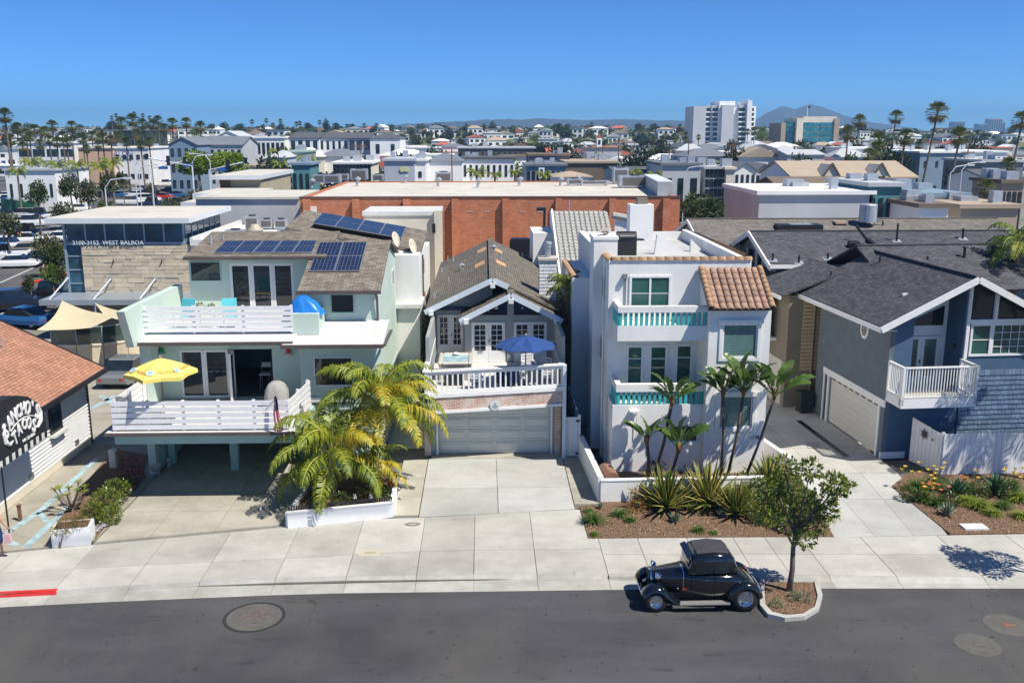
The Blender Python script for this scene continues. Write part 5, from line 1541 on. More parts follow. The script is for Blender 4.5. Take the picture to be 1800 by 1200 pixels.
# ================================================================== PLANTS
def frond_mesh(seed,L=2.6,e0=60,e1=-55,n=46,mat=None,wl=.7):
 """feather palm frond: arched rachis with hanging leaflets on both sides, along +x"""
 rn=random.Random(seed);mb=MB()
 P=[Vector((0,0,0))];N=24;yaw=rn.uniform(-.25,.25)
 for i in range(N):
  t_=(i+.5)/N
  a=R(e0+(e1-e0)*t_**1.5);b=yaw*t_;P.append(P[-1]+Vector((math.cos(a)*math.cos(b),math.cos(a)*math.sin(b),math.sin(a)))*L/N)
 mb.m=1;mb.tube(P,[.034*(1-i/N)+.008 for i in range(N+1)],4,False)
 for i in range(n):
  s=.16+.84*(i/(n-1));f=s*N;j=min(int(f),N-1);p=P[j].lerp(P[j+1],f-j);t=(P[j+1]-P[j]).normalized()
  ln=wl*(math.sin(math.pi*min(1,.2+.8*s)**.8)*.8+.28)
  for sd in(-1,1):
   l2=ln*rn.uniform(.8,1.12)
   d=(Vector((-t.y,t.x,0)).normalized()*sd*.85+t*rn.uniform(.3,.75)+Vector((0,0,rn.uniform(.0,.4)))).normalized()
   drop=rn.uniform(.5,1.1)
   q1=p+d*l2*.38;q2=q1+(d*.8+Vector((0,0,-drop))).normalized()*l2*.34;q3=q2+(d*.35+Vector((0,0,-1.2))).normalized()*l2*.36
   w=t*rn.uniform(.016,.023)
   mb.m=2 if len(mat)>2 and rn.random()<.25 else 0
   a=mb.add([p-w*.7,p+w*.7,q1-w*1.3,q1+w*1.3,q2-w,q2+w,q3])
   mb.face((a,a+1,a+3,a+2));mb.face((a+2,a+3,a+5,a+4));mb.face((a+4,a+5,a+6))
 return mb.mesh('frond',mat)
PGR=leafmat('palm_green',(.20,.27,.02),(.42,.46,.04),.35,1.5)
PYE=leafmat('palm_yellow',(.50,.43,.03),(.72,.52,.05),.35,1.5)
PDK=leafmat('palm_dark_green',(.07,.13,.018),(.20,.27,.03),.3,1.5)
PRA=M('rachis',(.35,.33,.08),.6)
TRK=M('palm_trunk',(.20,.15,.10),.9,.3,6,.5,20)
PF=[frond_mesh(i,2.5+.2*(i%3),78-17*i,-48-7*i,50,[PGR,PRA,PDK])for i in range(5)]
PFY=[frond_mesh(10+i,2.5,50-22*i,-60,50,[PYE,PRA,PGR])for i in range(2)]
PFD=[frond_mesh(20+i,2.1,62-24*i,-62,36,[PDK,PRA])for i in range(2)]
def feather_palm(name,label,base,crown,n,sc,seed,meshes,alt=None,skirt=0,rtrunk=.13,altarc=None):
 rn=random.Random(seed)
 b,c=Vector(base),Vector(crown)
 t=thing(name,label,'palm tree',b)
 m=b.lerp(c,.5)+Vector((rn.uniform(-.1,.1),rn.uniform(-.1,.1),0))
 pth=[b.lerp(m,i/6)if i<=6 else m.lerp(c,(i-6)/6)for i in range(13)]
 MB().tube(pth,[rtrunk*(1.35-.5*i/12)*(1+.06*(i%2))for i in range(13)],9).build('trunk',TRK,t,True)
 MB().lathe([(rtrunk*.9,-.35),(rtrunk*1.1,-.1),(rtrunk*.7,.25),(.02,.6)],c,8).build('crownshaft',PRA,t,True)
 for i in range(n):
  a=i*2.39996+rn.uniform(-.2,.2)
  tier=i/n
  lst=meshes
  if alt and altarc and altarc[0]<(a%6.28319)<altarc[1]and rn.random()<.75:lst=alt
  me=lst[min(len(lst)-1,int((1-tier)*len(lst)))]
  o=inst('frond',me,t,c-b+Vector((0,0,.15-.3*(1-tier))),(rn.uniform(-.15,.15),rn.uniform(-.1,.15)+(.25 if tier<.3 else-.12*tier),a),(sc*rn.uniform(.88,1.1),)*3)
 return t
pa_=gp(585,893);pb_=gp(655,868)
cA=F0.hit(583,800,pa_.y+.1);cB=F0.hit(668,712,pb_.y+.1)
# planter under the palms
pl=thing('white_planter','long low white planter wall holding the two feather palms','planter',gp(600,900))
q=[gp(506,927),gp(690,908),gp(702,846),gp(560,850)]
for a,b in((q[0],q[1]),(q[1],q[2])):
 MB().beam(a+Vector((0,0,.27)),b+Vector((0,0,.27)),.14,.54).build('wall',WHITE,pl)
 MB().beam(a+Vector((0,0,.56)),b+Vector((0,0,.56)),.18,.04).build('coping',WHITE,pl)
MB().beam(q[0]+Vector((0,0,.27)),q[3]+Vector((0,0,.27)),.14,.54).build('wall',WHITE,pl)
MB().prism([q[0]+Vector((.1,.1,.42)),q[1]+Vector((-.1,.1,.42)),q[2]+Vector((-.1,0,.42)),q[3]+Vector((.1,0,.42))],(0,0,-.3)).build('soil',MULCH,pl)
fe=thing('edging_fence','little black picket edging along the top of the planter','edging',gp(600,895))
for i in range(44):
 p=q[0].lerp(q[1],(i+.5)/44)+Vector((0,.16,.42));MB().box(p.x-.03,p.x+.03,p.y,p.y+.02,.42,.72).build('picket',BLACKM,fe)
feather_palm('feather_palm','shorter green feather palm nearer the road in the white planter',(pa_.x,pa_.y,.4),(cA[0],pa_.y+.1,cA[1]),20,1.05,4,PF,PFY,altarc=(5.4,6.28))
feather_palm('feather_palm','taller feather palm with yellowing fronds towards the garage, in the white planter',(pb_.x,pb_.y,.4),(cB[0],pb_.y+.1,cB[1]),24,1.12,8,PF,PFY,altarc=(3.9,6.28))
p3=gp(545,880);feather_palm('feather_palm','young low feather palm at the planter end beside the carport',(p3.x,p3.y,.4),(p3.x,p3.y,1.1),9,.62,5,PF[1:]+PFD)
p3=gp(662,880);feather_palm('feather_palm','low palm offshoot below the yellow fronds at the planter corner',(p3.x,p3.y,.4),(p3.x,p3.y,1.25),9,.6,6,PF[1:],PFY,altarc=(0,6.3))
# queen palm between cottage and tower, and one beyond the picture on the right
qx=F0.hit(998,500,44.2)
feather_palm('queen_palm','slim palm with a brown skirt squeezed between the cottage and the tower house',(qx[0]+.2,44.2,0),(qx[0],44.2,qx[1]-.1),18,.58,9,PFD,rtrunk=.15)
feather_palm('queen_palm','tall palm past the board fence whose fronds shade the blue balcony',(23.4,34.3,0),(23.2,34.3,7.2),18,1.0,3,PF)
feather_palm('queen_palm','palm behind the blue house roof at the picture edge',(26.4,45.5,0),(26.2,45.5,8.3),16,.85,31,PFD+PF[3:])
DEAD=leafmat('dead_frond',(.13,.085,.045),(.27,.19,.10),.2,2)
DF=frond_mesh(40,1.6,-35,-88,30,[DEAD,DEAD],.45)
t=bpy.data.objects['queen_palm']
for i in range(22):inst('dead_frond',DF,t,(-.2,0,qx[1]-.3-i*.07),(0,.1,i*2.4),(.8,)*3)
# generic leaf scatter
def leaf_quads(mb,c,d,up,L,W,fold=.25):
 d,up=d.normalized(),up
 s=d.cross(up)
 s=s.normalized()if s.length>1e-4 else Vector((1,0,0))
 n=s.cross(d)
 tip,b=c+d*L,c
 m=c+d*L*.5
 a=mb.add([b,m-s*W/2+n*W*fold,tip,m+s*W/2+n*W*fold])
 mb.face((a,a+1,a+2));mb.face((a,a+2,a+3))
def rdir(rn):
 while True:
  v=Vector((rn.uniform(-1,1),rn.uniform(-1,1),rn.uniform(-1,1)))
  if .05<v.length<1:return v.normalized()
def blob_leaves(mb,rn,c,r,n,L,W,squash=(1,1,.8),shell=.45,upbias=.5):
 for i in range(n):
  d=rdir(rn);f=(shell+(1-shell)*rn.random()**.5)
  p=c+Vector((d.x*r*squash[0],d.y*r*squash[1],d.z*r*squash[2]))*f
  leaf_quads(mb,p,(d+rdir(rn)*.8+Vector((0,0,.15))).normalized(),(d+Vector((0,0,upbias))+rdir(rn)*.5).normalized(),L*rn.uniform(.7,1.25),W*rn.uniform(.7,1.2))
LG=leafmat('glossy_leaf',(.06,.11,.015),(.20,.26,.04),.25,4,.3)
LY=leafmat('yellow_green_leaf',(.13,.17,.018),(.33,.34,.045),.35,4,.4)
LD=leafmat('dark_leaf',(.022,.05,.012),(.07,.11,.022),.2,4,.4)
LM=leafmat('mid_leaf',(.06,.11,.018),(.16,.22,.035),.3,3,.4)
LB=leafmat('brown_leaf',(.16,.07,.03),(.30,.17,.05),.25,5,.6)
BARK=M('grey_bark',(.17,.14,.12),.9,.25,6,.5,20)
def broad_tree(name,label,base,trunk_top,clumps,leafn,L,W,mats,seed,rt=.07,cat='tree'):
 rn=random.Random(seed);b=Vector(base)
 t=thing(name,label,cat,b)
 tt=Vector(trunk_top)
 tr=MB().tube([b,b.lerp(tt,.35)+Vector((rt*.4,0,0)),b.lerp(tt,.7)-Vector((rt*.3,0,0)),tt],[rt*1.25,rt,rt*.85,rt*.65],8)
 for c,r in clumps:
  c=Vector(c);m=tt.lerp(c,.5)+Vector((0,0,-.1));tr.tube([b.lerp(tt,rn.uniform(.6,1)),m,c],[rt*.5,rt*.32,rt*.1],5)
  for q in range(3):
   e=c+rdir(rn)*r*.8;tr.tube([m.lerp(c,.6),e],[rt*.18,rt*.06],4)
 tr.build('trunk',BARK,t,True)
 mb=MB()
 tot=sum(r**2 for c,r in clumps)
 for c,r in clumps:
  mb.m=rn.randrange(len(mats))
  nn=int(leafn*r*r/tot)
  for kk in range(len(mats)):
   mb.m=kk;m0=len(mb.f)
   fi=len(mb.f);blob_leaves(mb,rn,Vector(c),r,nn//len(mats),L,W,(1,1,.85))
   mb.mi=mb.mi[:fi]+[kk]*(len(mb.f)-fi)
 mb.build('crown',mats,t)
 return t
def clumps_in(rn,c,rx,ry,rz,n,r0,r1):
 out=[]
 for i in range(n):
  d=rdir(rn)*rn.uniform(.45,.95);out.append((Vector(c)+Vector((d.x*rx,d.y*ry,d.z*rz)),rn.uniform(r0,r1)))
 return out
rn=random.Random(12)
b=gp(1386,1042,RZ)
tp=F0.hit(1400,925,b.y);cc_=F0.hit(1405,868,b.y)
cl_=[]
for px,py,r in((1350,905,.36),(1362,860,.36),(1385,825,.34),(1415,815,.33),(1450,835,.33),(1470,850,.3),(1440,870,.36),(1400,870,.42),(1375,890,.38),(1420,905,.4),(1455,900,.33),(1440,930,.3),(1405,935,.28),(1345,880,.28),(1478,845,.2)):
 u,z=F0.hit(px,py,b.y);cl_.append(((u,b.y+rn.uniform(-.7,.7),z),r))
broad_tree('street_tree','young broadleaf street tree in the kerbed island behind the black car',(b.x,b.y,RZ),(tp[0],b.y,tp[1]),cl_,2300,.18,.08,[LG,LY,LM],3,.085)
broad_tree('street_tree','street tree past the frame edge throwing leaf shadow on the pavement',(18.3,26.4,RZ),(18.2,26.5,2.3),[((18.2+dx,26.6+dy,3.2+dz),.5)for dx,dy,dz in((-.7,0,0),(.6,.3,.2),(0,-.6,.5),(-.2,.6,.7),(.1,0,1.1),(-.6,.4,-.4))],2200,.17,.075,[LG,LY,LM],5,.085)
v=gp(1800,1182,4)
broad_tree('street_tree','leafy tree top reaching into the lower picture corner',(v.x+1.0,v.y,RZ),(v.x+.9,v.y,2.6),[((v.x+.75,v.y,3.8),.55),((v.x+1.3,v.y+.3,3.3),.6),((v.x+1.1,v.y-.3,4.1),.4)],1500,.15,.06,[LG,LY],6,.07)
def shrub(name,label,parts,mats,L,W,n,seed,cat='shrub',stems=True,group=None):
 rn=random.Random(seed)
 c0=Vector(parts[0][0]);t=thing(name,label,cat,(c0.x,c0.y,0),0,group)
 mb=MB();tot=sum(p[1]**2 for p in parts)
 for c,r in parts:
  for kk in range(len(mats)):
   fi=len(mb.f);blob_leaves(mb,rn,Vector(c),r,int(n*r*r/tot/len(mats)),L,W)
   mb.mi=mb.mi[:fi]+[kk]*(len(mb.f)-fi)
 mb.build('foliage',mats,t)
 if stems:
  mb=MB()
  for c,r in parts:
   for q in range(3):mb.tube([(c[0]+rn.uniform(-.1,.1),c[1]+rn.uniform(-.1,.1),0),Vector(c)+rdir(rn)*r*.6],[.025,.008],5)
  mb.build('stem',BARK,t)
 return t
def gpl(px,py,z):p=gp(px,py,z);return(p.x,p.y,p.z)
shrub('pittosporum_bush','dense dark green bush in the bed behind the black car',[(gpl(1300,880,.45),.6),(gpl(1340,865,.55),.65),(gpl(1370,885,.45),.55),(gpl(1340,905,.3),.45),(gpl(1385,845,.5),.5),(gpl(1310,850,.5),.5)],[LM,LG,LY],.15,.06,3800,21)
shrub('firestick_bush','orange yellow pencil cactus bush against the low white wall',[(gpl(1127,872,.35),.36),(gpl(1118,890,.2),.3),(gpl(1138,880,.3),.3)],[leafmat('fire_orange',(.42,.20,.03),(.62,.38,.08),.2,4),LB],.2,.02,900,22)
# sword-leaf rosettes
def sword_mesh(seed,n,L,W,mats,upr=.35,curve=.25):
 rn=random.Random(seed);mb=MB()
 for i in range(n):
  a=i*2.39996+rn.uniform(-.15,.15);e=R(82-70*(i/n)**.8*(1-upr*.3)+rn.uniform(-5,5))
  l=L*rn.uniform(.8,1.1);w=W*rn.uniform(.85,1.1)
  d=Vector((math.cos(a)*math.cos(e),math.sin(a)*math.cos(e),math.sin(e)));s=Vector((-math.sin(a),math.cos(a),0));nn=s.cross(d)
  pts=[]
  for t_,wf in((0,.55),(.3,1),(.6,.85),(.85,.4),(1,.02)):
   c=d*l*t_+Vector((0,0,-curve*l*t_*t_*math.cos(e)))
   pts.append([c-s*w*wf/2-nn*w*.2*wf*-1,c-s*w*wf*.32,c+s*w*wf*.32,c+s*w*wf/2+nn*w*.2*wf])
  for p_,q_ in zip(pts,pts[1:]):
   for kk in range(3):
    mb.m=0 if kk==1 else 1;mb.poly([p_[kk],p_[kk+1],q_[kk+1],q_[kk]])
 return mb.mesh('leaf_rosette',mats)
SG_=leafmat('sword_green',(.05,.09,.02),(.12,.17,.03),.2,5);SY_=leafmat('sword_yellow',(.42,.36,.08),(.6,.5,.14),.25,5)
AG_=leafmat('agave_grey',(.12,.17,.12),(.22,.28,.2),.15,5)
AGG=leafmat('agave_green',(.04,.10,.05),(.09,.17,.08),.15,5)
SWM=[sword_mesh(i,66,1.3,.12,[SG_,SY_],.5,.12)for i in range(2)]
AGM=sword_mesh(5,30,.5,.09,[AG_,AG_],.3,.05);AGM2=sword_mesh(6,36,.75,.14,[AGG,AGG],.3,.05)
def rosette(px,py,me,sc,label,rz,name='furcraea',cat='plant',z=.03,group=None):
 p=gp(px,py,z);t=thing(name,label,cat,p,0,group)
 inst('leaf_rosette',me,t,(0,0,.05),(0,0,rz),(sc,)*3)
 MB().lathe([(.09*sc,-.05),(.1*sc,.1),(.04*sc,.16)],p,8).build('stem',BARK,t)
rosette(1170,893,SWM[0],1.3,'big yellow-edged sword plant nearest the orange bush',.2)
rosette(1243,887,SWM[1],1.35,'big yellow-edged sword plant beneath the palm-like tower plants',1.3)
rosette(1293,905,SWM[0],1.0,'yellow-edged sword plant half swallowed by the dark bush',2.2)
rosette(1352,858,SWM[1],1.1,'yellow-edged sword plant by the driveway wall',.7)
rosette(1187,917,AGM,.75,'small grey agave in the bark in front of the sword plants',.3,'agave')
rosette(1270,908,AGM,.7,'pale little agave beside the bush roots',.9,'agave')
rosette(1055,893,AGM,.45,'tiny dark agave at the corner of the low wall',.1,'agave')
rosette(1752,868,AGM2,1.15,'broad green agave before the white board fence',.4,'agave')
rosette(1680,868,AGM2,.85,'green agave between the day lilies and fence',1.4,'agave')
rosette(1664,905,AGM,.95,'grey agave near the driveway edge of the right bed',.5,'agave')
# grass-like tufts
def tuft_mesh(seed,n,L,mat,arch=1.0):
 rn=random.Random(seed);mb=MB()
 for i in range(n):
  a=rn.uniform(0,6.283);e=R(rn.uniform(35,85));l=L*rn.uniform(.6,1.1);w=.012*rn.uniform(.8,1.5)
  d=Vector((math.cos(a)*math.cos(e),math.sin(a)*math.cos(e),math.sin(e)));s=Vector((-math.sin(a),math.cos(a),0))*w
  o=Vector((rn.uniform(-.06,.06),rn.uniform(-.06,.06),0));pr=None
  for t_ in(0,.35,.7,1):
   c=o+d*l*t_+Vector((math.cos(a)*.25,math.sin(a)*.25,-.75))*arch*l*t_**2.2*.7
   c.z=max(c.z,.01)
   if pr is not None:mb.poly([pr-s,pr+s,c+s*(1.15-t_),c-s*(1.15-t_)])
   pr=c
 return mb.mesh('blades',mat)
TG=leafmat('tuft_green',(.06,.12,.02),(.16,.25,.04),.3,5);TY=leafmat('tuft_lime',(.17,.24,.02),(.33,.40,.05),.3,5)
TUF=[tuft_mesh(1,260,.75,TG),tuft_mesh(2,200,.5,TG),tuft_mesh(3,260,.7,TY)]
def tuft(px,py,k_,sc,label,name='grass_clump'):
 p=gp(px,py,.03);t=thing(name,label,'grass clump',p);inst('blades',TUF[k_],t,(0,0,0),(0,0,px),(sc,)*3)
tuft(1043,917,0,.95,'large arching grass clump at the driveway corner of the mulch bed')
tuft(1090,906,1,1.0,'mid green clump beside the large arching grass');tuft(1107,916,1,.7,'small clump to the side of the mid green one')
tuft(1045,941,1,.55,'little yellowish tuft at the pavement edge of the mulch bed');tuft(1228,934,1,.75,'grass tuft above the roof of the black car')
tuft(1254,938,1,.5,'tiny tuft next to the one above the car roof');tuft(1035,900,1,.6,'small tuft at the foot of the low wall end')
for i,(px,py,k_,sc,lab)in enumerate(((1722,893,2,1.05,'bright lime grass clump by the white lid'),(1700,885,2,.9,'lime grass clump leaning on the agave'),(1762,893,0,.8,'darker clump behind the white concrete lid'),(1790,880,2,1.05,'lime clump touching the picture edge, nearer the fence'),(1795,910,2,.8,'lime clump at the picture edge, nearer the pavement'),(1745,905,2,.75,'low lime clump right above the white lid'))):
 tuft(px,py,k_,sc,lab)
 # day lilies with flowers
def lily(px,py,sc,label,cols,seed):
 rn=random.Random(seed);p=gp(px,py,.03);t=thing('day_lily',label,'flowering plant',p)
 inst('blades',TUF[0],t,(0,0,0),(0,0,seed),(sc,)*3)
 for i in range(7):
  q=p+Vector((rn.uniform(-.5,.5)*sc,rn.uniform(-.4,.4)*sc,rn.uniform(.55,.85)*sc))
  MB().tube([p,q],.008,4).build('stalk',TG,t)
  mb=MB()
  for k_ in range(6):
   a=k_*1.047;leaf_quads(mb,q,Vector((math.cos(a),math.sin(a),.6)),Vector((0,0,1)),.13,.06)
  mb.build('flower',cols[i%len(cols)],t)
FY,FO,FRD,FPK=leafmat('flower_yellow',(.7,.5,.03),(.8,.6,.06),.3),leafmat('flower_orange',(.6,.13,.04),(.7,.2,.07),.3),leafmat('flower_red',(.5,.015,.02),(.6,.03,.03),.3),leafmat('flower_pink',(.55,.1,.2),(.65,.2,.3),.3)
lily(1612,862,1.1,'day lilies with yellow flowers at the gate',[FY],1);lily(1640,858,1.2,'day lilies with yellow flowers before the fence start',[FY],2)
lily(1650,888,.95,'day lilies with orange flowers beside the driveway',[FO],3);lily(1700,862,.9,'mixed yellow lilies under the white fence',[FY,FO],4);lily(1780,858,.9,'yellow lilies at the far fence foot',[FY],5)
lily(1625,880,.9,'leafy lily clump at the driveway corner with one orange bloom',[FO,FY],6)
# giant white bird of paradise
BPL=leafmat('paddle_leaf',(.05,.11,.025),(.14,.22,.045),.3,3,.35)
BPT=M('paddle_trunk',(.10,.075,.055),.9,.3,8,.5,24)
def paddle(seed):
 """upright paddle: stalk along +z then a broad ragged blade, midrib arching towards +x"""
 rn=random.Random(seed);mb=MB();L,W,pl_=1.0,.42,.4
 mb.tube([(0,0,0),(.02,0,pl_*.5),(.06,0,pl_)],[.032,.022,.017],5);n=12
 prev=None;c=Vector((.06,0,pl_))
 for i in range(n+1):
  t_=i/n;a=R(88-46*t_**1.5)
  if i:c=c+Vector((math.cos(a),0,math.sin(a)))*L/n
  w=W*(math.sin(math.pi*(t_*.93+.05))**.5)/2
  up=Vector((-math.sin(a),0,math.cos(a)))
  row=(c,c+Vector((0,-w,0))+up*w*.3,c+Vector((0,w,0))+up*w*.3)
  if prev:
   for k_ in(1,2):
    e0,e1=prev[k_],row[k_]
    if rn.random()<.4:e1=e1.lerp(row[0],.22);e0=e0-up*.03
    mb.poly([prev[0],row[0],e1,e0]if k_==2 else[row[0],prev[0],e0,e1])
  prev=row
 return mb.mesh('paddle_leaf',BPL)
PAD=[paddle(i)for i in range(3)]
def bird(px0,py0,px1,py1,Y,sc,n,label,seed,r=.07):
 rn=random.Random(seed)
 a,b=F0.hit(px0,py0,Y),F0.hit(px1,py1,Y)
 t=thing('bird_of_paradise',label,'plant',(a[0],Y,.25),0,'giant bird of paradise plants before the tower house')
 A,B=Vector((a[0],Y,.2)),Vector((b[0],Y-.1,b[1]))
 m=A.lerp(B,.5)+Vector((.06,0,0))
 MB().tube([A,m,B],[r*1.2,r*.9,r],8).build('trunk',BPT,t,True)
 MB().lathe([(r*.8,-.15),(r*1.7,.05),(r*.8,.3)],B,8).build('dry_sheath',LB,t,True)
 for i in range(n):
  f=(i+.5)/n
  th=-1+2*f
  az=(0 if th>0 else math.pi)+rn.uniform(-.8,.8)
  inst('paddle_leaf',PAD[i%3],t,B-Vector((a[0],Y,.25))+Vector((0,0,.02)),(rn.uniform(-.5,.5),R(abs(th)*46+rn.uniform(-8,8)),az),(sc*rn.uniform(.85,1.12),)*3)
bird(1140,815,1136,772,34.9,.85,9,'shortest paddle-leaf plant, at the balcony corner side of the trio',1)
bird(1150,815,1180,706,35.2,.95,10,'tall leaning paddle-leaf plant rising past the lower turquoise slats',2)
bird(1172,818,1192,788,34.7,1.0,10,'paddle-leaf plant spreading over the small ground floor window',3)
bird(1268,820,1270,692,35.1,.9,10,'straight-trunked paddle-leaf plant along the bay window edge',4,.06)
bird(1278,822,1306,690,35.0,1.15,11,'middle paddle-leaf plant in front of the lower bay window',5,.06)
bird(1308,826,1360,695,34.8,1.15,11,'most leaning paddle-leaf plant, reaching over the driveway',6,.06)
shrub('undergrowth_plant','low dark leaves at the feet of the paddle plants',[(gpl(1150,815,.45),.3),(gpl(1200,812,.45),.32),(gpl(1250,812,.45),.32),(gpl(1290,812,.5),.35),(gpl(1325,808,.5),.3)],[LD,LG],.28,.12,420,30,'plant')
shrub('boxwood_bush','dark leafy bush filling the gap behind the two big sword plants',[(gpl(1150,880,.25),.4),(gpl(1205,878,.3),.45),(gpl(1265,878,.3),.45),(gpl(1230,895,.15),.3)],[LD,LG,LM],.14,.06,1500,33)
shrub('driveway_bush','mixed leafy bush at the driveway end of the mulch bed',[(gpl(1415,880,.35),.5),(gpl(1400,905,.25),.45),(gpl(1385,925,.2),.35)],[LM,LG,LY],.14,.06,1700,34)
shrub('fence_bush','dark low bush along the white board fence foot',[(gpl(1720,862,.3),.4),(gpl(1770,862,.3),.4),(gpl(1670,880,.25),.35),(gpl(1600,868,.25),.35)],[LD,LM],.13,.05,1500,35)
# bed beside the mint driveway
shrub('flower_bush','green and yellow leafy bush in the bed beside the mint driveway',[(gpl(185,880,.5),.55),(gpl(205,860,.5),.5),(gpl(165,900,.35),.45),(gpl(195,905,.3),.4)],[LM,LY,LG],.11,.05,2600,40)
shrub('ground_cover','brownish red trailing plant spilling over the white planter box',[(gpl(118,922,.72),.34),(gpl(140,918,.72),.32),(gpl(104,930,.66),.26)],[LB,LM],.08,.03,800,41)
shrub('rose_bush','pink flowered bush in the shade under the lower deck corner',[(gpl(230,815,.5),.42),(gpl(240,835,.35),.35)],[LD,LD,FPK],.09,.05,800,42)
shrub('potted_fern','dark fern bush in front of the rose by the carport',[(gpl(215,848,.35),.36)],[LD,LM],.1,.04,500,43)
# plumeria
p=gp(128,900);t=thing('plumeria','bare-limbed plumeria with leaf tufts at the branch tips','plant',p)
rn=random.Random(5);mb=MB();tips=[]
for i in range(9):
 a=i*.7;e=p+Vector((math.cos(a)*.35,math.sin(a)*.35,.45+.1*(i%3)));f=e+Vector((math.cos(a)*.18,math.sin(a)*.18,.3))
 mb.tube([p+Vector((0,0,.0)),p+Vector((0,0,.2)),e,f],[.05,.045,.035,.028],6);tips.append(f)
mb.build('branch',M('plumeria_bark',(.22,.19,.16),.8),t)
mb=MB()
for f in tips:
 for k_ in range(9):a=k_*.7;leaf_quads(mb,f,Vector((math.cos(a),math.sin(a),rn.uniform(.1,.8))),Vector((0,0,1)),.22,.07)
mb.build('leaf_tuft',LY,t)
bx_=thing('planter_box','square white planter box at the pavement end of the side bed','planter',gp(125,955))
a,b=gp(92,963),gp(160,957);d=(b-a).normalized();n_=Vector((-d.y,d.x,0))*.8
MB().prism([a,b,b+n_,a+n_],(0,0,.62)).build('box',WHITE,bx_);MB().prism([a+d*.08+n_*.1+Vector((0,0,.625)),b-d*.08+n_*.1+Vector((0,0,.625)),b-d*.08+n_*.9+Vector((0,0,.625)),a+d*.08+n_*.9+Vector((0,0,.625))],(0,0,.01)).build('soil',MULCH,bx_)
for i in range(26):
 pass
mb=MB();rn=random.Random(9)
for i in range(46):
 t_=rn.random();p=gp(165+80*t_+rn.uniform(-3,12)*.3,952-98*t_);r_=rn.uniform(.06,.14)
 mb.lathe([(r_*.7,0),(r_,r_*.5),(r_*.6,r_*.95),(.01,r_)],(p.x-.12-rn.uniform(0,.25),p.y,0),7)
tag(mb.build('pebbles',M('grey_rock',(.27,.26,.25),.9,.25,8)),'grey rocks edging the bed along the mint driveway','rocks',kind='stuff')
# things in the planter
shrub('planter_shrub','low dark shrub filling the white planter under the palms',[(gpl(560,880,.6),.3),(gpl(600,878,.6),.34),(gpl(640,872,.6),.34),(gpl(672,866,.6),.3)],[LD,LM],.1,.05,1100,50)
p=gp(692,858,.5);t=thing('geranium','red geranium blooming at the back corner of the planter','flowering plant',p)
mb=MB();rn=random.Random(3);blob_leaves(mb,rn,p+Vector((0,0,.3)),.2,160,.07,.05);mb.build('bloom',FRD,t);mb=MB();blob_leaves(mb,rn,p+Vector((0,0,.05)),.25,150,.1,.06);mb.build('foliage',LD,t)
for px in(624,652):
 p=gp(px,884,.45);t=thing('garden_lamp','small bell-shaped path lamp in the planter, %s'%('nearer the carport' if px<640 else 'nearer the garage'),'lamp',p)
 MB().tube([p,p+Vector((0,0,.22))],.015,5).build('stake',BLACKM,t);MB().lathe([(.09,.2),(.05,.34),(.02,.36)],p,10).build('lamp_shade',M('lamp_cream',(.6,.56,.45),.6),t)
 # hedges and bushes between the houses
shrub('side_hedge','tall dark hedge filling the gap left of the cottage',[((-3.0,47.5+i*1.1,2.2+.9*(i%3)),.75)for i in range(6)],[LD,LG],.14,.06,2600,60,'hedge')
shrub('olive_bush','grey green bush behind the cottage chimney',[((3.9,49.5,5.3),.9),((3.4,51,5.2),.9),((4.0,52,4.8),.8)],[LM,LD],.16,.05,1700,61)
shrub('island_shrub','low grey green ground cover round the street tree foot',[(gpl(1395,1050,-.02),.22),(gpl(1412,1052,-.02),.22),(gpl(1365,1062,-.02),.2)],[leafmat('sage_leaf',(.12,.17,.10),(.22,.28,.16),.2,6)],.07,.03,800,62,'ground cover',False)
for px,lab in((351,'pale succulent pot on the upper deck table'),(371,'small cactus pot next to the pale succulent')):
 u,z=F0.hit(px,532,38.7);t=thing('potted_plant',lab,'potted plant',(u,38.7,6.35));MB().lathe([(.09,0),(.12,.16),(.1,.16)],(u,38.7,6.35),10).build('pot',WHITE,t)
 mb=MB();blob_leaves(mb,random.Random(px),Vector((u,38.7,6.62)),.16 if px<360 else .1,90,.12,.05);mb.build('foliage',leafmat('succulent',(.22,.27,.18),(.34,.38,.25),.2),t)
 # ================================================================== HOT ROD
car=thing('hot_rod','gleaming black vintage hot rod coupe parked beside the tree island','car',(0,0,0),0,None,True)
f_,r_=gp(1152,1064,RZ),gp(1313,1073,RZ)
car.location=((f_.x+r_.x)/2-.08,r_.y+.72,RZ);car.rotation_euler=(0,0,math.pi+R(.5))
CARB=M('car_black',(.006,.007,.009),.12,.1,coat=1.0);CHR=M('chrome',(.75,.76,.78),.08,.02,metal=1.0);TYR=M('tyre',(.012,.012,.013),.8)
VIN=M('vinyl_top',(.05,.05,.055),.6,.15,3,.2,60)
def loft(secs,mat,name,parent,smooth=True,closed=True,capends=True):
 mb=MB();rr=[mb.add(s)for s in secs];n=len(secs[0])
 for a,b in zip(rr,rr[1:]):
  for i in range(n if closed else n-1):
   j=(i+1)%n;mb.face((a+i,a+j,b+j,b+i))
 if capends:mb.face([rr[0]+n-1-i for i in range(n)]);mb.face([rr[-1]+i for i in range(n)])
 o=mb.build(name,mat,parent,smooth,local=True)
 if smooth:
  md=o.modifiers.new('edges','EDGE_SPLIT');md.split_angle=R(38)
 return o
def sec(x,hw,zb,zt,rnd=.35,n=16,top=1.0):
 out=[]
 for i in range(n):
  a=6.28319*(i+.5)/n;c,s=math.cos(a),math.sin(a);p=2/5
  y=math.copysign(abs(c)**(rnd*2),c)*hw;z=(zb+zt)/2+math.copysign(abs(s)**(rnd*2),s)*(zt-zb)/2
  if s>0:y*=1-(1-top)*s
  out.append((x,y,z))
 return out
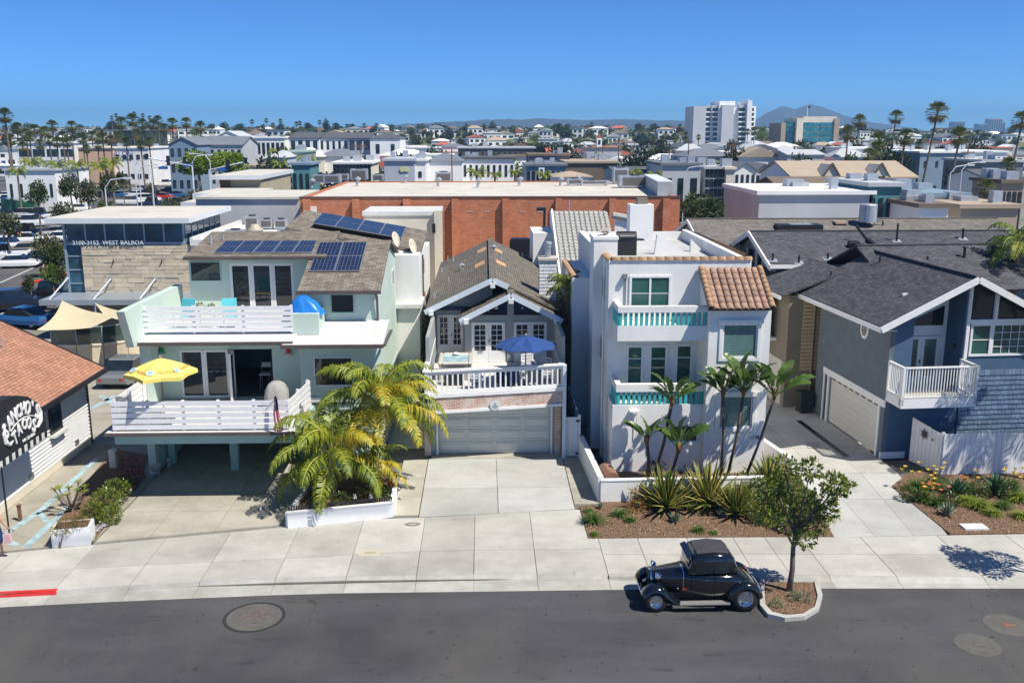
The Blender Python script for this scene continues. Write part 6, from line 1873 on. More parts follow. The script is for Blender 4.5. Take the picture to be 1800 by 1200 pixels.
body=loft([sec(1.38,.30,.5,1.02,.3),sec(1.0,.36,.47,1.07,.3),sec(.5,.46,.42,1.13,.28),sec(.32,.56,.38,1.15,.25),sec(-.3,.68,.36,1.12,.2),sec(-.9,.68,.36,1.12,.22),sec(-1.2,.62,.42,1.05,.3),sec(-1.52,.5,.5,.86,.4),sec(-1.72,.36,.55,.66,.5)],CARB,'body',car)
cab=loft([sec(.36,.56,1.05,1.16,.3),sec(.26,.59,1.05,1.6,.16,top=.9),sec(.16,.6,1.05,1.71,.16,top=.89),sec(-.45,.61,1.05,1.76,.16,top=.88),sec(-.88,.6,1.05,1.72,.18,top=.87),sec(-1.04,.56,1.02,1.55,.24,top=.87),sec(-1.18,.46,.98,1.08,.4)],CARB,'cabin',car)
loft([sec(.1,.46,1.68,1.735,.3),sec(-.4,.49,1.72,1.785,.3),sec(-.84,.46,1.68,1.745,.3)],VIN,'roof_insert',cab)
for sy in(-1,1):
 def side(x,z):return(x,sy*(.612-(z-1.1)*.10),z)
 for pts in([(.17,1.16),(-.34,1.16),(-.34,1.58),(.14,1.56)],[(-.40,1.16),(-.84,1.16),(-.8,1.56),(-.40,1.58)]):
  q=[side(x,z)for x,z in pts];MB().prism(q,(0,sy*.02,0)).build('side_window',GLASS,cab,local=True)
 MB().box(-.2,-.1,sy*.69,sy*.73,.98,1.0).build('door_handle',CHR,body,local=True)
 for x in(.3,-.42):MB().box(x-.008,x+.008,sy*.678,sy*.684,.45,1.1).build('door_seam',M('seam',(.002,.002,.002),.9),body,local=True)
 MB().tube([(1.15,sy*.30,1.02),(1.22,sy*.36,1.0)],.02,6).build('lamp_stalk',CHR,car,local=True)
 hl=MB();hl.lathe([(.02,-.13),(.08,-.09),(.115,0),(.12,.03),(.1,.045),(.02,.06)],(0,0,0),16);hl.v=[(1.24+z,sy*.40+y,.99+x)for x,y,z in hl.v]
 hl.build('headlight',CHR,car,True,local=True)
 # fenders
 def fender(xc,Rw,a0,a1,y0,y1,ext,nm):
  secs=[]
  for i in range(17):
   a=R(a0+(a1-a0)*i/16);c,s=math.cos(a),math.sin(a)
   ro=Rw
   o=[]
   for t_,dz in((0,0),(.25,.035),(.5,.05),(.75,.03),(.95,-.03),(1,-.09)):
    y=sy*(y0+(y1-y0)*t_);r2=ro+dz;o.append((xc+c*r2,y,Rw*.82*0+.36+s*r2))
   o+=[(p[0]-c*.02,p[1],p[2]-s*.02)for p in o[::-1]]
   secs.append(o)
  return secs
 s1=fender(1.31,.40,20,150,.34,.80,0,'f')
 tail=[]
 for x,z in((.85,.42),(.72,.33),(.58,.29)):
  o=[(x,sy*(.40+.40*t_),z+dz)for t_,dz in((0,0),(.25,.02),(.5,.03),(.75,.02),(.95,-.01),(1,-.05))];o+=[(p[0],p[1],p[2]-.02)for p in o[::-1]];tail.append(o)
 loft(s1+tail,CARB,'front_fender',car)
 loft(fender(-1.32,.50,8,172,.48,.84,0,'r'),CARB,'rear_fender',car)
 MB().box(-.86,.62,sy*.62,sy*.84,.26,.30).build('running_board',M('running_board',(.36,.35,.34),.35,.1,20,metal=.4),car,local=True)
 for x,rw,wd,nm in((1.31,.335,.18,'front'),(-1.32,.405,.27,'rear')):
  yc=sy*(.66 if nm=='front' else .68)
  tw=MB();tw.lathe([(rw*.6,-wd/2),(rw*.92,-wd/2),(rw,-wd*.32),(rw,wd*.32),(rw*.92,wd/2),(rw*.6,wd/2)],(0,0,0),28,cap=False);tw.v=[(x+a,yc+c,rw+b)for a,b,c in tw.v]
  w_=tw.build('wheel',TYR,car,True,local=True)
  rm=MB();rm.lathe([(rw*.6,-wd*.45),(rw*.62,wd*.0),(rw*.62,wd*.47),(rw*.54,wd*.48),(rw*.5,wd*.3),(rw*.2,wd*.28),(.02,wd*.3)],(0,0,0),24);rm.v=[(x+a,yc+sy*c,rw+b)for a,b,c in rm.v]
  rm.build('rim',CHR,w_,True,local=True)
  for q in range(5):
   a=q*1.2566;MB().beam((x+.08*math.cos(a),yc+sy*wd*.36,rw+.08*math.sin(a)),(x+rw*.53*math.cos(a),yc+sy*wd*.42,rw+rw*.53*math.sin(a)),.06,.03,(0,1,0)).build('spoke',CHR,w_,local=True)
loft([sec(1.37,.33,.46,1.06,.3),sec(1.42,.33,.46,1.06,.3)],CHR,'grille_shell',car)
MB().box(1.42,1.432,-.26,.26,.54,.98).build('grille',BLACKM,car,local=True)
for i in range(13):MB().box(1.432,1.44,-.24+i*.04-.006,-.24+i*.04+.006,.55,.97).build('grille_bar',CHR,car,local=True)
MB().box(.3,.33,-.5,.5,1.18,1.5).build('windshield',GLASS,cab,local=True)
MB().prism([(.4,-.54,1.58),(.4,.54,1.58),(.24,.52,1.66),(.24,-.52,1.66)],(0,0,.015)).build('sun_visor',CARB,cab,local=True)
loft([sec(.44,.485,.40,1.15,.28),sec(.475,.48,.40,1.145,.28)],CHR,'cowl_band',car)
MB().tube([(1.62,-.62,.46),(1.68,-.3,.46),(1.68,.3,.46),(1.62,.62,.46)],.025,8).build('front_bumper',CHR,car,local=True)
MB().tube([(-1.86,-.5,.5),(-1.9,0,.5),(-1.86,.5,.5)],.025,8).build('rear_bumper',CHR,car,local=True)
MB().box(-1.7,1.6,-.34,.34,.26,.44).build('chassis',BLACKM,car,local=True)
for sy in(-1,1):MB().lathe([(.05,0),(.05,.05),(.02,.06)],(-1.62,sy*.55,.72),10).build('tail_lamp',M('tail_red',(.4,.01,.01),.2),car,local=True)
text_mesh('door_script','W',.13,M('script_red',(.5,.03,.03),.5),basis((0,0,0),(-1,0,0),(0,0,1))@Matrix.Translation((-.42,.62,.52)),None,.002).parent=body
# ================================================================== STONE SHOPPING BUILDING
stb=thing('stone_shop_building','shop building with pale stone wall, blue glass band and broad white flat roof','shop building',(-24,66,0))
YS=65.0
def HX(px,py,Y):return F0.hit(px,py,Y)[0]
def HZ(px,py,Y):return F0.hit(px,py,Y)[1]
zr1,zr0=HZ(200,384,YS),HZ(200,393,YS)
x0,x1=HX(77,388,YS),HX(332,388,YS)
CREAMR=M('cream_roof',(.58,.55,.48),.85,.1,.25,.1,10,dirt=.55)
WHF=M('white_fascia',(.62,.65,.68),.6,.05)
MB().box(x0,x1,YS,76,zr0,zr1).build('roof_slab',WHF,stb);MB().box(x0+.05,x1-.05,YS+.05,75.9,zr1,zr1+.02).build('roof_top',CREAMR,stb)
gz0,gx0,gx1=HZ(200,428,YS),HX(115,410,YS+.8),HX(322,410,YS+.8)
MB().box(gx0+.1,gx1-.1,YS+1.2,75,0,zr0).build('core',M('core_grey',(.14,.16,.18),.8),stb)
STEELB=M('steel_blue_frame',(.28,.36,.44),.45,.05,metal=.2)
n=6
for i in range(n):
 a,b=gx0+(gx1-gx0)*i/n,gx0+(gx1-gx0)*(i+1)/n
 MB().box(a+.05,b-.05,YS+.85,YS+.9,gz0,zr0).build('glass_pane',GLASSB,stb);MB().box(b-.05,b+.05,YS+.8,YS+.92,gz0,zr0).build('mullion',STEELB,stb)
for i in range(6):
 y=YS+1.2+i*1.5
 MB().box(gx1-.05,gx1+.02,y+.06,y+1.44,gz0-.1,zr0).build('glass_pane',GLASSB,stb);MB().box(gx1-.06,gx1+.06,y-.06,y+.06,gz0-.1,zr0).build('mullion',STEELB,stb)
MB().box(gx0-.1,gx1+.1,YS+.75,YS+.95,gz0-.18,gz0).build('glass_sill',STEELB,stb)
sx0,sx1=HX(146,470,YS+.6),HX(336,470,YS+.6)
sz0=HZ(230,522,YS+.6)
MB().box(sx0,sx1,YS+.65,YS+1.1,sz0,gz0-.2).build('stone_backing',M('stone_mortar',(.30,.26,.20),.9),stb)
STONE=M('cream_stone',(.66,.56,.41),.9,.12,2.5,.4,14,oi=.26)
rn=random.Random(17)
z=sz0;ns=0
while z<gz0-.25:
 h=rn.uniform(.2,.34);h=min(h,gz0-.2-z)
 x=sx0-rn.uniform(0,.3)
 while x<sx1:
  w_=rn.uniform(.45,1.3);a,b=max(x,sx0),min(x+w_,sx1)
  if b-a>.08 and ns<200:
   MB().box(a+.008,b-.008,YS+.6-rn.uniform(0,.05),YS+.66,z+.008,z+h-.008).build('stone',STONE,stb);ns+=1
  x+=w_
 z+=h
MB().box(sx1,sx1+.3,YS+.65,76,0,gz0-.2).build('side_wall',STONE,stb)
for i in range(4):
 zz0,zz1=sz0+(gz0-sz0)*i/4,sz0+(gz0-sz0)*(i+1)/4
 MB().box(gx0,sx0,YS+.8,YS+.85,zz0+.04,zz1-.04).build('glass_pane',GLASSB,stb);MB().box(gx0,sx0,YS+.75,YS+.87,zz1-.04,zz1+.04).build('mullion',STEELB,stb)
MB().box(gx0-.15,gx0,YS+.7,YS+.9,0,zr0).build('corner_post',STEELB,stb)
cz=HZ(180,530,63)
MB().box(HX(68,530,62.5),HX(330,530,62.5),62.5,YS+.6,cz-.15,cz+.2).build('canopy',M('canopy_grey',(.30,.34,.38),.5,.05,metal=.3),stb)
MB().box(gx0,sx1,YS+.7,YS+.8,0,cz-.2).build('shopfront_glass',GLASS,stb)
for px,py in((195,490),(273,490),(120,488)):
 a=F0.hit(px,py,YS+.55);MB().box(a[0]-.1,a[0]+.1,YS+.5,YS+.6,a[1]-.1,a[1]+.1).build('bracket',STEELB,stb);MB().beam((a[0],YS+.5,a[1]),(a[0]-.15,62.7,cz+.2),.07,.07).build('tie_rod',WHF,stb)
for px in(197,282):a=F0.hit(px,461,YS+.5);MB().tube([(a[0],YS+.6,a[1]-.1),(a[0]+.15,YS+.4,a[1]+.15)],.05,6).build('spot_lamp',BLACKM,stb)
a=F0.hit(190,427,YS+.5);text_mesh('address_lettering','3100-3152  WEST BALBOA',.42,M('letter_grey',(.6,.64,.7),.5),basis((a[0],YS+.5,a[1]),(1,0,0),(0,0,1)),stb,.04)
# patio wall with glass screen and sails
pt_=thing('patio_wall','curved pale stone patio wall topped by a glass wind screen','wall',gp(170,650))
pw_=[gp(96,650),gp(140,651),gp(185,648),gp(226,642),gp(260,630)]
for a,b in zip(pw_,pw_[1:]):
 MB().beam(a+Vector((0,0,.72)),b+Vector((0,0,.72)),.25,1.44).build('stone_course',M('cream_stone',(.5,.44,.34)),pt_)
 MB().beam(a+Vector((0,0,1.5)),b+Vector((0,0,1.5)),.35,.1).build('coping',STUCCO2,pt_)
 MB().beam(a+Vector((0,0,2.05)),b+Vector((0,0,2.05)),.03,.95).build('glass_pane',glassmat('green_tint_glass',(.05,.075,.07),.04),pt_)
 MB().tube([a+Vector((0,0,1.5)),a+Vector((0,0,2.6))],.04,6).build('screen_post',STEELB,pt_)
 MB().beam(a+Vector((0,0,2.55)),b+Vector((0,0,2.55)),.06,.05).build('screen_rail',STEELB,pt_)
for lab,pts in(('cream triangular shade sail over the patio nearest the orange roof',((109,528,57),(64,580,53),(207,553,53),(160,576,52))),('second cream shade sail tucked behind the first',((166,532,57),(182,552,55),(240,548,54),(222,563,52)))):
 q=[Vector((HX(x,y,Y),Y,HZ(x,y,Y)))for x,y,Y in pts]
 t=thing('shade_sail',lab,'shade sail',(q[0].x,q[0].y,0));mb=MB();N=8
 def sp(u,v):
  p=(q[0]*(1-u)*(1-v)+q[2]*u*(1-v)+q[1]*(1-u)*v+q[3]*u*v);return p-Vector((0,0,1))*(.5*(u*(1-u)+v*(1-v)))+(q[0]+q[1]+q[2]+q[3]-p*4)*.12*(u*(1-u)*2+v*(1-v)*2)*.5
 for i in range(N):
  for j in range(N):mb.poly([sp(i/N,j/N),sp((i+1)/N,j/N),sp((i+1)/N,(j+1)/N),sp(i/N,(j+1)/N)])
 mb.build('fabric',M('sail_cream',(.66,.56,.36),.8,.05),t,True)
 MB().tube([(q[0].x,q[0].y,0),q[0]],.06,6).build('mast',STEELB,t)
 # ================================================================== BRICK BUILDING
brk=thing('brick_building','long red brick building with pilasters and a cream flat roof','building',(0,80,0))
YK,zk=79.0,HZ(860,347,79.0)
kx0,kx1=HX(527,365,YK),HX(1195,365,YK)
BRICK=brickmat('red_brick',(.50,.125,.05),(.62,.19,.08),(.40,.25,.17),.30,.11,.022,.9,.5,.5,.1,extra=((.34,.12,.07),.9,.35))
MB().box(kx0,kx1,YK,YK+.5,0,zk).build('front_wall',BRICK,brk)
mb=MB();mb.box(kx0,kx0+.4,YK+.5,106,0,zk);mb.box(kx1-.4,kx1,YK+.5,106,0,zk);mb.box(kx0+.4,kx1-.4,105.6,106,0,zk);mb.build('side_wall',BRICK,brk)
MB().box(kx0+.4,kx1-.4,YK+.5,105.6,zk-.25,zk-.12).build('roof',CREAMR,brk)
MB().box(kx0-.05,kx1+.05,YK-.08,YK+.5,zk,zk+.07).build('coping',M('dark_coping',(.10,.06,.05),.7),brk)
for px in(540,626,715,800,889,982,1076,1170):
 x=HX(px,360,YK);MB().box(x-.28,x+.28,YK-.42,YK,0,zk-.12).build('pilaster',BRICK,brk)
for px in range(640,1190,31):
 x=HX(px,372,YK);MB().box(x-.25,x+.25,YK-.03,YK,HZ(px,372,YK)-.03,HZ(px,372,YK)+.03).build('tie_plate',M('tie_white',(.5,.42,.38),.8),brk)
x,z=F0.hit(550,368,YK-.05);MB().box(x-.3,x+.3,YK-.1,YK,z-.25,z+.25).build('vent_box',WHITE2,brk)
MB().tube([(HX(1000,380,72),72,0),(HX(1000,380,72),72,HZ(1000,352,72))],.05,6).build('pipe',GALV,brk)
# roof plant on the brick building
rn=random.Random(23)
def ac_unit(x,y,z,w_,d_,h_,label,fan=True):
 t=thing('roof_unit',label,'air conditioner',(x,y,z),0,'roof plant')
 MB().box(x-w_/2,x+w_/2,y-d_/2,y+d_/2,z+.12,z+h_).build('casing',GALV,t)
 MB().box(x-w_*.4,x+w_*.4,y-d_/2-.02,y-d_/2,z+.25,z+h_*.85).build('grille',M('ac_grille',(.12,.12,.12),.7),t)
 for a in(-.4,.4):MB().box(x+a*w_-.05,x+a*w_+.05,y-d_/2,y+d_/2,z,z+.12).build('skid',GREYM,t)
 if fan:MB().lathe([(min(w_,d_)*.35,h_),(min(w_,d_)*.35,h_+.08),(min(w_,d_)*.25,h_+.09)],(x,y,z),12).build('fan_ring',BLACKM,t)
def turbine(x,y,z,label):
 t=thing('roof_vent',label,'roof vent',(x,y,z),0,'roof plant')
 MB().tube([(x,y,z),(x,y,z+.35),(x+.15,y-.1,z+.6)],.14,8).build('pipe',GALV,t);MB().lathe([(.12,.55),(.3,.65),(.32,.8),(.05,.95)],(x+.1,y,z),10).build('cowl',GALV,t)
ordn=['first','second','third','fourth','fifth','sixth','seventh','eighth','ninth','tenth','eleventh','twelfth','thirteenth','fourteenth','fifteenth','sixteenth','seventeenth','eighteenth','nineteenth','twentieth']+['%d%s'%(i,{1:'st',2:'nd',3:'rd'}.get(i%10,'th'))for i in range(21,140)]
zz=zk-.12
for i,(px,py)in enumerate(((548,331),(628,327),(712,322),(770,328),(840,330),(913,327),(985,327),(1014,324))):
 p=gp(px,py,zz);turbine(p.x,p.y,zz,'%s small bent vent from the left on the brick building roof'%ordn[i])
for i,(px,py,w_,d_,h_)in enumerate(((565,323,1.6,1.2,1.0),(585,323,1.8,1.2,1.0),(604,318,1.2,1,.8),(632,317,1.9,1.3,1.3),(665,319,1.2,1,.8),(780,320,1.8,1.3,1.1),(1010,326,1.6,1.2,.7),(1040,326,3.6,1,.5),(1090,323,1.6,1.4,1.7),(1115,330,3.2,1.5,1.2))):
 p=gp(px,py,zz);ac_unit(p.x,p.y,zz,w_,d_,h_,'%s metal roof unit from the left on the brick building'%ordn[i])
p=gp(1150,340,zz);t=thing('roof_duct','long grey louvred duct housing at the brick roof corner','roof duct',(p.x,p.y,zz))
MB().beam((HX(1142,330,96),96,zz+.6),(HX(1168,342,82),82,zz+.6),1.2,1.2).build('housing',M('duct_grey',(.35,.37,.38),.6),t);MB().beam((HX(1142,330,96),96,zz+1.24),(HX(1168,342,82),82,zz+1.24),1.3,.08).build('lid',WHF,t)
# cream annexe in front of the brick wall, and the white roofs beside it
an=thing('cream_annexe','cream rendered annexe with white parapet in front of the brick wall','building',(-8,72,0))
a0,a1,az=HX(640,400,73),HX(772,400,73),HZ(700,372,73)
MB().box(a0,a1,73,78.5,0,az-.3).build('wall',STUCCO2,an);MB().box(a0-.1,a1+.1,72.9,78.5,az-.3,az).build('parapet',WHITE2,an)
MB().box(a1-.35,a1+.25,72.6,73,0,az+.1).build('pier',STUCCO2,an);a=F0.hit(762,400,72.6);MB().box(a[0]-.1,a[0]+.15,72.4,72.6,a[1]-.4,a[1]+.3).build('wall_lamp',BLACKM,an)
wr=thing('white_roof_building','low building with a stained white flat roof crowded with air conditioners','building',(-14,70,0))
MB().box(-20.2,-6.4,65.5,78.9,0,6.05).build('wall',STUCCO2,wr);MB().box(-20.2,-6.3,65.4,78.9,6.05,6.2).build('roof',M('white_membrane',(.66,.65,.62),.85,.06,.5,dirt=.35),wr)
mb=MB();mb.box(-20.2,-20,65.4,78.9,6.2,6.6);mb.box(-20,-6.3,65.4,65.6,6.2,6.45);mb.build('parapet',WHITE2,wr)
for i,(px,py,w_,d_,h_)in enumerate(((445,407,1.0,.8,1.2),(470,403,.9,.8,.8),(495,403,.9,.8,.8),(415,421,1.3,1,.7),(520,417,2.4,1.1,.7),(545,408,1.1,.9,1.0),(562,400,1.4,1.0,1.1),(600,390,1.5,1.2,1.6))):
 p=gp(px,py,6.2);ac_unit(p.x,p.y,6.2,w_,d_,h_,'%s air conditioner from the left on the stained white roof'%ordn[i])
p=gp(449,420,6.2);t=thing('exhaust_fan','round beige exhaust fan standing on the white roof','roof fan',p);MB().lathe([(.3,0),(.35,.3),(.55,.5),(.6,.7),(.3,.9),(.28,1.05)],p,14).build('fan_body',M('beige_fan',(.45,.40,.3),.6),t,True);MB().lathe([(.62,.62),(.62,.68),(.4,.7)],p,14).build('fan_lip',GALV,t)
pw2=thing('painted_party_wall','white and grey painted wall running on from the brick building','building',(-20,82,0))
b0,b1=HX(345,365,82),HX(527,365,82)
MB().box(b0,b1,82,92,0,HZ(440,350,82)).build('wall',M('grey_white_paint',(.48,.49,.50),.8,.08,.5),pw2);MB().box(b0,b1,81.8,92.1,HZ(440,350,82),HZ(440,346,82)).build('roof',CREAMR,pw2)
for i,(px0,px1,py0,py1,Y)in enumerate(((317,402,356,366,88),(338,445,340,352,95))):
 t=thing('flat_roof_block',['white edged flat roof stepping behind the stone building','upper white edged flat roof next to the long brick roof'][i],'building',(HX(px0,py0,Y),Y,0))
 MB().box(HX(px0,py0,Y),HX(px1,py0,Y),Y,Y+9,HZ(px0,py1,Y),HZ(px0,py0,Y)).build('roof_slab',WHF,t);MB().box(HX(px0+8,py0,Y),HX(px1-4,py0,Y),Y+.5,Y+8.5,0,HZ(px0,py1,Y)).build('wall',STUCCO2,t);MB().box(HX(px0,py0,Y)+.05,HX(px1,py0,Y)-.05,Y+.05,Y+8.9,HZ(px0,py0,Y),HZ(px0,py0,Y)+.02).build('roof_top',CREAMR,t)
t=thing('roof_pavilion','cream rooftop block under a wide white slab roof above the shops','building',(HX(440,320,104),104,0))
MB().box(HX(368,310,104),HX(458,310,104),104,122,HZ(400,316,104),HZ(400,309,104)).build('roof_slab',WHF,t);MB().box(HX(368,310,104)+.1,HX(458,310,104)-.1,104.1,121.9,HZ(400,309,104),HZ(400,309,104)+.03).build('roof_top',CREAMR,t)
MB().box(HX(384,320,104),HX(400,320,104),104.6,105,0,HZ(400,316,104)).build('brick_pier',M('dark_brick',(.12,.07,.05),.9),t);MB().box(HX(400,320,104),HX(455,320,104),105,121,0,HZ(400,316,104)).build('wall',M('tan_render',(.40,.35,.24),.9),t)
t=thing('dark_pole_lamp','dark shoebox lamp on a tall pole behind the cottage','street lamp',(HX(953,400,66),66,0));MB().tube([(HX(953,400,66),66,0),(HX(957,400,66),66,HZ(957,370,66))],.09,8).build('pole',BLACKM,t);a=F0.hit(952,368,66);MB().box(a[0]-.35,a[0]+.3,65.7,66.3,a[1]-.1,a[1]+.12).build('lamp_head',BLACKM,t)
t=thing('dumpster','black covered container behind the cottage roof','container',(HX(915,430,64),64,0));a=F0.hit(915,432,64);MB().box(a[0]-.75,a[0]+.75,63.6,64.6,0,a[1]+.3).build('body',BLACKM,t);MB().prism([(a[0]-.75,63.6,a[1]+.3),(a[0]+.75,63.6,a[1]+.3),(a[0]+.6,63.6,a[1]+.5),(a[0]-.6,63.6,a[1]+.5)],(0,1,0)).build('lid',BLACKM,t)
# ================================================================== PARKED CARS FAR OFF
PAINT={n:M('paint_'+n,c,.25,.03,coat=.6)for n,c in(('white',(.75,.75,.74)),('black',(.012,.012,.014)),('grey',(.18,.19,.2)),('silver',(.42,.42,.41)),('blue',(.03,.12,.30)),('red',(.45,.03,.03)),('navy',(.015,.03,.07)),('tan',(.30,.25,.19)),('green',(.02,.12,.07)))}
def carproto(kind):
 t=thing('parked_car','x','car',(0,0,-100),0,None,True)
 H,hb,cab,Ln={'sedan':(1.42,.88,(-1.35,-.75,.55,1.2),4.6),'suv':(1.72,1.02,(-2.05,-1.75,.75,1.35),4.7),'pickup':(1.85,1.05,(-.75,-.55,.85,1.35),5.5)}[kind]
 h=Ln/2
 def s_(x,hw,zb,zt):return[(x,-hw,zb),(x,hw,zb),(x,hw*1.02,(zb+zt)/2),(x,hw*.93,zt),(x,-hw*.93,zt),(x,-hw*1.02,(zb+zt)/2)]
 secs=[s_(-h,.8,.4,hb*.8),s_(-h+.15,.88,.3,hb),s_(-.5,.9,.25,hb),s_(h*.5,.9,.25,hb),s_(h-.3,.86,.28,hb*.85),s_(h,.76,.4,hb*.65)]
 mb=MB();rr=[mb.add(q)for q in secs]
 for a,b in zip(rr,rr[1:]):
  for i in range(6):j=(i+1)%6;mb.face((a+i,a+j,b+j,b+i))
 mb.face([rr[0]+5-i for i in range(6)]);mb.face([rr[-1]+i for i in range(6)])
 if kind=='pickup':mb.m=0
 mb.build('body',PAINT['white'],t,local=True)
 x0,x1,x2,x3=cab
 MB().prism([(x0,-.8,hb),(x3,-.8,hb),(x2,-.68,H-.06),(x1,-.68,H-.06)],(0,1.6,0)).build('cabin_glass',GLASS,t,local=True)
 mb=MB();mb.prism([(x1-.02,-.69,H-.07),(x2+.02,-.69,H-.07),(x2-.1,-.64,H),(x1+.1,-.64,H)],(0,1.38,0));mb.build('roof',PAINT['white'],t,local=True)
 for x in(-h+.95,h-.95):
  for y in(-.82,.62):
   w_=MB();w_.lathe([(.16,0),(.32,.0),(.33,.1),(.32,.2),(.16,.2)],(0,0,0),14);w_.v=[(x+a,y+c,.33+b)for a,b,c in w_.v];o=w_.build('wheel',TYR,t,local=True)
   w_=MB();w_.lathe([(.2,-.01),(.2,.21),(.05,.22)],(0,0,0),10);w_.v=[(x+a,y+c,.33+b)for a,b,c in w_.v];w_.build('rim',GALV,o,local=True)
 for y in(-.65,.5):
  MB().box(h-.06,h+.01,y,y+.18,hb*.62,hb*.74).build('headlight',WHITE,t,local=True);MB().box(-h-.01,-h+.03,y,y+.18,hb*.6,hb*.78).build('tail_light',PAINT['red'],t,local=True)
 if kind=='pickup':MB().box(-h+.12,x0-.1,-.75,.75,hb-.02,hb+.01).build('bed',BLACKM,t,local=True)
 return t
CARS=[(28,545,'suv','black',20,'black car parked at the picture edge beside the road line'),(45,572,'sedan','blue',-20,'blue sedan parked above the orange roof'),(90,530,'pickup','black',2,'black pickup truck beside the shop canopy'),
(30,470,'sedan','white',12,'white sedan nearest the cyclist'),(68,466,'sedan','navy',15,'dark blue sedan behind the white sedan'),(12,440,'suv','white',8,'white car with red tail light at the picture edge'),(45,428,'sedan','white',18,'white estate car behind two red cones'),(48,447,'sedan','tan',18,'tan sedan in the row before the white sedan'),
(50,398,'pickup','white',5,'white pickup truck near the green skip'),(14,408,'sedan','silver',8,'silver sedan left of the white pickup'),(12,348,'sedan','white',0,'white car at the far picture edge by the palms'),(12,358,'pickup','white',0,'white truck just below the far white car'),(105,342,'suv','black',0,'black suv under the parking lot trees'),(145,340,'sedan','white',0,'white sedan right of the black suv'),(170,338,'sedan','grey',0,'grey sedan next to the white sedan'),(150,354,'suv','white',0,'white suv alone in the driving lane'),(195,334,'sedan','navy',0,'navy sedan near the lamp post'),
(228,360,'pickup','white',0,'white pickup in the row before the stone building'),(262,355,'suv','white',0,'white off-roader next to the white pickup'),(285,350,'sedan','red',0,'red car at the end of the far row'),(240,346,'sedan','white',0,'white hatchback behind the white pickup'),(265,340,'sedan','black',0,'black sedan behind the off-roader'),(300,338,'sedan','navy',0,'navy hatchback past the red car'),(250,322,'suv','silver',10,'silver suv on the far side street'),(290,327,'pickup','white',10,'white truck on the far side street'),(305,325,'sedan','navy',10,'navy car following the white truck'),(250,336,'sedan','silver',0,'silver car between the white hatchback and black sedan'),
(90,325,'sedan','blue',0,'blue car by the low white shop'),(30,322,'suv','navy',0,'navy car by the white shop at the picture edge'),(135,372,'sedan','white',0,'white car half hidden behind the stone building roof'),(108,425,'sedan','white',10,'white car half hidden beside the steel corner post'),(226,668,'sedan','grey',88,'grey car parked behind the mint house corner'),
(1240,362,'suv','white',0,'white suv beyond the brick building corner'),(1690,322,'sedan','white',0,'white car in the street under the right hand palms'),(1655,336,'sedan','black',0,'black car by the brown roofed house'),(1704,318,'sedan','grey',0,'grey car behind the white street car')]
rq=random.Random(31)
for j,(x0,x1,py)in enumerate(((100,330,331),(95,320,347),(215,330,363),(5,60,372),(0,110,384),(0,110,416),(0,90,456))):
 px,i=x0+rq.uniform(0,10),0
 while px<x1:
  if all(abs(px-c[0])+2*abs(py-c[1])>22 for c in CARS):
   cn=rq.choice(('white','white','black','grey','silver','navy','blue','tan'));kd=rq.choice(('sedan','suv','sedan','pickup'));CARS.append((px,py,kd,cn,rq.uniform(-6,6)+(14 if py>370 else 0),'%s other car, a %s %s, in the %s row from the back'%(ordn[i],cn,{'sedan':'saloon','suv':'suv','pickup':'truck'}[kd],ordn[j])));i+=1
  px+=rq.uniform(19,30)*(1+max(0,py-340)/90)
protos={q:carproto(q)for q in('sedan','suv','pickup')}
for px,py,kd,colr,rz,lab in CARS:
 c=dup(protos[kd],gp(px,py,-.07),R(rz)+(math.pi if px%2 else 0),1,lab,'cars parked in the lots and side streets')
 for ch_ in c.children:
  if ch_.name.split('.')[0]in('body','roof'):
   ch_.material_slots[0].link='OBJECT';ch_.material_slots[0].material=PAINT[colr]
for q in protos.values():
 for ch_ in list(q.children):
  for g in list(ch_.children):bpy.data.objects.remove(g)
  bpy.data.objects.remove(ch_)
 bpy.data.objects.remove(q)
 # parking lot furniture
LINE=M('lot_line_paint',(.6,.6,.58),.8,.1)
mb=MB()
for(a,b)in(((0,553),(75,520)),((0,497),(60,470)),((55,563),(105,556)),((52,566),(108,566)),((20,425),(70,408)),((120,352),(170,350)),((60,362),(110,358))):
 p,q=gp(*a,-.07),gp(*b,-.07);d=(q-p).normalized();n_=Vector((-d.y,d.x,0))*.09;mb.poly([p-n_,q-n_,q+n_,p+n_])
struct(mb.build('parking_line',LINE))
for px,lab in((12,'orange and white traffic cone nearest the picture edge'),(34,'orange and white traffic cone beside the estate car')):
 p=gp(px,427,-.08);t=thing('traffic_cone',lab,'cone',p);MB().lathe([(.4,0),(.4,.05),(.28,.05),(.24,.5),(.2,.9),(.1,1.3),(.02,1.35)],p,10).build('cone',M('cone_red',(.6,.06,.04),.6),t);MB().lathe([(.23,.5),(.2,.85),(.1,.86)],p,10).build('band',WHITE,t)
t=thing('skip','green steel refuse skip in the parking lot','skip',gp(38,380,-.08));p=gp(38,380,-.08)
MB().prism([(p.x-2.6,p.y-1.2,.2),(p.x+2.2,p.y-1.2,.2),(p.x+3.0,p.y-1.2,2.2),(p.x-2.6,p.y-1.2,3.0)],(0,2.4,0)).build('bin_body',PAINT['green'],t)
for a in(-1.5,0,1.5):MB().box(p.x+a-.08,p.x+a+.08,p.y-1.28,p.y-1.2,.2,2.2).build('rib',PAINT['green'],t)
isd=sheet('lot_island',[gp(38,497,-.05),gp(48,498,-.05),gp(118,481,-.05),gp(118,468,-.05),gp(60,478,-.05)],M('island_soil',(.1,.12,.05),.9));
MB().tube([gp(38,498,0),gp(48,499,0),gp(85,490,0),gp(120,481,0)],.12,6).build('red_kerb',M('red_kerb_paint',(.62,.03,.025)),isd)
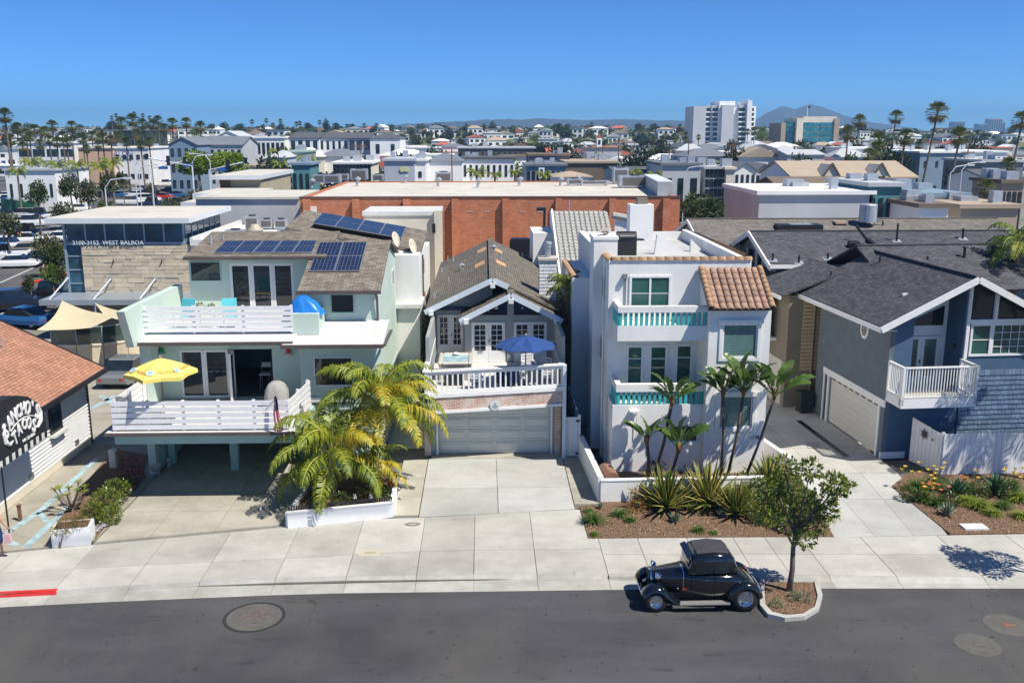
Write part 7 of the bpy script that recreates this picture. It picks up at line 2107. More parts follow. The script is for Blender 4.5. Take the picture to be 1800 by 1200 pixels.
LFAR=[leafmat('far_green',(.035,.055,.018),(.10,.13,.035),.2,.6),leafmat('far_olive',(.06,.075,.03),(.14,.15,.06),.2,.6),leafmat('far_bright',(.09,.15,.02),(.2,.28,.04),.25,.6),leafmat('far_dark',(.018,.035,.015),(.05,.075,.03),.2,.6)]
def far_crown(seed,n,rx,rz,mat,L=.55):
 rn=random.Random(seed);mb=MB()
 cl=clumps_in(rn,(0,0,0),rx*.62,rx*.62,rz*.6,11,rx*.32,rx*.5)
 for c,r in cl:blob_leaves(mb,rn,Vector(c),r,n//11,L,L*.6,(1,1,.8),.35)
 return mb.mesh('crown',mat)
FT=[[far_crown(i*7+j,900,3,2.4,LFAR[j])for i in range(2)]for j in range(4)]
FTR=MB().tube([(0,0,0),(.1,0,.5),(-.05,.05,1)],[.09,.07,.04],6).mesh('trunk',BARK,True)
def far_tree(px,py_top,Y,wpx,label,kd=0,zb=0,hfac=1.0,name='tree',group='trees in the town'):
 a=F0.hit(px,py_top,Y);D=Y*1.02;wr=wpx*D/FPX/2;ch_=wr*1.05*hfac
 H=max(a[1],zb+.6*wr)
 t=thing(name,label,'tree',(a[0],Y,zb),0,group,True)
 inst('trunk',FTR,t,(0,0,0),(0,0,px),(max(.8,wr*.9),)*2+(max(.3,H-zb-ch_),))
 me=FT[kd][int(px)%2]
 inst('crown',me,t,(0,0,H-zb-ch_),(0,0,px*1.7),(wr/3,wr/3,ch_/2.4))
 return t
for px,pt,Y,w_,lab,kd in((62,315,128,46,'low round tree among the parked cars near the white shop',0),(120,304,140,44,'dark tree above the black suv',0),(150,305,138,50,'wide olive tree right of the dark tree',1),(190,300,150,40,'dark tree beside the lot lamp post',0),(213,300,145,30,'single stem tree beyond the lamp post',0),(80,400,92,60,'leafy tree between the parked cars and the stone building',1),(98,425,80,55,'green tree hugging the steel corner post',0),(10,362,105,50,'olive tree at the picture edge by the skip',1),(110,345,110,50,'olive bush row tree behind the stone building roof',1),(185,345,108,45,'grey olive tree right behind the white roof slab',1),(300,340,112,50,'grey olive bush at the end of the white roof slab',1),(340,325,118,40,'low olive tree before the traffic lights',1),(265,318,150,24,'small brown-green tree by the side street',1),(88,462,76,40,'shrubby tree in the kerbed lot island',2),(50,484,75,30,'rounded bush at the red kerb island end',0),(105,470,74,26,'second rounded bush on the red kerb island',0),
(1308,330,98,55,'airy tree beside the white flat roofed bungalow',1),(1222,350,104,30,'clipped green bush by the brick building corner',0),(1203,352,102,22,'smaller green bush touching the brick corner',0),(1415,273,160,60,'dense dark tree left of the brown roofed house',0),(1365,290,170,40,'dark tree behind the balconied houses',0),(1690,277,150,60,'wide dark tree between the right hand palms',0),(1725,287,160,34,'light tree beside the wide dark one',2)):
 far_tree(px,pt,Y,w_,lab,kd,-.1)
FT.append([far_crown(60+i,3600,3,2.4,leafmat('ficus_green',(.12,.2,.015),(.26,.36,.04),.25,.8),.36)for i in range(2)])
for px,lab in((345,'bright green dome-shaped street tree, left half of the pair'),(402,'bright green dome-shaped street tree, right half of the pair')):
 far_tree(px,257,150,84,lab,4,-.1,.62,'ficus_tree','pair of bright dome trees')
 # ================================================================== TOWN BEHIND
WIND=glassmat('far_window',(.02,.03,.04),.1,.6)
FW={n:M('far_'+n,c,.85,.08,.3)for n,c in(('white',(.83,.83,.81)),('cream',(.70,.64,.52)),('grey',(.46,.48,.50)),('blue',(.20,.28,.36)),('slate',(.16,.18,.21)),('tan',(.40,.32,.24)),('brown',(.17,.13,.10)),('red',(.45,.13,.08)),('peach',(.62,.42,.28)),('dark',(.05,.06,.07)),('mint',(.36,.44,.40)),('charc',(.09,.095,.105)),('teal',(.08,.22,.24)),('lilac',(.44,.47,.54)))}
def fbld(name,label,px0,px1,pt,Y,depth,wm,roof=('flat','white'),win=None,zb=-.1,cat='building',group=None,over=.3,pb=None):
 x0,x1,zt=HX(px0,pt,Y),HX(px1,pt,Y),HZ((px0+px1)/2,pt,Y)
 if pb:zb=max(zb,HZ(px0,pb,Y))
 t=thing(name,label,cat,((x0+x1)/2,Y,zb),0,group)
 kd=roof[0];rm=FW[roof[1]]
 zw=zt
 if kd in('x','hip','front'):
  zw=HZ((px0+px1)/2,roof[2],Y)
 MB().box(x0,x1,Y,Y+depth,zb,zw).build('wall',FW[wm],t)
 if kd=='flat':
  MB().box(x0-over,x1+over,Y-over,Y+depth+over,zw,zw+.35).build('roof',rm,t)
  rq=random.Random(int(px0*7+pt))
  for q in range(rq.randrange(2,5)):
   cx_,cy_,s_=rq.uniform(x0+.8,x1-.8),Y+depth*rq.uniform(.15,.85),rq.uniform(.3,.8)
   MB().box(cx_-s_,cx_+s_,cy_-s_,cy_+s_,zw+.35,zw+.35+rq.uniform(.4,1.2)).build('roof_plant',GALV,t)
 elif kd=='x':
  for a,b in((Y-over,Y+depth/2),(Y+depth+over,Y+depth/2)):MB().prism([(x0-over,a,zw-.1),(x1+over,a,zw-.1),(x1+over,b,zt),(x0-over,b,zt)],(0,0,.18)).build('roof',rm,t)
  MB().prism([(x0,Y,zw),(x0,Y+depth,zw),(x0,Y+depth/2,zt)],(x1-x0,0,0)).build('gable',FW[wm],t)
 elif kd=='front':
  xm=(x0+x1)/2
  for a in(x0-over,x1+over):MB().prism([(a,Y-over,zw-.1),(xm,Y-over,zt),(xm,Y+depth,zt),(a,Y+depth,zw-.1)],(0,0,.18)).build('roof',rm,t)
  MB().prism([(x0,Y,zw),(x1,Y,zw),(xm,Y,zt)],(0,depth,0)).build('gable',FW[wm],t)
 elif kd=='hip':
  i_=min(depth/2,(x1-x0)/2.2);ym=Y+depth/2;o_=over
  c=[(x0-o_,Y-o_,zw),(x1+o_,Y-o_,zw),(x1+o_,Y+depth+o_,zw),(x0-o_,Y+depth+o_,zw)];r0,r1=(x0+i_,ym,zt),(x1-i_,ym,zt)
  mb=MB();mb.poly([c[0],c[1],r1,r0]);mb.poly([c[2],c[3],r0,r1]);mb.poly([c[1],c[2],r1]);mb.poly([c[3],c[0],r0]);mb.poly(c[::-1]);mb.build('roof',rm,t)
 if win:
  nc,nr,fw_,fh_=win[:4];H=zw-max(zb,0);W_=x1-x0
  for i in range(nc):
   for j in range(nr):
    cx_,cz_=x0+W_*(i+.5)/nc,max(zb,0)+H*(j+.55)/nr;a,b=W_/nc*fw_/2,H/nr*fh_/2
    MB().box(cx_-a,cx_+a,Y-.08,Y,cz_-b,cz_+b).build('window',WIND,t)
 return t
 # named landmarks
T=[
('white_store','low white shop with a flat roof behind the left palms',8,96,300,165,14,'white',('flat','grey'),(5,1,.25,.3)),
('shop_row','long white store with dark strip windows behind the palms',30,128,252,260,20,'white',('flat','white'),(4,2,.85,.35)),
('peach_store','peach coloured store wall among the left palms',137,198,261,250,20,'peach',('flat','cream'),None),
('white_sign_store','white store with a blue wall sign beside the peach one',199,260,261,251,20,'white',('flat','white'),(5,2,.5,.25)),
('dark_glass_offices','dark glass office slab rising behind the white store',200,256,230,330,22,'dark',('flat','slate'),(8,3,.9,.8)),
('blue_gable_house','blue grey shingled building with a front gable behind the dome trees',295,345,242,225,22,'blue',('front','slate',255),(4,3,.45,.5)),
('long_slate_roof','long slate roofed wing running behind the dome trees',330,425,241,236,16,'grey',('x','slate',255),(8,2,.4,.5)),
('white_gable_club','white club house with a grey gabled roof and roof terrace',375,425,231,300,18,'white',('front','grey',243),(4,2,.4,.4)),
('terrace_restaurant','white restaurant with an open roof terrace',425,500,243,270,18,'white',('flat','white'),(9,2,.6,.5)),
('grey_pyramid_house','pale blue house with a pyramid roof near the low cream wall',468,502,265,190,14,'lilac',('hip','grey',277),(3,1,.5,.5)),
('mint_shed','wide pale green roofed shed behind the low cream wall',503,535,268,200,14,'mint',('flat','mint'),None),
('blue_awning_shop','shop with blue and turquoise awnings beyond the brick roof',512,545,290,150,8,'teal',('flat','blue'),(3,1,.5,.6)),
('white_apartments','three storey white apartment block with balconies and charcoal roof',508,560,234,262,18,'white',('x','charc',243),(4,3,.55,.6)),
('white_apartments','middle bay of the white apartment block with paired windows',560,612,234,264,18,'white',('x','charc',243),(5,3,.4,.55)),
('white_apartments','right hand wing of the white apartment block with wide balcony bays',612,650,234,262,18,'lilac',('x','charc',243),(3,3,.7,.6)),
('white_hip_house','plain white wall with two windows under a hipped charcoal roof',650,703,233,258,18,'white',('hip','charc',243),(2,2,.25,.4)),
('round_front_bank','pale building with a curved band of dark glass',585,652,288,165,12,'cream',('flat','white'),(10,2,.9,.8)),
('lilac_wall_building','plain lilac grey wall with two round yellow discs',675,728,283,150,14,'lilac',('flat','lilac'),None),
('white_side_building','white wall beside the lilac building',728,748,283,152,12,'white',('flat','white'),(1,2,.3,.2)),
('barrel_roof_building','white building with a dark hipped roof and grey side wall',748,812,270,162,14,'white',('hip','slate',283),None),
('white_terrace','long white building with small square windows beyond the brick roof',812,905,280,172,12,'white',('flat','charc'),(9,2,.4,.45)),
('charcoal_terrace','row of charcoal townhouses with white window bays',805,940,261,235,12,'charc',('flat','grey'),(14,2,.45,.5)),
('ivy_building','dark building with ivy covered side by the motel',930,1002,274,180,12,'slate',('flat','brown'),(6,1,.4,.3)),
('motel','low motel with a dark canopy and blue railings',925,995,292,160,10,'blue',('flat','slate'),(8,2,.6,.5)),
('brown_warehouse','plain brown warehouse wall beyond the brick roof',995,1085,287,168,16,'brown',('flat','tan'),None),
('small_tan_roof_shop','little white shop with a brown hipped roof just over the brick roof',975,1040,303,132,9,'white',('hip','tan',311),(6,1,.4,.5)),
('red_tile_church','white mission church with red tile roofs',1045,1088,258,330,14,'white',('x','red',266),(8,1,.2,.5)),
('red_tile_hall','white mission hall with front gable and red tiles',1010,1035,264,300,14,'white',('front','red',274),(1,1,.3,.5)),
('red_tile_hall','second white mission hall with red tiles, nearer the motel',962,990,262,305,14,'white',('x','red',269),(2,1,.3,.5)),
('red_tile_hall','small white gable with red tiles between the two halls',984,1000,264,296,10,'white',('front','red',273),(1,1,.3,.5)),
('modern_grey_building','angular grey metal building with dark mono-pitch roof',1082,1160,297,150,14,'grey',('x','charc',303),None),
('grey_studio','grey metal studio with a big white framed window grid',1165,1232,291,138,14,'grey',('flat','slate'),(3,1,.5,.5)),
('glass_corner_building','building with a tall glass grid corner and cream pylon',1240,1278,297,140,12,'grey',('flat','grey'),(5,6,.85,.8)),
('cream_pylon','tall cream pylon wall beside the glass grid',1277,1291,298,139,4,'cream',('flat','cream'),None),
('balcony_house','white and grey gabled house with long balconies',1292,1330,287,170,12,'white',('front','slate',300),(4,2,.5,.5)),
('balcony_house','second gabled balcony house, nearer the hotel tower foot',1328,1362,289,172,12,'lilac',('front','slate',302),(3,2,.5,.5)),
('flat_bungalow','long blue grey bungalow with a bright white flat roof',1335,1533,342,84,12,'grey',('flat','white'),(5,1,.16,.4)),
('tudor_house','wide house with a brown shingle roof and pointed dormers',1395,1612,288,118,14,'white',('x','tan',312),(9,2,.3,.35)),
('brown_low_roof','low brown shingle roof in front of the tudor house',1370,1560,316,104,8,'brown',('x','brown',328),None),
('teal_shingle_house','teal shingled house with white windows behind the long brown roof',1530,1585,328,84,10,'teal',('flat','grey'),(4,2,.5,.45)),
('teal_porch_house','teal shingled house with a porch beside the white barrel vault',1583,1700,346,86,9,'teal',('flat','blue'),(7,2,.4,.5)),
('vault_house','white box with a metal barrel vault roof',1618,1668,365,78,6,'white',('flat','brown'),None),
('taupe_house','taupe roof terrace house with glass balustrade',1690,1790,366,80,9,'tan',('flat','tan'),(3,1,.4,.4)),
('blue_warehouse','blue grey warehouse with a curved white roof behind the wide dark tree',1618,1700,269,190,20,'blue',('flat','white'),(4,2,.2,.25)),
('white_warehouse','white industrial hall with vertical panels on the right',1700,1770,268,195,20,'white',('flat','white'),(8,2,.35,.5)),
('dark_block','dark grey plain block right of the wide dark tree',1727,1800,285,140,12,'slate',('flat','grey'),None),
('pale_gable_house','pale blue house with a white gable at the right edge',1735,1800,302,120,10,'lilac',('x','charc',314),(3,1,.2,.3)),
('roof_pavilion_house','brown flat roofed pavilion with tall windows at the right edge',1762,1800,322,96,6,'tan',('flat','brown'),(4,1,.6,.7)),
('white_shed_row','pale flat roofed sheds behind the tudor house',1490,1600,262,215,14,'white',('flat','white'),(9,1,.4,.5)),
('grey_hall','grey hall with a shallow roof left of the tudor house',1385,1450,265,200,14,'grey',('x','grey',272),None),
('dark_restaurant','long dark fronted building under the hotel tower',1270,1370,269,240,14,'charc',('flat','white'),(9,2,.6,.4)),
]
for r in T:fbld(*r)
for px in(1463,1550):
 a=F0.hit(px,289,117);b_=HZ(px,310,117);MB().prism([(a[0]-.95,117,b_),(a[0]+.95,117,b_),(a[0],117,a[1])],(0,4,0)).build('dormer',FW['cream'],bpy.data.objects['tudor_house'])
 for s_ in(-1,1):MB().beam((a[0]+s_*1.1,116.9,b_-.1),(a[0],116.9,a[1]+.15),.3,.14).build('bargeboard',FW['brown'],bpy.data.objects['tudor_house'])
for px in(707,715):
 u,z=F0.hit(px,298,149.9);mb=MB();mb.lathe([(.42,0),(.42,.05),(.3,.06)],(0,0,0),16);mb.v=[(u+a,149.9-c,z+b)for a,b,c in mb.v];mb.build('disc_sign',M('disc_yellow',(.55,.55,.3),.6),bpy.data.objects['lilac_wall_building'])
t=thing('motel_sign','white upright motel sign with a looped black figure','sign',(HX(953,303,158),158,0));a=rect(947,295,957,313,158);MB().box(a[0],a[1],157.8,158.2,a[2],a[3]).build('panel',FW['white'],t);text_mesh('figure','3',1.6,BLACKM,basis(((a[0]+a[1])/2,157.75,(a[2]+a[3])/2),(1,0,0),(0,0,1)),t,.03);MB().box(a[0]+.3,a[1]-.3,157.9,158.1,0,a[2]).build('post',BLACKM,t)
t=thing('church_tower','slim white bell tower with red cap at the mission church','tower',(HX(1054,250,326),326,0));a=rect(1049,243,1058,268,326);MB().box(a[0],a[1],326,328,0,a[3]).build('shaft',FW['white'],t);MB().prism([(a[0],326,a[3]),(a[1],326,a[3]),((a[0]+a[1])/2,326,a[3]+1.6)],(0,2,0)).build('cap',FW['red'],t);MB().box(a[0]+.5,a[1]-.5,325.9,326,a[3]-2,a[3]-.6).build('opening',WIND,t)
# window wall sign letters
x,z=F0.hit(214,271,250.6);text_mesh('wall_sign','SALON',1.8,M('sign_blue',(.03,.06,.25),.6),basis((x,250.5,z),(1,0,0),(0,0,1)),bpy.data.objects['white_sign_store'],.05)
# hotel tower
ht=thing('hotel_tower','tall white hotel tower with window columns on the skyline','tower',(HX(1270,250,430),430,0))
YT=430.0
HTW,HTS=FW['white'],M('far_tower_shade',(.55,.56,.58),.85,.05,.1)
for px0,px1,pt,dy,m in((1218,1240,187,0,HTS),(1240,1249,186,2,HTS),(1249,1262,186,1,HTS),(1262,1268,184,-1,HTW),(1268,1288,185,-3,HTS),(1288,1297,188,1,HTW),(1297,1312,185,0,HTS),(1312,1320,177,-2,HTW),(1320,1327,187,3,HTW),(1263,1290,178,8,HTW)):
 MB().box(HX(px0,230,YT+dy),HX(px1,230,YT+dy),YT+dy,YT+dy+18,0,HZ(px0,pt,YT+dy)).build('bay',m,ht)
for c0,c1,dy,nf in((1240,1247.5,2,9),(1253,1261,1,9),(1298,1309,0,9),(1321,1325,3,9)):
 for i in range(nf):
  y0=190+i*8.6;a=rect(c0,y0,c1,y0+5.6,YT+dy);MB().box(a[0],a[1],YT+dy-.3,YT+dy,a[2],a[3]).build('window',WIND,ht)
  MB().box(a[0]-.2,a[1]+.2,YT+dy-.7,YT+dy-.3,a[2]-.7,a[2]-.1).build('balcony',HTW,ht)
for i in range(6):x=HX(1300+i*3.6,176,YT);MB().box(x-.15,x+.15,YT,YT+.3,HZ(1310,177,YT),HZ(1310,174,YT)).build('antenna',HTS,ht)
go=thing('glass_office','turquoise glass office block with a concrete frame and roof flag','office block',(HX(1430,250,470),470,0))
YO=470.0
CONB=FW['tan']
for px0,px1,pt,dy,m in((1373,1381,216,0,CONB),(1381,1400,216,1,FW['teal']),(1400,1411,208,-2,FW['cream']),(1411,1469,205,0,FW['cream']),(1466,1475,208,-1,CONB)):
 MB().box(HX(px0,230,YO+dy),HX(px1,230,YO+dy),YO+dy,YO+dy+20,0,HZ(px0,pt,YO+dy)).build('bay',m,go)
for i in range(6):
 for c0,c1,dy in((1382,1399,1),(1412,1438,0),(1440,1465,0)):
  y0=215.5+i*9.2;a=rect(c0,y0,c1,y0+7.4,YO+dy);MB().box(a[0],a[1],YO+dy-.4,YO+dy,a[2],a[3]).build('window_band',glassmat('teal_glass',(.02,.17,.21),.08),go)
MB().tube([(HX(1425,200,YO),YO+5,HZ(1425,205,YO)),(HX(1425,200,YO),YO+5,HZ(1425,185,YO))],.15,5).build('flagpole',WHITE,go);a=F0.hit(1425,186,YO);MB().box(a[0],a[0]+1.6,YO+5,YO+5.1,a[1]-1,a[1]).build('flag',BLACKM,go)
# skyline towers far away
for i,(px0,px1,pt,mm,lab)in enumerate(((1675,1695,214,'slate','dark slab tower, first on the hazy skyline'),(1719,1737,218,'blue','low blue tower, second on the hazy skyline'),(1738,1761,209,'tan','tallest pale tower on the hazy skyline'),(1759,1766,215,'blue','thin tower behind the tallest skyline tower'),(1789,1812,219,'slate','tower cut by the picture edge on the hazy skyline'))):
 Y=3000+40*i;x0,x1=HX(px0,230,Y),HX(px1,230,Y);t=thing('skyline_tower',lab,'tower',((x0+x1)/2,Y,0));h_=HZ(px0,pt,Y);MB().box(x0,x1,Y,Y+30,0,h_).build('shaft',FW[mm],t)
 for q in range(6):MB().box(x0+(x1-x0)*(q+.2)/6,x0+(x1-x0)*(q+.7)/6,Y-1,Y,5,h_-3).build('window_strip',WIND,t)
 # bluff, hills and mountains
def hgt(x,y):
 def ss(a,b,t_):t_=max(0,min(1,(t_-a)/(b-a)));return t_*t_*(3-2*t_)
 side=1-ss(180,420,x-y*.18)
 return(ss(470,660,y)*11+ss(700,1500,y)*7)*(.25+.75*side)+mnoise.noise(Vector((x*.006,y*.006,0)))*2.5*ss(480,650,y)
mb=MB();nx,ny=90,44
gx_=[-1700+3600*i/nx for i in range(nx+1)];gy_=[440+2300*(j/ny)**1.6 for j in range(ny+1)]
base=mb.add([(x,y,-.3+hgt(x,y))for y in gy_ for x in gx_])
for j in range(ny):
 for i in range(nx):a=base+j*(nx+1)+i;mb.face((a,a+1,a+nx+2,a+nx+1))
def bluffmat():
 m,t,bs=nodes('bluff_green');p=pos(t)
 col=ramp(t,noise(t,.02,6,p,.7),[(.3,(.05,.065,.025)),(.5,(.11,.135,.04)),(.6,(.16,.14,.085)),(.75,(.07,.09,.03))]);t.links.new(col,bs.inputs['Base Color']);bs.inputs['Roughness'].default_value=.95;return m
struct(mb.build('hill',bluffmat(),None,True))
def ridge(name,Y,x0,x1,base_pts,mat):
 mb=MB();n=140;rows=[]
 def top(px):
  for(a,b),(c,d)in zip(base_pts,base_pts[1:]):
   if a<=px<=c:return b+(d-b)*(px-a)/(c-a)
  return 236
 prof=[]
 for i in range(n+1):
  px=x0+(x1-x0)*i/n;py=top(px)+2.0*mnoise.noise(Vector((px*.03,Y,0)))+1.0*mnoise.noise(Vector((px*.1,Y,3)))
  prof.append((HX(px,py,Y),max(5,HZ(px,py,Y))))
 for dy,f in((-800,0),(-380,.55),(0,1),(800,.2)):rows.append(mb.add([(x*(1+dy/Y*.9),Y+dy,-2+z*f*(1+.15*mnoise.noise(Vector((x*.002,dy,1)))))for x,z in prof]))
 for a,b in zip(rows,rows[1:]):
  for i in range(n):mb.face((a+i,a+i+1,b+i+1,b+i))
 return struct(mb.build(name,mat,None,True))
MTN=M('mountain_scrub',(.045,.055,.05),.95,.2,.002)
ridge('mountain',4300,550,1330,[(550,234),(640,226),(700,219),(820,213),(880,208),(960,207),(1040,211),(1100,208),(1200,211),(1260,219),(1330,233)],MTN)
ridge('mountain',4900,1280,1650,[(1280,234),(1320,214),(1350,195),(1375,187),(1400,192),(1425,184),(1445,187),(1480,200),(1530,214),(1600,224),(1650,233)],MTN)
ridge('hill',3700,1560,2000,[(1560,235),(1620,231),(1680,229),(1740,226),(1790,223),(1850,222),(2000,224)],MTN)
# houses filling the flat between the shops and the bluff, then the bluff itself
rn=random.Random(77)
WMs=['white','white','white','cream','grey','white','cream','white'];RMs=['grey','slate','brown','tan','white','white','red','slate']
COLN={'white':'white','cream':'cream','grey':'grey','lilac':'lilac grey','tan':'tan','blue':'blue grey','slate':'slate','charc':'charcoal','brown':'brown','red':'red tiled'}
spots=[]
for Y,x0,x1,step in((215,440,1500,46),(250,715,1400,40),(285,430,1780,36),(325,-10,1800,36),(370,250,1800,32),(415,-10,1800,30),(450,300,1800,28)):
 px=x0+rn.uniform(0,20)
 while px<x1:spots.append((px,Y+rn.uniform(-10,10),0));px+=step*rn.uniform(.75,1.4)
hill=[]
for Y,step in((530,26),(575,25),(620,24),(680,24),(760,24),(860,24),(980,26)):
 px=-20+rn.uniform(0,20)
 while px<(1800 if Y<700 else 1620):hill.append((px,Y+rn.uniform(-15,15),1));px+=step*rn.uniform(.8,2.2)
def small_house(px,Y,on,label,group):
 x=HX(px,250,Y);zb=hgt(x,Y)-.5 if on else-.1
 W_,D_=rn.uniform(7,13),rn.uniform(8,13);H=rn.choice((3.4,6.2,6.4,8.6))if not on else rn.choice((3.6,4.2,6.4))
 wm,rm,kd=label[1],label[2],label[3]
 t=thing('town_house' if not on else 'hillside_house',label[0],'house',(x,Y,zb),rn.choice((0,0,.1,-.15,.25)),group,True)
 MB().box(-W_/2,W_/2,0,D_,0,H).build('wall',FW[wm],t,local=True)
 o_=.4;rz_=H+rn.uniform(1.2,2.2)
 if kd=='flat':MB().box(-W_/2-o_,W_/2+o_,-o_,D_+o_,H,H+.4).build('roof',FW[rm],t,local=True)
 elif kd=='hipped':
  c=[(-W_/2-o_,-o_,H),(W_/2+o_,-o_,H),(W_/2+o_,D_+o_,H),(-W_/2-o_,D_+o_,H)];r0,r1=(-W_*.15,D_/2,rz_),(W_*.15,D_/2,rz_)
  mb=MB();mb.poly([c[0],c[1],r1,r0]);mb.poly([c[2],c[3],r0,r1]);mb.poly([c[1],c[2],r1]);mb.poly([c[3],c[0],r0]);mb.poly(c[::-1]);mb.build('roof',FW[rm],t,local=True)
 else:MB().prism([(-W_/2-o_,-o_,H),(W_/2+o_,-o_,H),(0,-o_,rz_)],(0,D_+o_,0)).build('roof',FW[rm],t,local=True)
 nf=max(1,int(H/2.9));nc=3 if W_<13 else 4
 for j in range(nf):
  for i in range(nc):
   cx_=-W_/2+W_*(i+.5)/nc;w2=W_/nc*rn.uniform(.22,.36);MB().box(cx_-w2,cx_+w2,-.1,0,j*2.9+.9,j*2.9+2.3).build('window',WIND,t,local=True)
for lst,on,grp,where in((spots,0,'houses of the harbour town','down town'),(hill,1,'houses along the bluff','on the bluff')):
 cnt={}
 for px,Y,o_ in sorted(lst):
  wm,rm,kd=rn.choice(WMs),rn.choice(RMs),rn.choice(('flat','hipped','gabled','flat'))
  key=(wm,rm,kd);cnt[key]=cnt.get(key,0)+1
  small_house(px,Y,on,('%s %s house with %s %s roof from the left, %s'%(ordn[cnt[key]-1],COLN[wm],COLN[rm],kd,where),wm,rm,kd),grp)
  # town and hill trees
TL=[]
for i in range(230):
 on=i%2;Y=rn.uniform(470,1050)if on else rn.uniform(180,450);TL.append((rn.uniform(-10,1800)if on else rn.uniform(430,1800),Y,on,rn.choice((0,0,3,3,1,2))))
TL+=[(x,y,1,kd)for x,y,kd in((850,700,3),(866,700,3),(875,720,0),(905,690,2),(990,600,3),(985,610,3),(1000,590,0),(595,700,3),(610,705,0),(545,690,3),(395,650,0),(420,655,3),(770,680,3),(785,690,0),(375,620,0),(210,650,3))]
TN=['leafy green','olive','bright green','dark']
for i in range(34):TL.append((rn.uniform(715,1330)if i%3 else rn.uniform(440,700),rn.uniform(118,180),2,rn.choice((0,1,2,0))))
cnt={}
for px,Y,on,kd in sorted(TL):
 x=HX(px,240,Y);zb=hgt(x,Y)-.5 if on==1 else-.1;hh=rn.uniform(6,11)*(.62 if on==2 else 1)+(2 if kd==3 else 0);wr=rn.uniform(2.8,5.6)
 key=(kd,on);cnt[key]=cnt.get(key,0)+1
 t=thing('tree','%s %s tree from the left %s'%(ordn[cnt[key]-1],TN[kd],('down in the town','up on the bluff','along the near shop streets')[on]),'tree',(x,Y,zb),0,'trees on the bluff' if on==1 else 'trees in the town',True)
 inst('trunk',FTR,t,(0,0,0),(0,0,px),(3,3,hh*.5));ch_=hh*.42;inst('crown',FT[kd][int(px)%2],t,(0,0,hh-ch_),(0,0,px),(wr/3,wr/3,ch_/2.4))
mb=MB()
rn2=random.Random(5)
for i in range(5200):
 Y=470+1500*rn2.random()**1.6;x=HX(rn2.uniform(-40,1840),240,Y);z=hgt(x,Y)
 if mnoise.noise(Vector((x*.012,Y*.008,7)))<-.05:continue
 r=rn2.uniform(1.6,3.4)
 for q in range(5):
  d=rdir(rn2);p=Vector((x,Y,z+r*.9))+Vector((d.x*r,d.y*r,d.z*r*.8));e=rdir(rn2);f=d.cross(e);f=f.normalized()if f.length>.01 else Vector((1,0,0));g_=f.cross(d)
  mb.m=rn2.randrange(3);mb.poly([p-f*r*.6-g_*r*.5,p+f*r*.6-g_*r*.5,p+f*r*.5+g_*r*.6,p-f*r*.5+g_*r*.5])
tag(mb.build('undergrowth',[LFAR[0],LFAR[3],LFAR[1]]),'mass of distant trees and scrub between the hillside houses','woodland',kind='stuff')
# fan palms
def fan_crown(seed):
 rn=random.Random(seed);mb=MB()
 for i in range(46):
  f=i/46;a=i*2.39996;e=R(80-150*f**1.05+rn.uniform(-8,8));mb.m=1 if f>.74 else 0
  d=Vector((math.cos(a)*math.cos(e),math.sin(a)*math.cos(e),math.sin(e)));s=Vector((-math.sin(a),math.cos(a),0));n_=s.cross(d)
  pl_=.42 if f<.74 else .25;c=d*pl_;rr=.5*rn.uniform(.85,1.15);w=s*.018
  mb.poly([-w,w,c+w,c-w])
  for q in range(8):
   b0,b1=-1.25+2.5*q/8,-1.25+2.5*(q+.7)/8;bm=(b0+b1)/2
   dirm=d*math.cos(bm)+s*math.sin(bm);tip=c+dirm*rr+Vector((0,0,-.16*rr-.1*abs(bm)*rr))
   m0,m1=c+(d*math.cos(b0)+s*math.sin(b0))*rr*.6,c+(d*math.cos(b1)+s*math.sin(b1))*rr*.6
   mb.poly([c,m0,tip,m1])
 return mb.mesh('crown',[leafmat('fan_green',(.05,.075,.015),(.16,.18,.045),.25,1.0),leafmat('fan_dead',(.16,.12,.06),(.28,.21,.11),.2,1.0)])
FC=[fan_crown(i)for i in range(3)]
FPT=MB().tube([(0,0,0),(0,0,.03),(0,0,.5),(0,0,1)],[.34,.22,.17,.14],7).mesh('trunk',M('fan_trunk',(.16,.125,.10),.9,.2,3),True)
def fan_palm(px,py,Y,wpx,lean,label,group):
 a=F0.hit(px,py,Y);R_=max(1.3,wpx*Y*1.02/FPX/2/.9);H=a[1]
 t=thing('fan_palm',label,'palm tree',(a[0]-lean*H,Y,-.1),0,group,True)
 o=inst('trunk',FPT,t,(0,0,0),(0,math.atan(lean),0),(1,1,math.hypot(H,lean*H)))
 inst('crown',FC[int(px)%3],t,(lean*H,0,H),(0,0,px),(R_,R_,R_))
 return t
RP=[(1490,235,205,34,-.02,'leftmost palm of the tall right hand group'),(1511,213,245,30,.05,'slim tall palm just behind the leftmost one'),(1527,272,150,30,0,'short palm in the cluster of three'),(1540,262,160,36,.03,'bushy palm in the cluster of three'),(1545,247,185,40,.02,'tallest palm in the cluster of three'),(1575,207,235,32,.06,'tall palm right of the cluster of three'),(1592,242,160,38,.08,'broad palm before the brown roofed house'),(1648,198,150,48,.12,'tallest leaning palm on the right skyline'),(1687,240,140,44,.10,'leaning palm between the skyline towers and the street'),(1797,212,140,42,.1,'palm cut by the right picture edge'),(1733,330,95,34,0,'low feathery palm in front of the pale gable house'),(1772,292,120,40,0,'palm leaning over the dark plain block')]
for px,py,Y,w_,ln,lab in RP:fan_palm(px,py,Y,w_,ln,lab,'tall palms on the right')
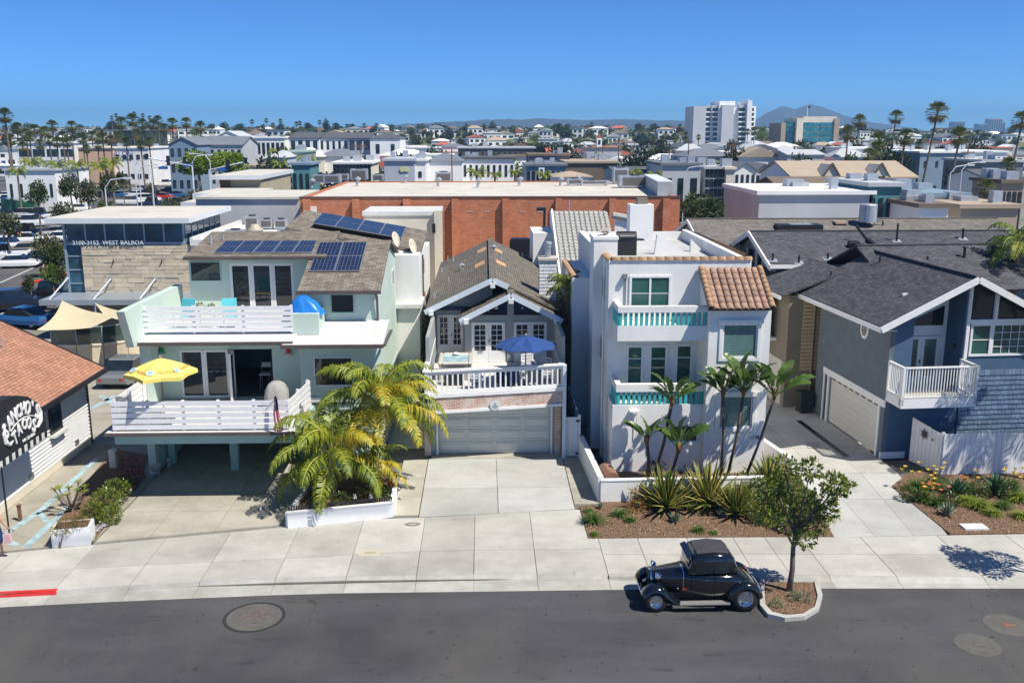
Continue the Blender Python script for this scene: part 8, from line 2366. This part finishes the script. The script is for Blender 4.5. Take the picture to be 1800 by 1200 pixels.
LP_=[(8,204,170,34),(30,226,280,26),(46,236,250,26),(60,228,300,24),(78,232,270,24),(92,222,300,26),(126,222,260,24),(127,236,262,26),(145,244,240,24),(162,240,255,24),(180,243,240,26),(195,246,240,22),(196,207,520,9),(204,203,520,9),(213,217,300,28),(222,250,230,22),(233,212,290,30),(236,200,520,9),(250,219,310,26),(251,203,520,9),(247,254,225,22),(262,250,230,22),(263,207,520,9),(270,220,300,26),(277,212,310,22),(303,218,235,26),(327,216,232,24),(352,223,240,26),(18,246,220,26),(100,250,230,24),(70,254,225,24),(110,240,250,24),(40,258,200,24),(152,262,225,20),(52,240,235,24),(86,246,228,22),(118,252,232,20),(172,254,228,20),(208,240,262,24),(240,236,268,24),(288,226,290,22)]
for i,(px,py,Y,w_)in enumerate(sorted(LP_)):fan_palm(px,py,Y,w_,rn.uniform(-.03,.03),'%s fan palm from the left in the palm groves behind the parking lot'%ordn[i],'palms behind the parking lot')
MP=[(x,y,640,10)for x,y in((443,214),(468,212),(493,213),(521,218),(527,217),(562,215),(570,221),(640,221),(662,221),(690,224),(735,222),(742,221),(1040,219),(1152,222),(1132,224),(480,220),(610,222),(820,222),(1175,226),(1195,222))]+[(1185,240,330,14),(1205,238,320,16),(1228,241,330,12),(1314,232,360,14),(1326,230,350,18),(1205,246,300,14),(1150,246,300,13),(1165,244,310,13),(1560,250,240,16),(1615,255,240,18)]
for i,(px,py,Y,w_)in enumerate(sorted(MP)):
 fan_palm(px,py,Y,w_,rn.uniform(-.02,.02),'%s thin distant palm from the left along the middle skyline'%ordn[i],'thin palms on the skyline')
for i,(px,py,Y,w_)in enumerate(((490,286,150,26),(540,280,190,30),(488,268,250,30),(838,302,130,34),(905,300,135,20),(870,305,128,22),(955,305,130,26),(1112,302,120,30),(1150,305,118,26),(1735,322,110,30),(55,285,170,36),(100,290,168,36),(175,292,165,36),(30,300,160,30),(135,288,172,30),(195,285,175,34))):
 a=F0.hit(px,py,Y);t=thing('feather_palm_far','%s bushy feather palm from the list along the shop streets'%ordn[i]if 0 else '%s low bushy palm %s'%(['lime','pale','round','spiky','slim','squat','twin','leaning','ragged','yellowish','broad','shaggy','wide','drooping','dense','bright'][i],['by the blue awnings','before the white apartments','near the terrace restaurant','over the brick roof edge before the white terrace','beside the white terrace end','at the foot of the lilac wall','near the motel sign','before the angular grey building','next to the grey studio','by the street under the tall palms','above the low white store at the picture edge','above the low white store middle','right of the low white store','at the picture edge by the palms','before the long white store','before the white sign store'][i]),'palm tree',(a[0],Y,-.1),0,'bushy palms along the streets',True)
 s_=w_*Y/FPX/2/1.9
 inst('trunk',FPT,t,(0,0,0),(0,0,0),(1,1,max(.5,a[1])))
 for q in range(14):inst('frond',PF[1+q%4],t,(0,0,max(.5,a[1])-.2),(0,-.25+.04*q,q*2.4),(s_,)*3)
 # poles, signals and wires
def pole(px,pt,Y,label,arms=1,mat=WOODBR,r=.14):
 a=F0.hit(px,pt,Y);t=thing('utility_pole',label,'utility pole',(a[0],Y,-.1),0,'utility poles');MB().tube([(a[0],Y,-.1),(a[0],Y,a[1])],[r,r*.7],7).build('pole',mat,t)
 for i in range(arms):MB().box(a[0]-1.1,a[0]+1.1,Y-.06,Y+.06,a[1]-.6-i*.9,a[1]-.45-i*.9).build('crossarm',mat,t)
for px,pt,Y,lab in((1088,243,205,'dark utility pole standing beside the mission church'),(1211,245,190,'utility pole left of the hotel tower'),(794,262,160,'dark utility pole at the corner of the barrel roof building'),(1060,255,240,'thin utility pole in front of the mission church roofs'),(1288,250,170,'utility pole in front of the hotel tower foot'),(1702,262,150,'utility pole right of the wide dark tree'),(842,266,190,'utility pole behind the white terrace'),(1177,262,210,'utility pole above the grey studio'),(634,252,175,'utility pole before the apartment block')):pole(px,pt,Y,lab)
def lamp(px,pt,Y,label,arm=2.2,d=1):
 a=F0.hit(px,pt,Y);t=thing('street_lamp',label,'street lamp',(a[0],Y,-.1),0,'street lamps');z=a[1]
 MB().tube([(a[0],Y,-.1),(a[0],Y,z-1),(a[0]+d*arm*.3,Y,z-.2),(a[0]+d*arm,Y,z)],.065,6).build('pole',WHF,t);MB().box(a[0]+d*arm-.1,a[0]+d*(arm+.7),Y-.15,Y+.15,z-.1,z+.08).build('lamp_head',WHF,t)
for px,pt,Y,lab,d in((183,313,96,'double headed lamp post in the parking lot',1),(337,272,128,'curved lamp above the traffic signals',1),(368,270,132,'straight post lamp right of the signals',-1),(1390,282,130,'curved street lamp by the dense dark tree',1),(1203,292,120,'white lamp post before the grey studio',1),(235,280,140,'lamp post among the left palms',1),(243,290,138,'second lamp post among the left palms',1),(1672,290,110,'pale pole at the street under the tallest palm',1),(1692,285,112,'second pale pole at the street under the tallest palm',1)):lamp(px,pt,Y,lab,2.0,d)
for px,pt,Y,d,lab in((337,285,126,-6,'traffic signal mast reaching left over the street'),(367,292,124,5,'traffic signal mast crossing the other one'),(265,290,135,5,'traffic signal mast nearest the palms')):
 a=F0.hit(px,pt,Y);t=thing('traffic_signal',lab,'traffic signal',(a[0],Y,-.1));MB().tube([(a[0],Y,-.1),(a[0],Y,a[1]-.5),(a[0]+d,Y,a[1]+.6)],.1,7).build('mast',WHF,t)
 for f in(.5,.95):MB().box(a[0]+d*f-.2,a[0]+d*f+.2,Y-.2,Y+.1,a[1]-.6+f,a[1]+.5+f*.6).build('signal_head',BLACKM,t)
 MB().box(a[0]+d*.2,a[0]+d*.2+1.3,Y-.05,Y+.05,a[1]-.6,a[1]-.2).build('street_name_plate',M('plate_blue',(.03,.13,.4),.5),t)
 # unseen wire, added high overhead so its shadow falls on the left driveway
t=thing('unseen_wire','thin unseen cable added so its shadow crosses the mint driveway','cable',(-14,25,0))
wa,wb_=gp(172,954),gp(505,923)
off=Vector((SUN.x,SUN.y,0))/SUN.z*19
wa,wb_=wa+off+Vector((0,0,19)),wb_+off+Vector((0,0,19))
dw_=wb_-wa
MB().tube([wa-dw_*2.2,wa,wb_,wb_+dw_*.55],.045,5).build('cable',BLACKM,t)
# people
SKIN=M('skin',(.50,.29,.20),.6,.05);
def skin_body(name,mat,verts,edges,parent,root=0):
 me=bpy.data.meshes.new(name);me.from_pydata([v[:3]for v in verts],edges,[]);o=bpy.data.objects.new(name,me);COL.objects.link(o);o.parent=parent;me.materials.append(mat)
 md=o.modifiers.new('skin','SKIN');sv=me.skin_vertices[0].data
 for i,v in enumerate(verts):sv[i].radius=(v[3],v[3]if len(v)<5 else v[4])
 sv[root].use_root=True;md.use_smooth_shade=True;sd=o.modifiers.new('sub','SUBSURF');sd.levels=1;sd.render_levels=1
 return o
p=gp(1,978)
pe=thing('person','person in dark top and blue shorts walking at the left picture edge','person',(p.x-.1,p.y,0),.3,None,True)
V=[(0,0,.95,.15),(0,0,1.15,.135),(0,0,1.38,.15),(0,0,1.5,.06),(0,-.02,1.58,.075),(0,-.03,1.69,.095),(0,-.01,1.77,.06),
(-.1,0,.88,.09),(-.12,-.08,.48,.06),(-.12,.05,.08,.04),(-.12,-.1,.04,.035),(.1,0,.88,.09),(.13,.02,.48,.06),(.14,.1,.08,.04),(.14,-.04,.04,.035),
(-.19,0,1.4,.06),(-.25,.02,1.14,.045),(-.24,-.1,.92,.034),(.19,0,1.4,.06),(.3,-.02,1.15,.045),(.44,-.1,.98,.034),(.5,-.12,.94,.03)]
E_=[(0,1),(1,2),(2,3),(3,4),(4,5),(5,6),(0,7),(7,8),(8,9),(9,10),(0,11),(11,12),(12,13),(13,14),(2,15),(15,16),(16,17),(2,18),(18,19),(19,20),(20,21)]
skin_body('body',SKIN,V,E_,pe)
for hx,hy,hz_ in((-.24,-.1,.92),(.5,-.12,.94)):
 for q in range(5):
  a=-.5+q*.25;MB().tube([(hx,hy,hz_),(hx+.04+.02*q%2,hy+a*.05,hz_-.05),(hx+.05,hy+a*.07,hz_-.09-(.01 if q in(1,2)else 0))],[.012,.01,.007],5).build('finger',SKIN,pe,True,local=True)
NAVC=M('navy_cloth_shorts',(.02,.05,.16),.85);BLKC=M('black_shirt',(.02,.02,.025),.85)
MB().lathe([(.17,.88),(.19,.98),(.17,1.1),(.18,1.3),(.16,1.43),(.07,1.5)],(0,0,0),14,1.05,.8).build('shirt',BLKC,pe,True,local=True)
mb=MB()
for s_ in(-1,1):mb.lathe([(.115,.5),(.13,.7),(.12,.95)],(s_*.1,-.01,0),12,1,1.1)
mb.lathe([(.16,.85),(.175,1.0)],(0,0,0),14,1.1,.85);mb.build('shorts',NAVC,pe,True,local=True)
MB().lathe([(.1,1.66),(.108,1.72),(.09,1.79),(.02,1.82)],(0,.01,0),12).build('hair',M('brown_hair',(.05,.03,.02),.7),pe,True,local=True)
bgo=thing('tote_bag','pink paper bag held by the person at the left edge','bag',(p.x+.32,p.y,0));MB().prism([(p.x+.26,p.y-.2,.55),(p.x+.5,p.y-.2,.55),(p.x+.47,p.y-.2,.86),(p.x+.29,p.y-.2,.86)],(0,.1,0)).build('bag',M('pink_paper',(.66,.40,.42),.7),bgo);MB().tube([(p.x+.3,p.y-.15,.86),(p.x+.38,p.y-.15,.96),(p.x+.46,p.y-.15,.86)],.008,5).build('handle',M('pink_paper',(.66,.40,.42),.7),bgo)
# cyclist
p=gp(78,494,-.07);bk=thing('bicycle','bicycle ridden through the parking lot past the red kerb','bicycle',p,R(12),None,True)
for x in(-.52,.52):
 w_=MB();N=20
 w_.tube([(x+.33*math.cos(6.2832*i/N),0,.34+.33*math.sin(6.2832*i/N))for i in range(N+1)],.025,5,False);w_.build('wheel',BLACKM,bk,local=True)
for a,b in(((-.52,0,.34),(-.1,0,.3)),((-.1,0,.3),(-.2,0,.85)),((-.2,0,.8),(.38,0,.85)),((-.1,0,.3),(.38,0,.8)),((.38,0,.95),(.52,0,.34)),((-.52,0,.34),(-.2,0,.75))):MB().tube([a,b],.02,6).build('frame_tube',PAINT['grey'],bk,local=True)
MB().box(-.3,-.08,-.06,.06,.88,.93).build('saddle',BLACKM,bk,local=True);MB().tube([(.36,-.28,1.02),(.38,0,.98),(.36,.28,1.02)],.016,5).build('handlebar',BLACKM,bk,local=True)
cy=thing('person','person in a dark top riding the bicycle across the lot','person',p,R(12),None,True)
V=[(-.2,0,.98,.14),(-.1,0,1.2,.13),(.04,0,1.42,.14),(.1,0,1.52,.055),(.14,0,1.62,.09),(.15,0,1.72,.08),(-.12,-.1,.92,.085),(.18,-.12,.72,.06),(.0,-.13,.3,.045),(.1,-.13,.24,.035),(-.12,.1,.92,.085),(.16,.12,.88,.06),(.0,.13,.48,.045),(.1,.13,.43,.035),(.06,-.18,1.4,.055),(.2,-.24,1.2,.042),(.36,-.26,1.06,.034),(.06,.18,1.4,.055),(.2,.24,1.2,.042),(.36,.26,1.06,.034)]
E_=[(0,1),(1,2),(2,3),(3,4),(4,5),(0,6),(6,7),(7,8),(8,9),(0,10),(10,11),(11,12),(12,13),(2,14),(14,15),(15,16),(2,17),(17,18),(18,19)]
skin_body('body',SKIN,V,E_,cy)
sh=MB();sh.tube([(-.2,0,.95),(-.1,0,1.2),(.05,0,1.45)],[.19,.17,.16],10);sh.build('shirt',BLKC,cy,True,local=True);MB().lathe([(.1,0),(.105,.06),(.06,.13)],(.14,0,1.66),10).build('hair',M('brown_hair',(.05,.03,.02),.7),cy,True,local=True)
# ================================================================== HAZE
def hazebox():
 m=bpy.data.materials.new('haze_air');m.use_nodes=True;t=m.node_tree;t.nodes.clear();o=t.nodes.new('ShaderNodeOutputMaterial');v=t.nodes.new('ShaderNodeVolumePrincipled')
 v.inputs['Color'].default_value=(.38,.67,1.0,1);v.inputs['Density'].default_value=2.1e-4;v.inputs['Anisotropy'].default_value=.2
 t.links.new(v.outputs[0],o.inputs['Volume']);return m
hz_=MB().box(-4200,4200,-300,5900,-4,155).build('haze',hazebox());hz_['kind']='stuff';hz_['label']='thin blue air haze over the whole town';hz_['category']='haze'
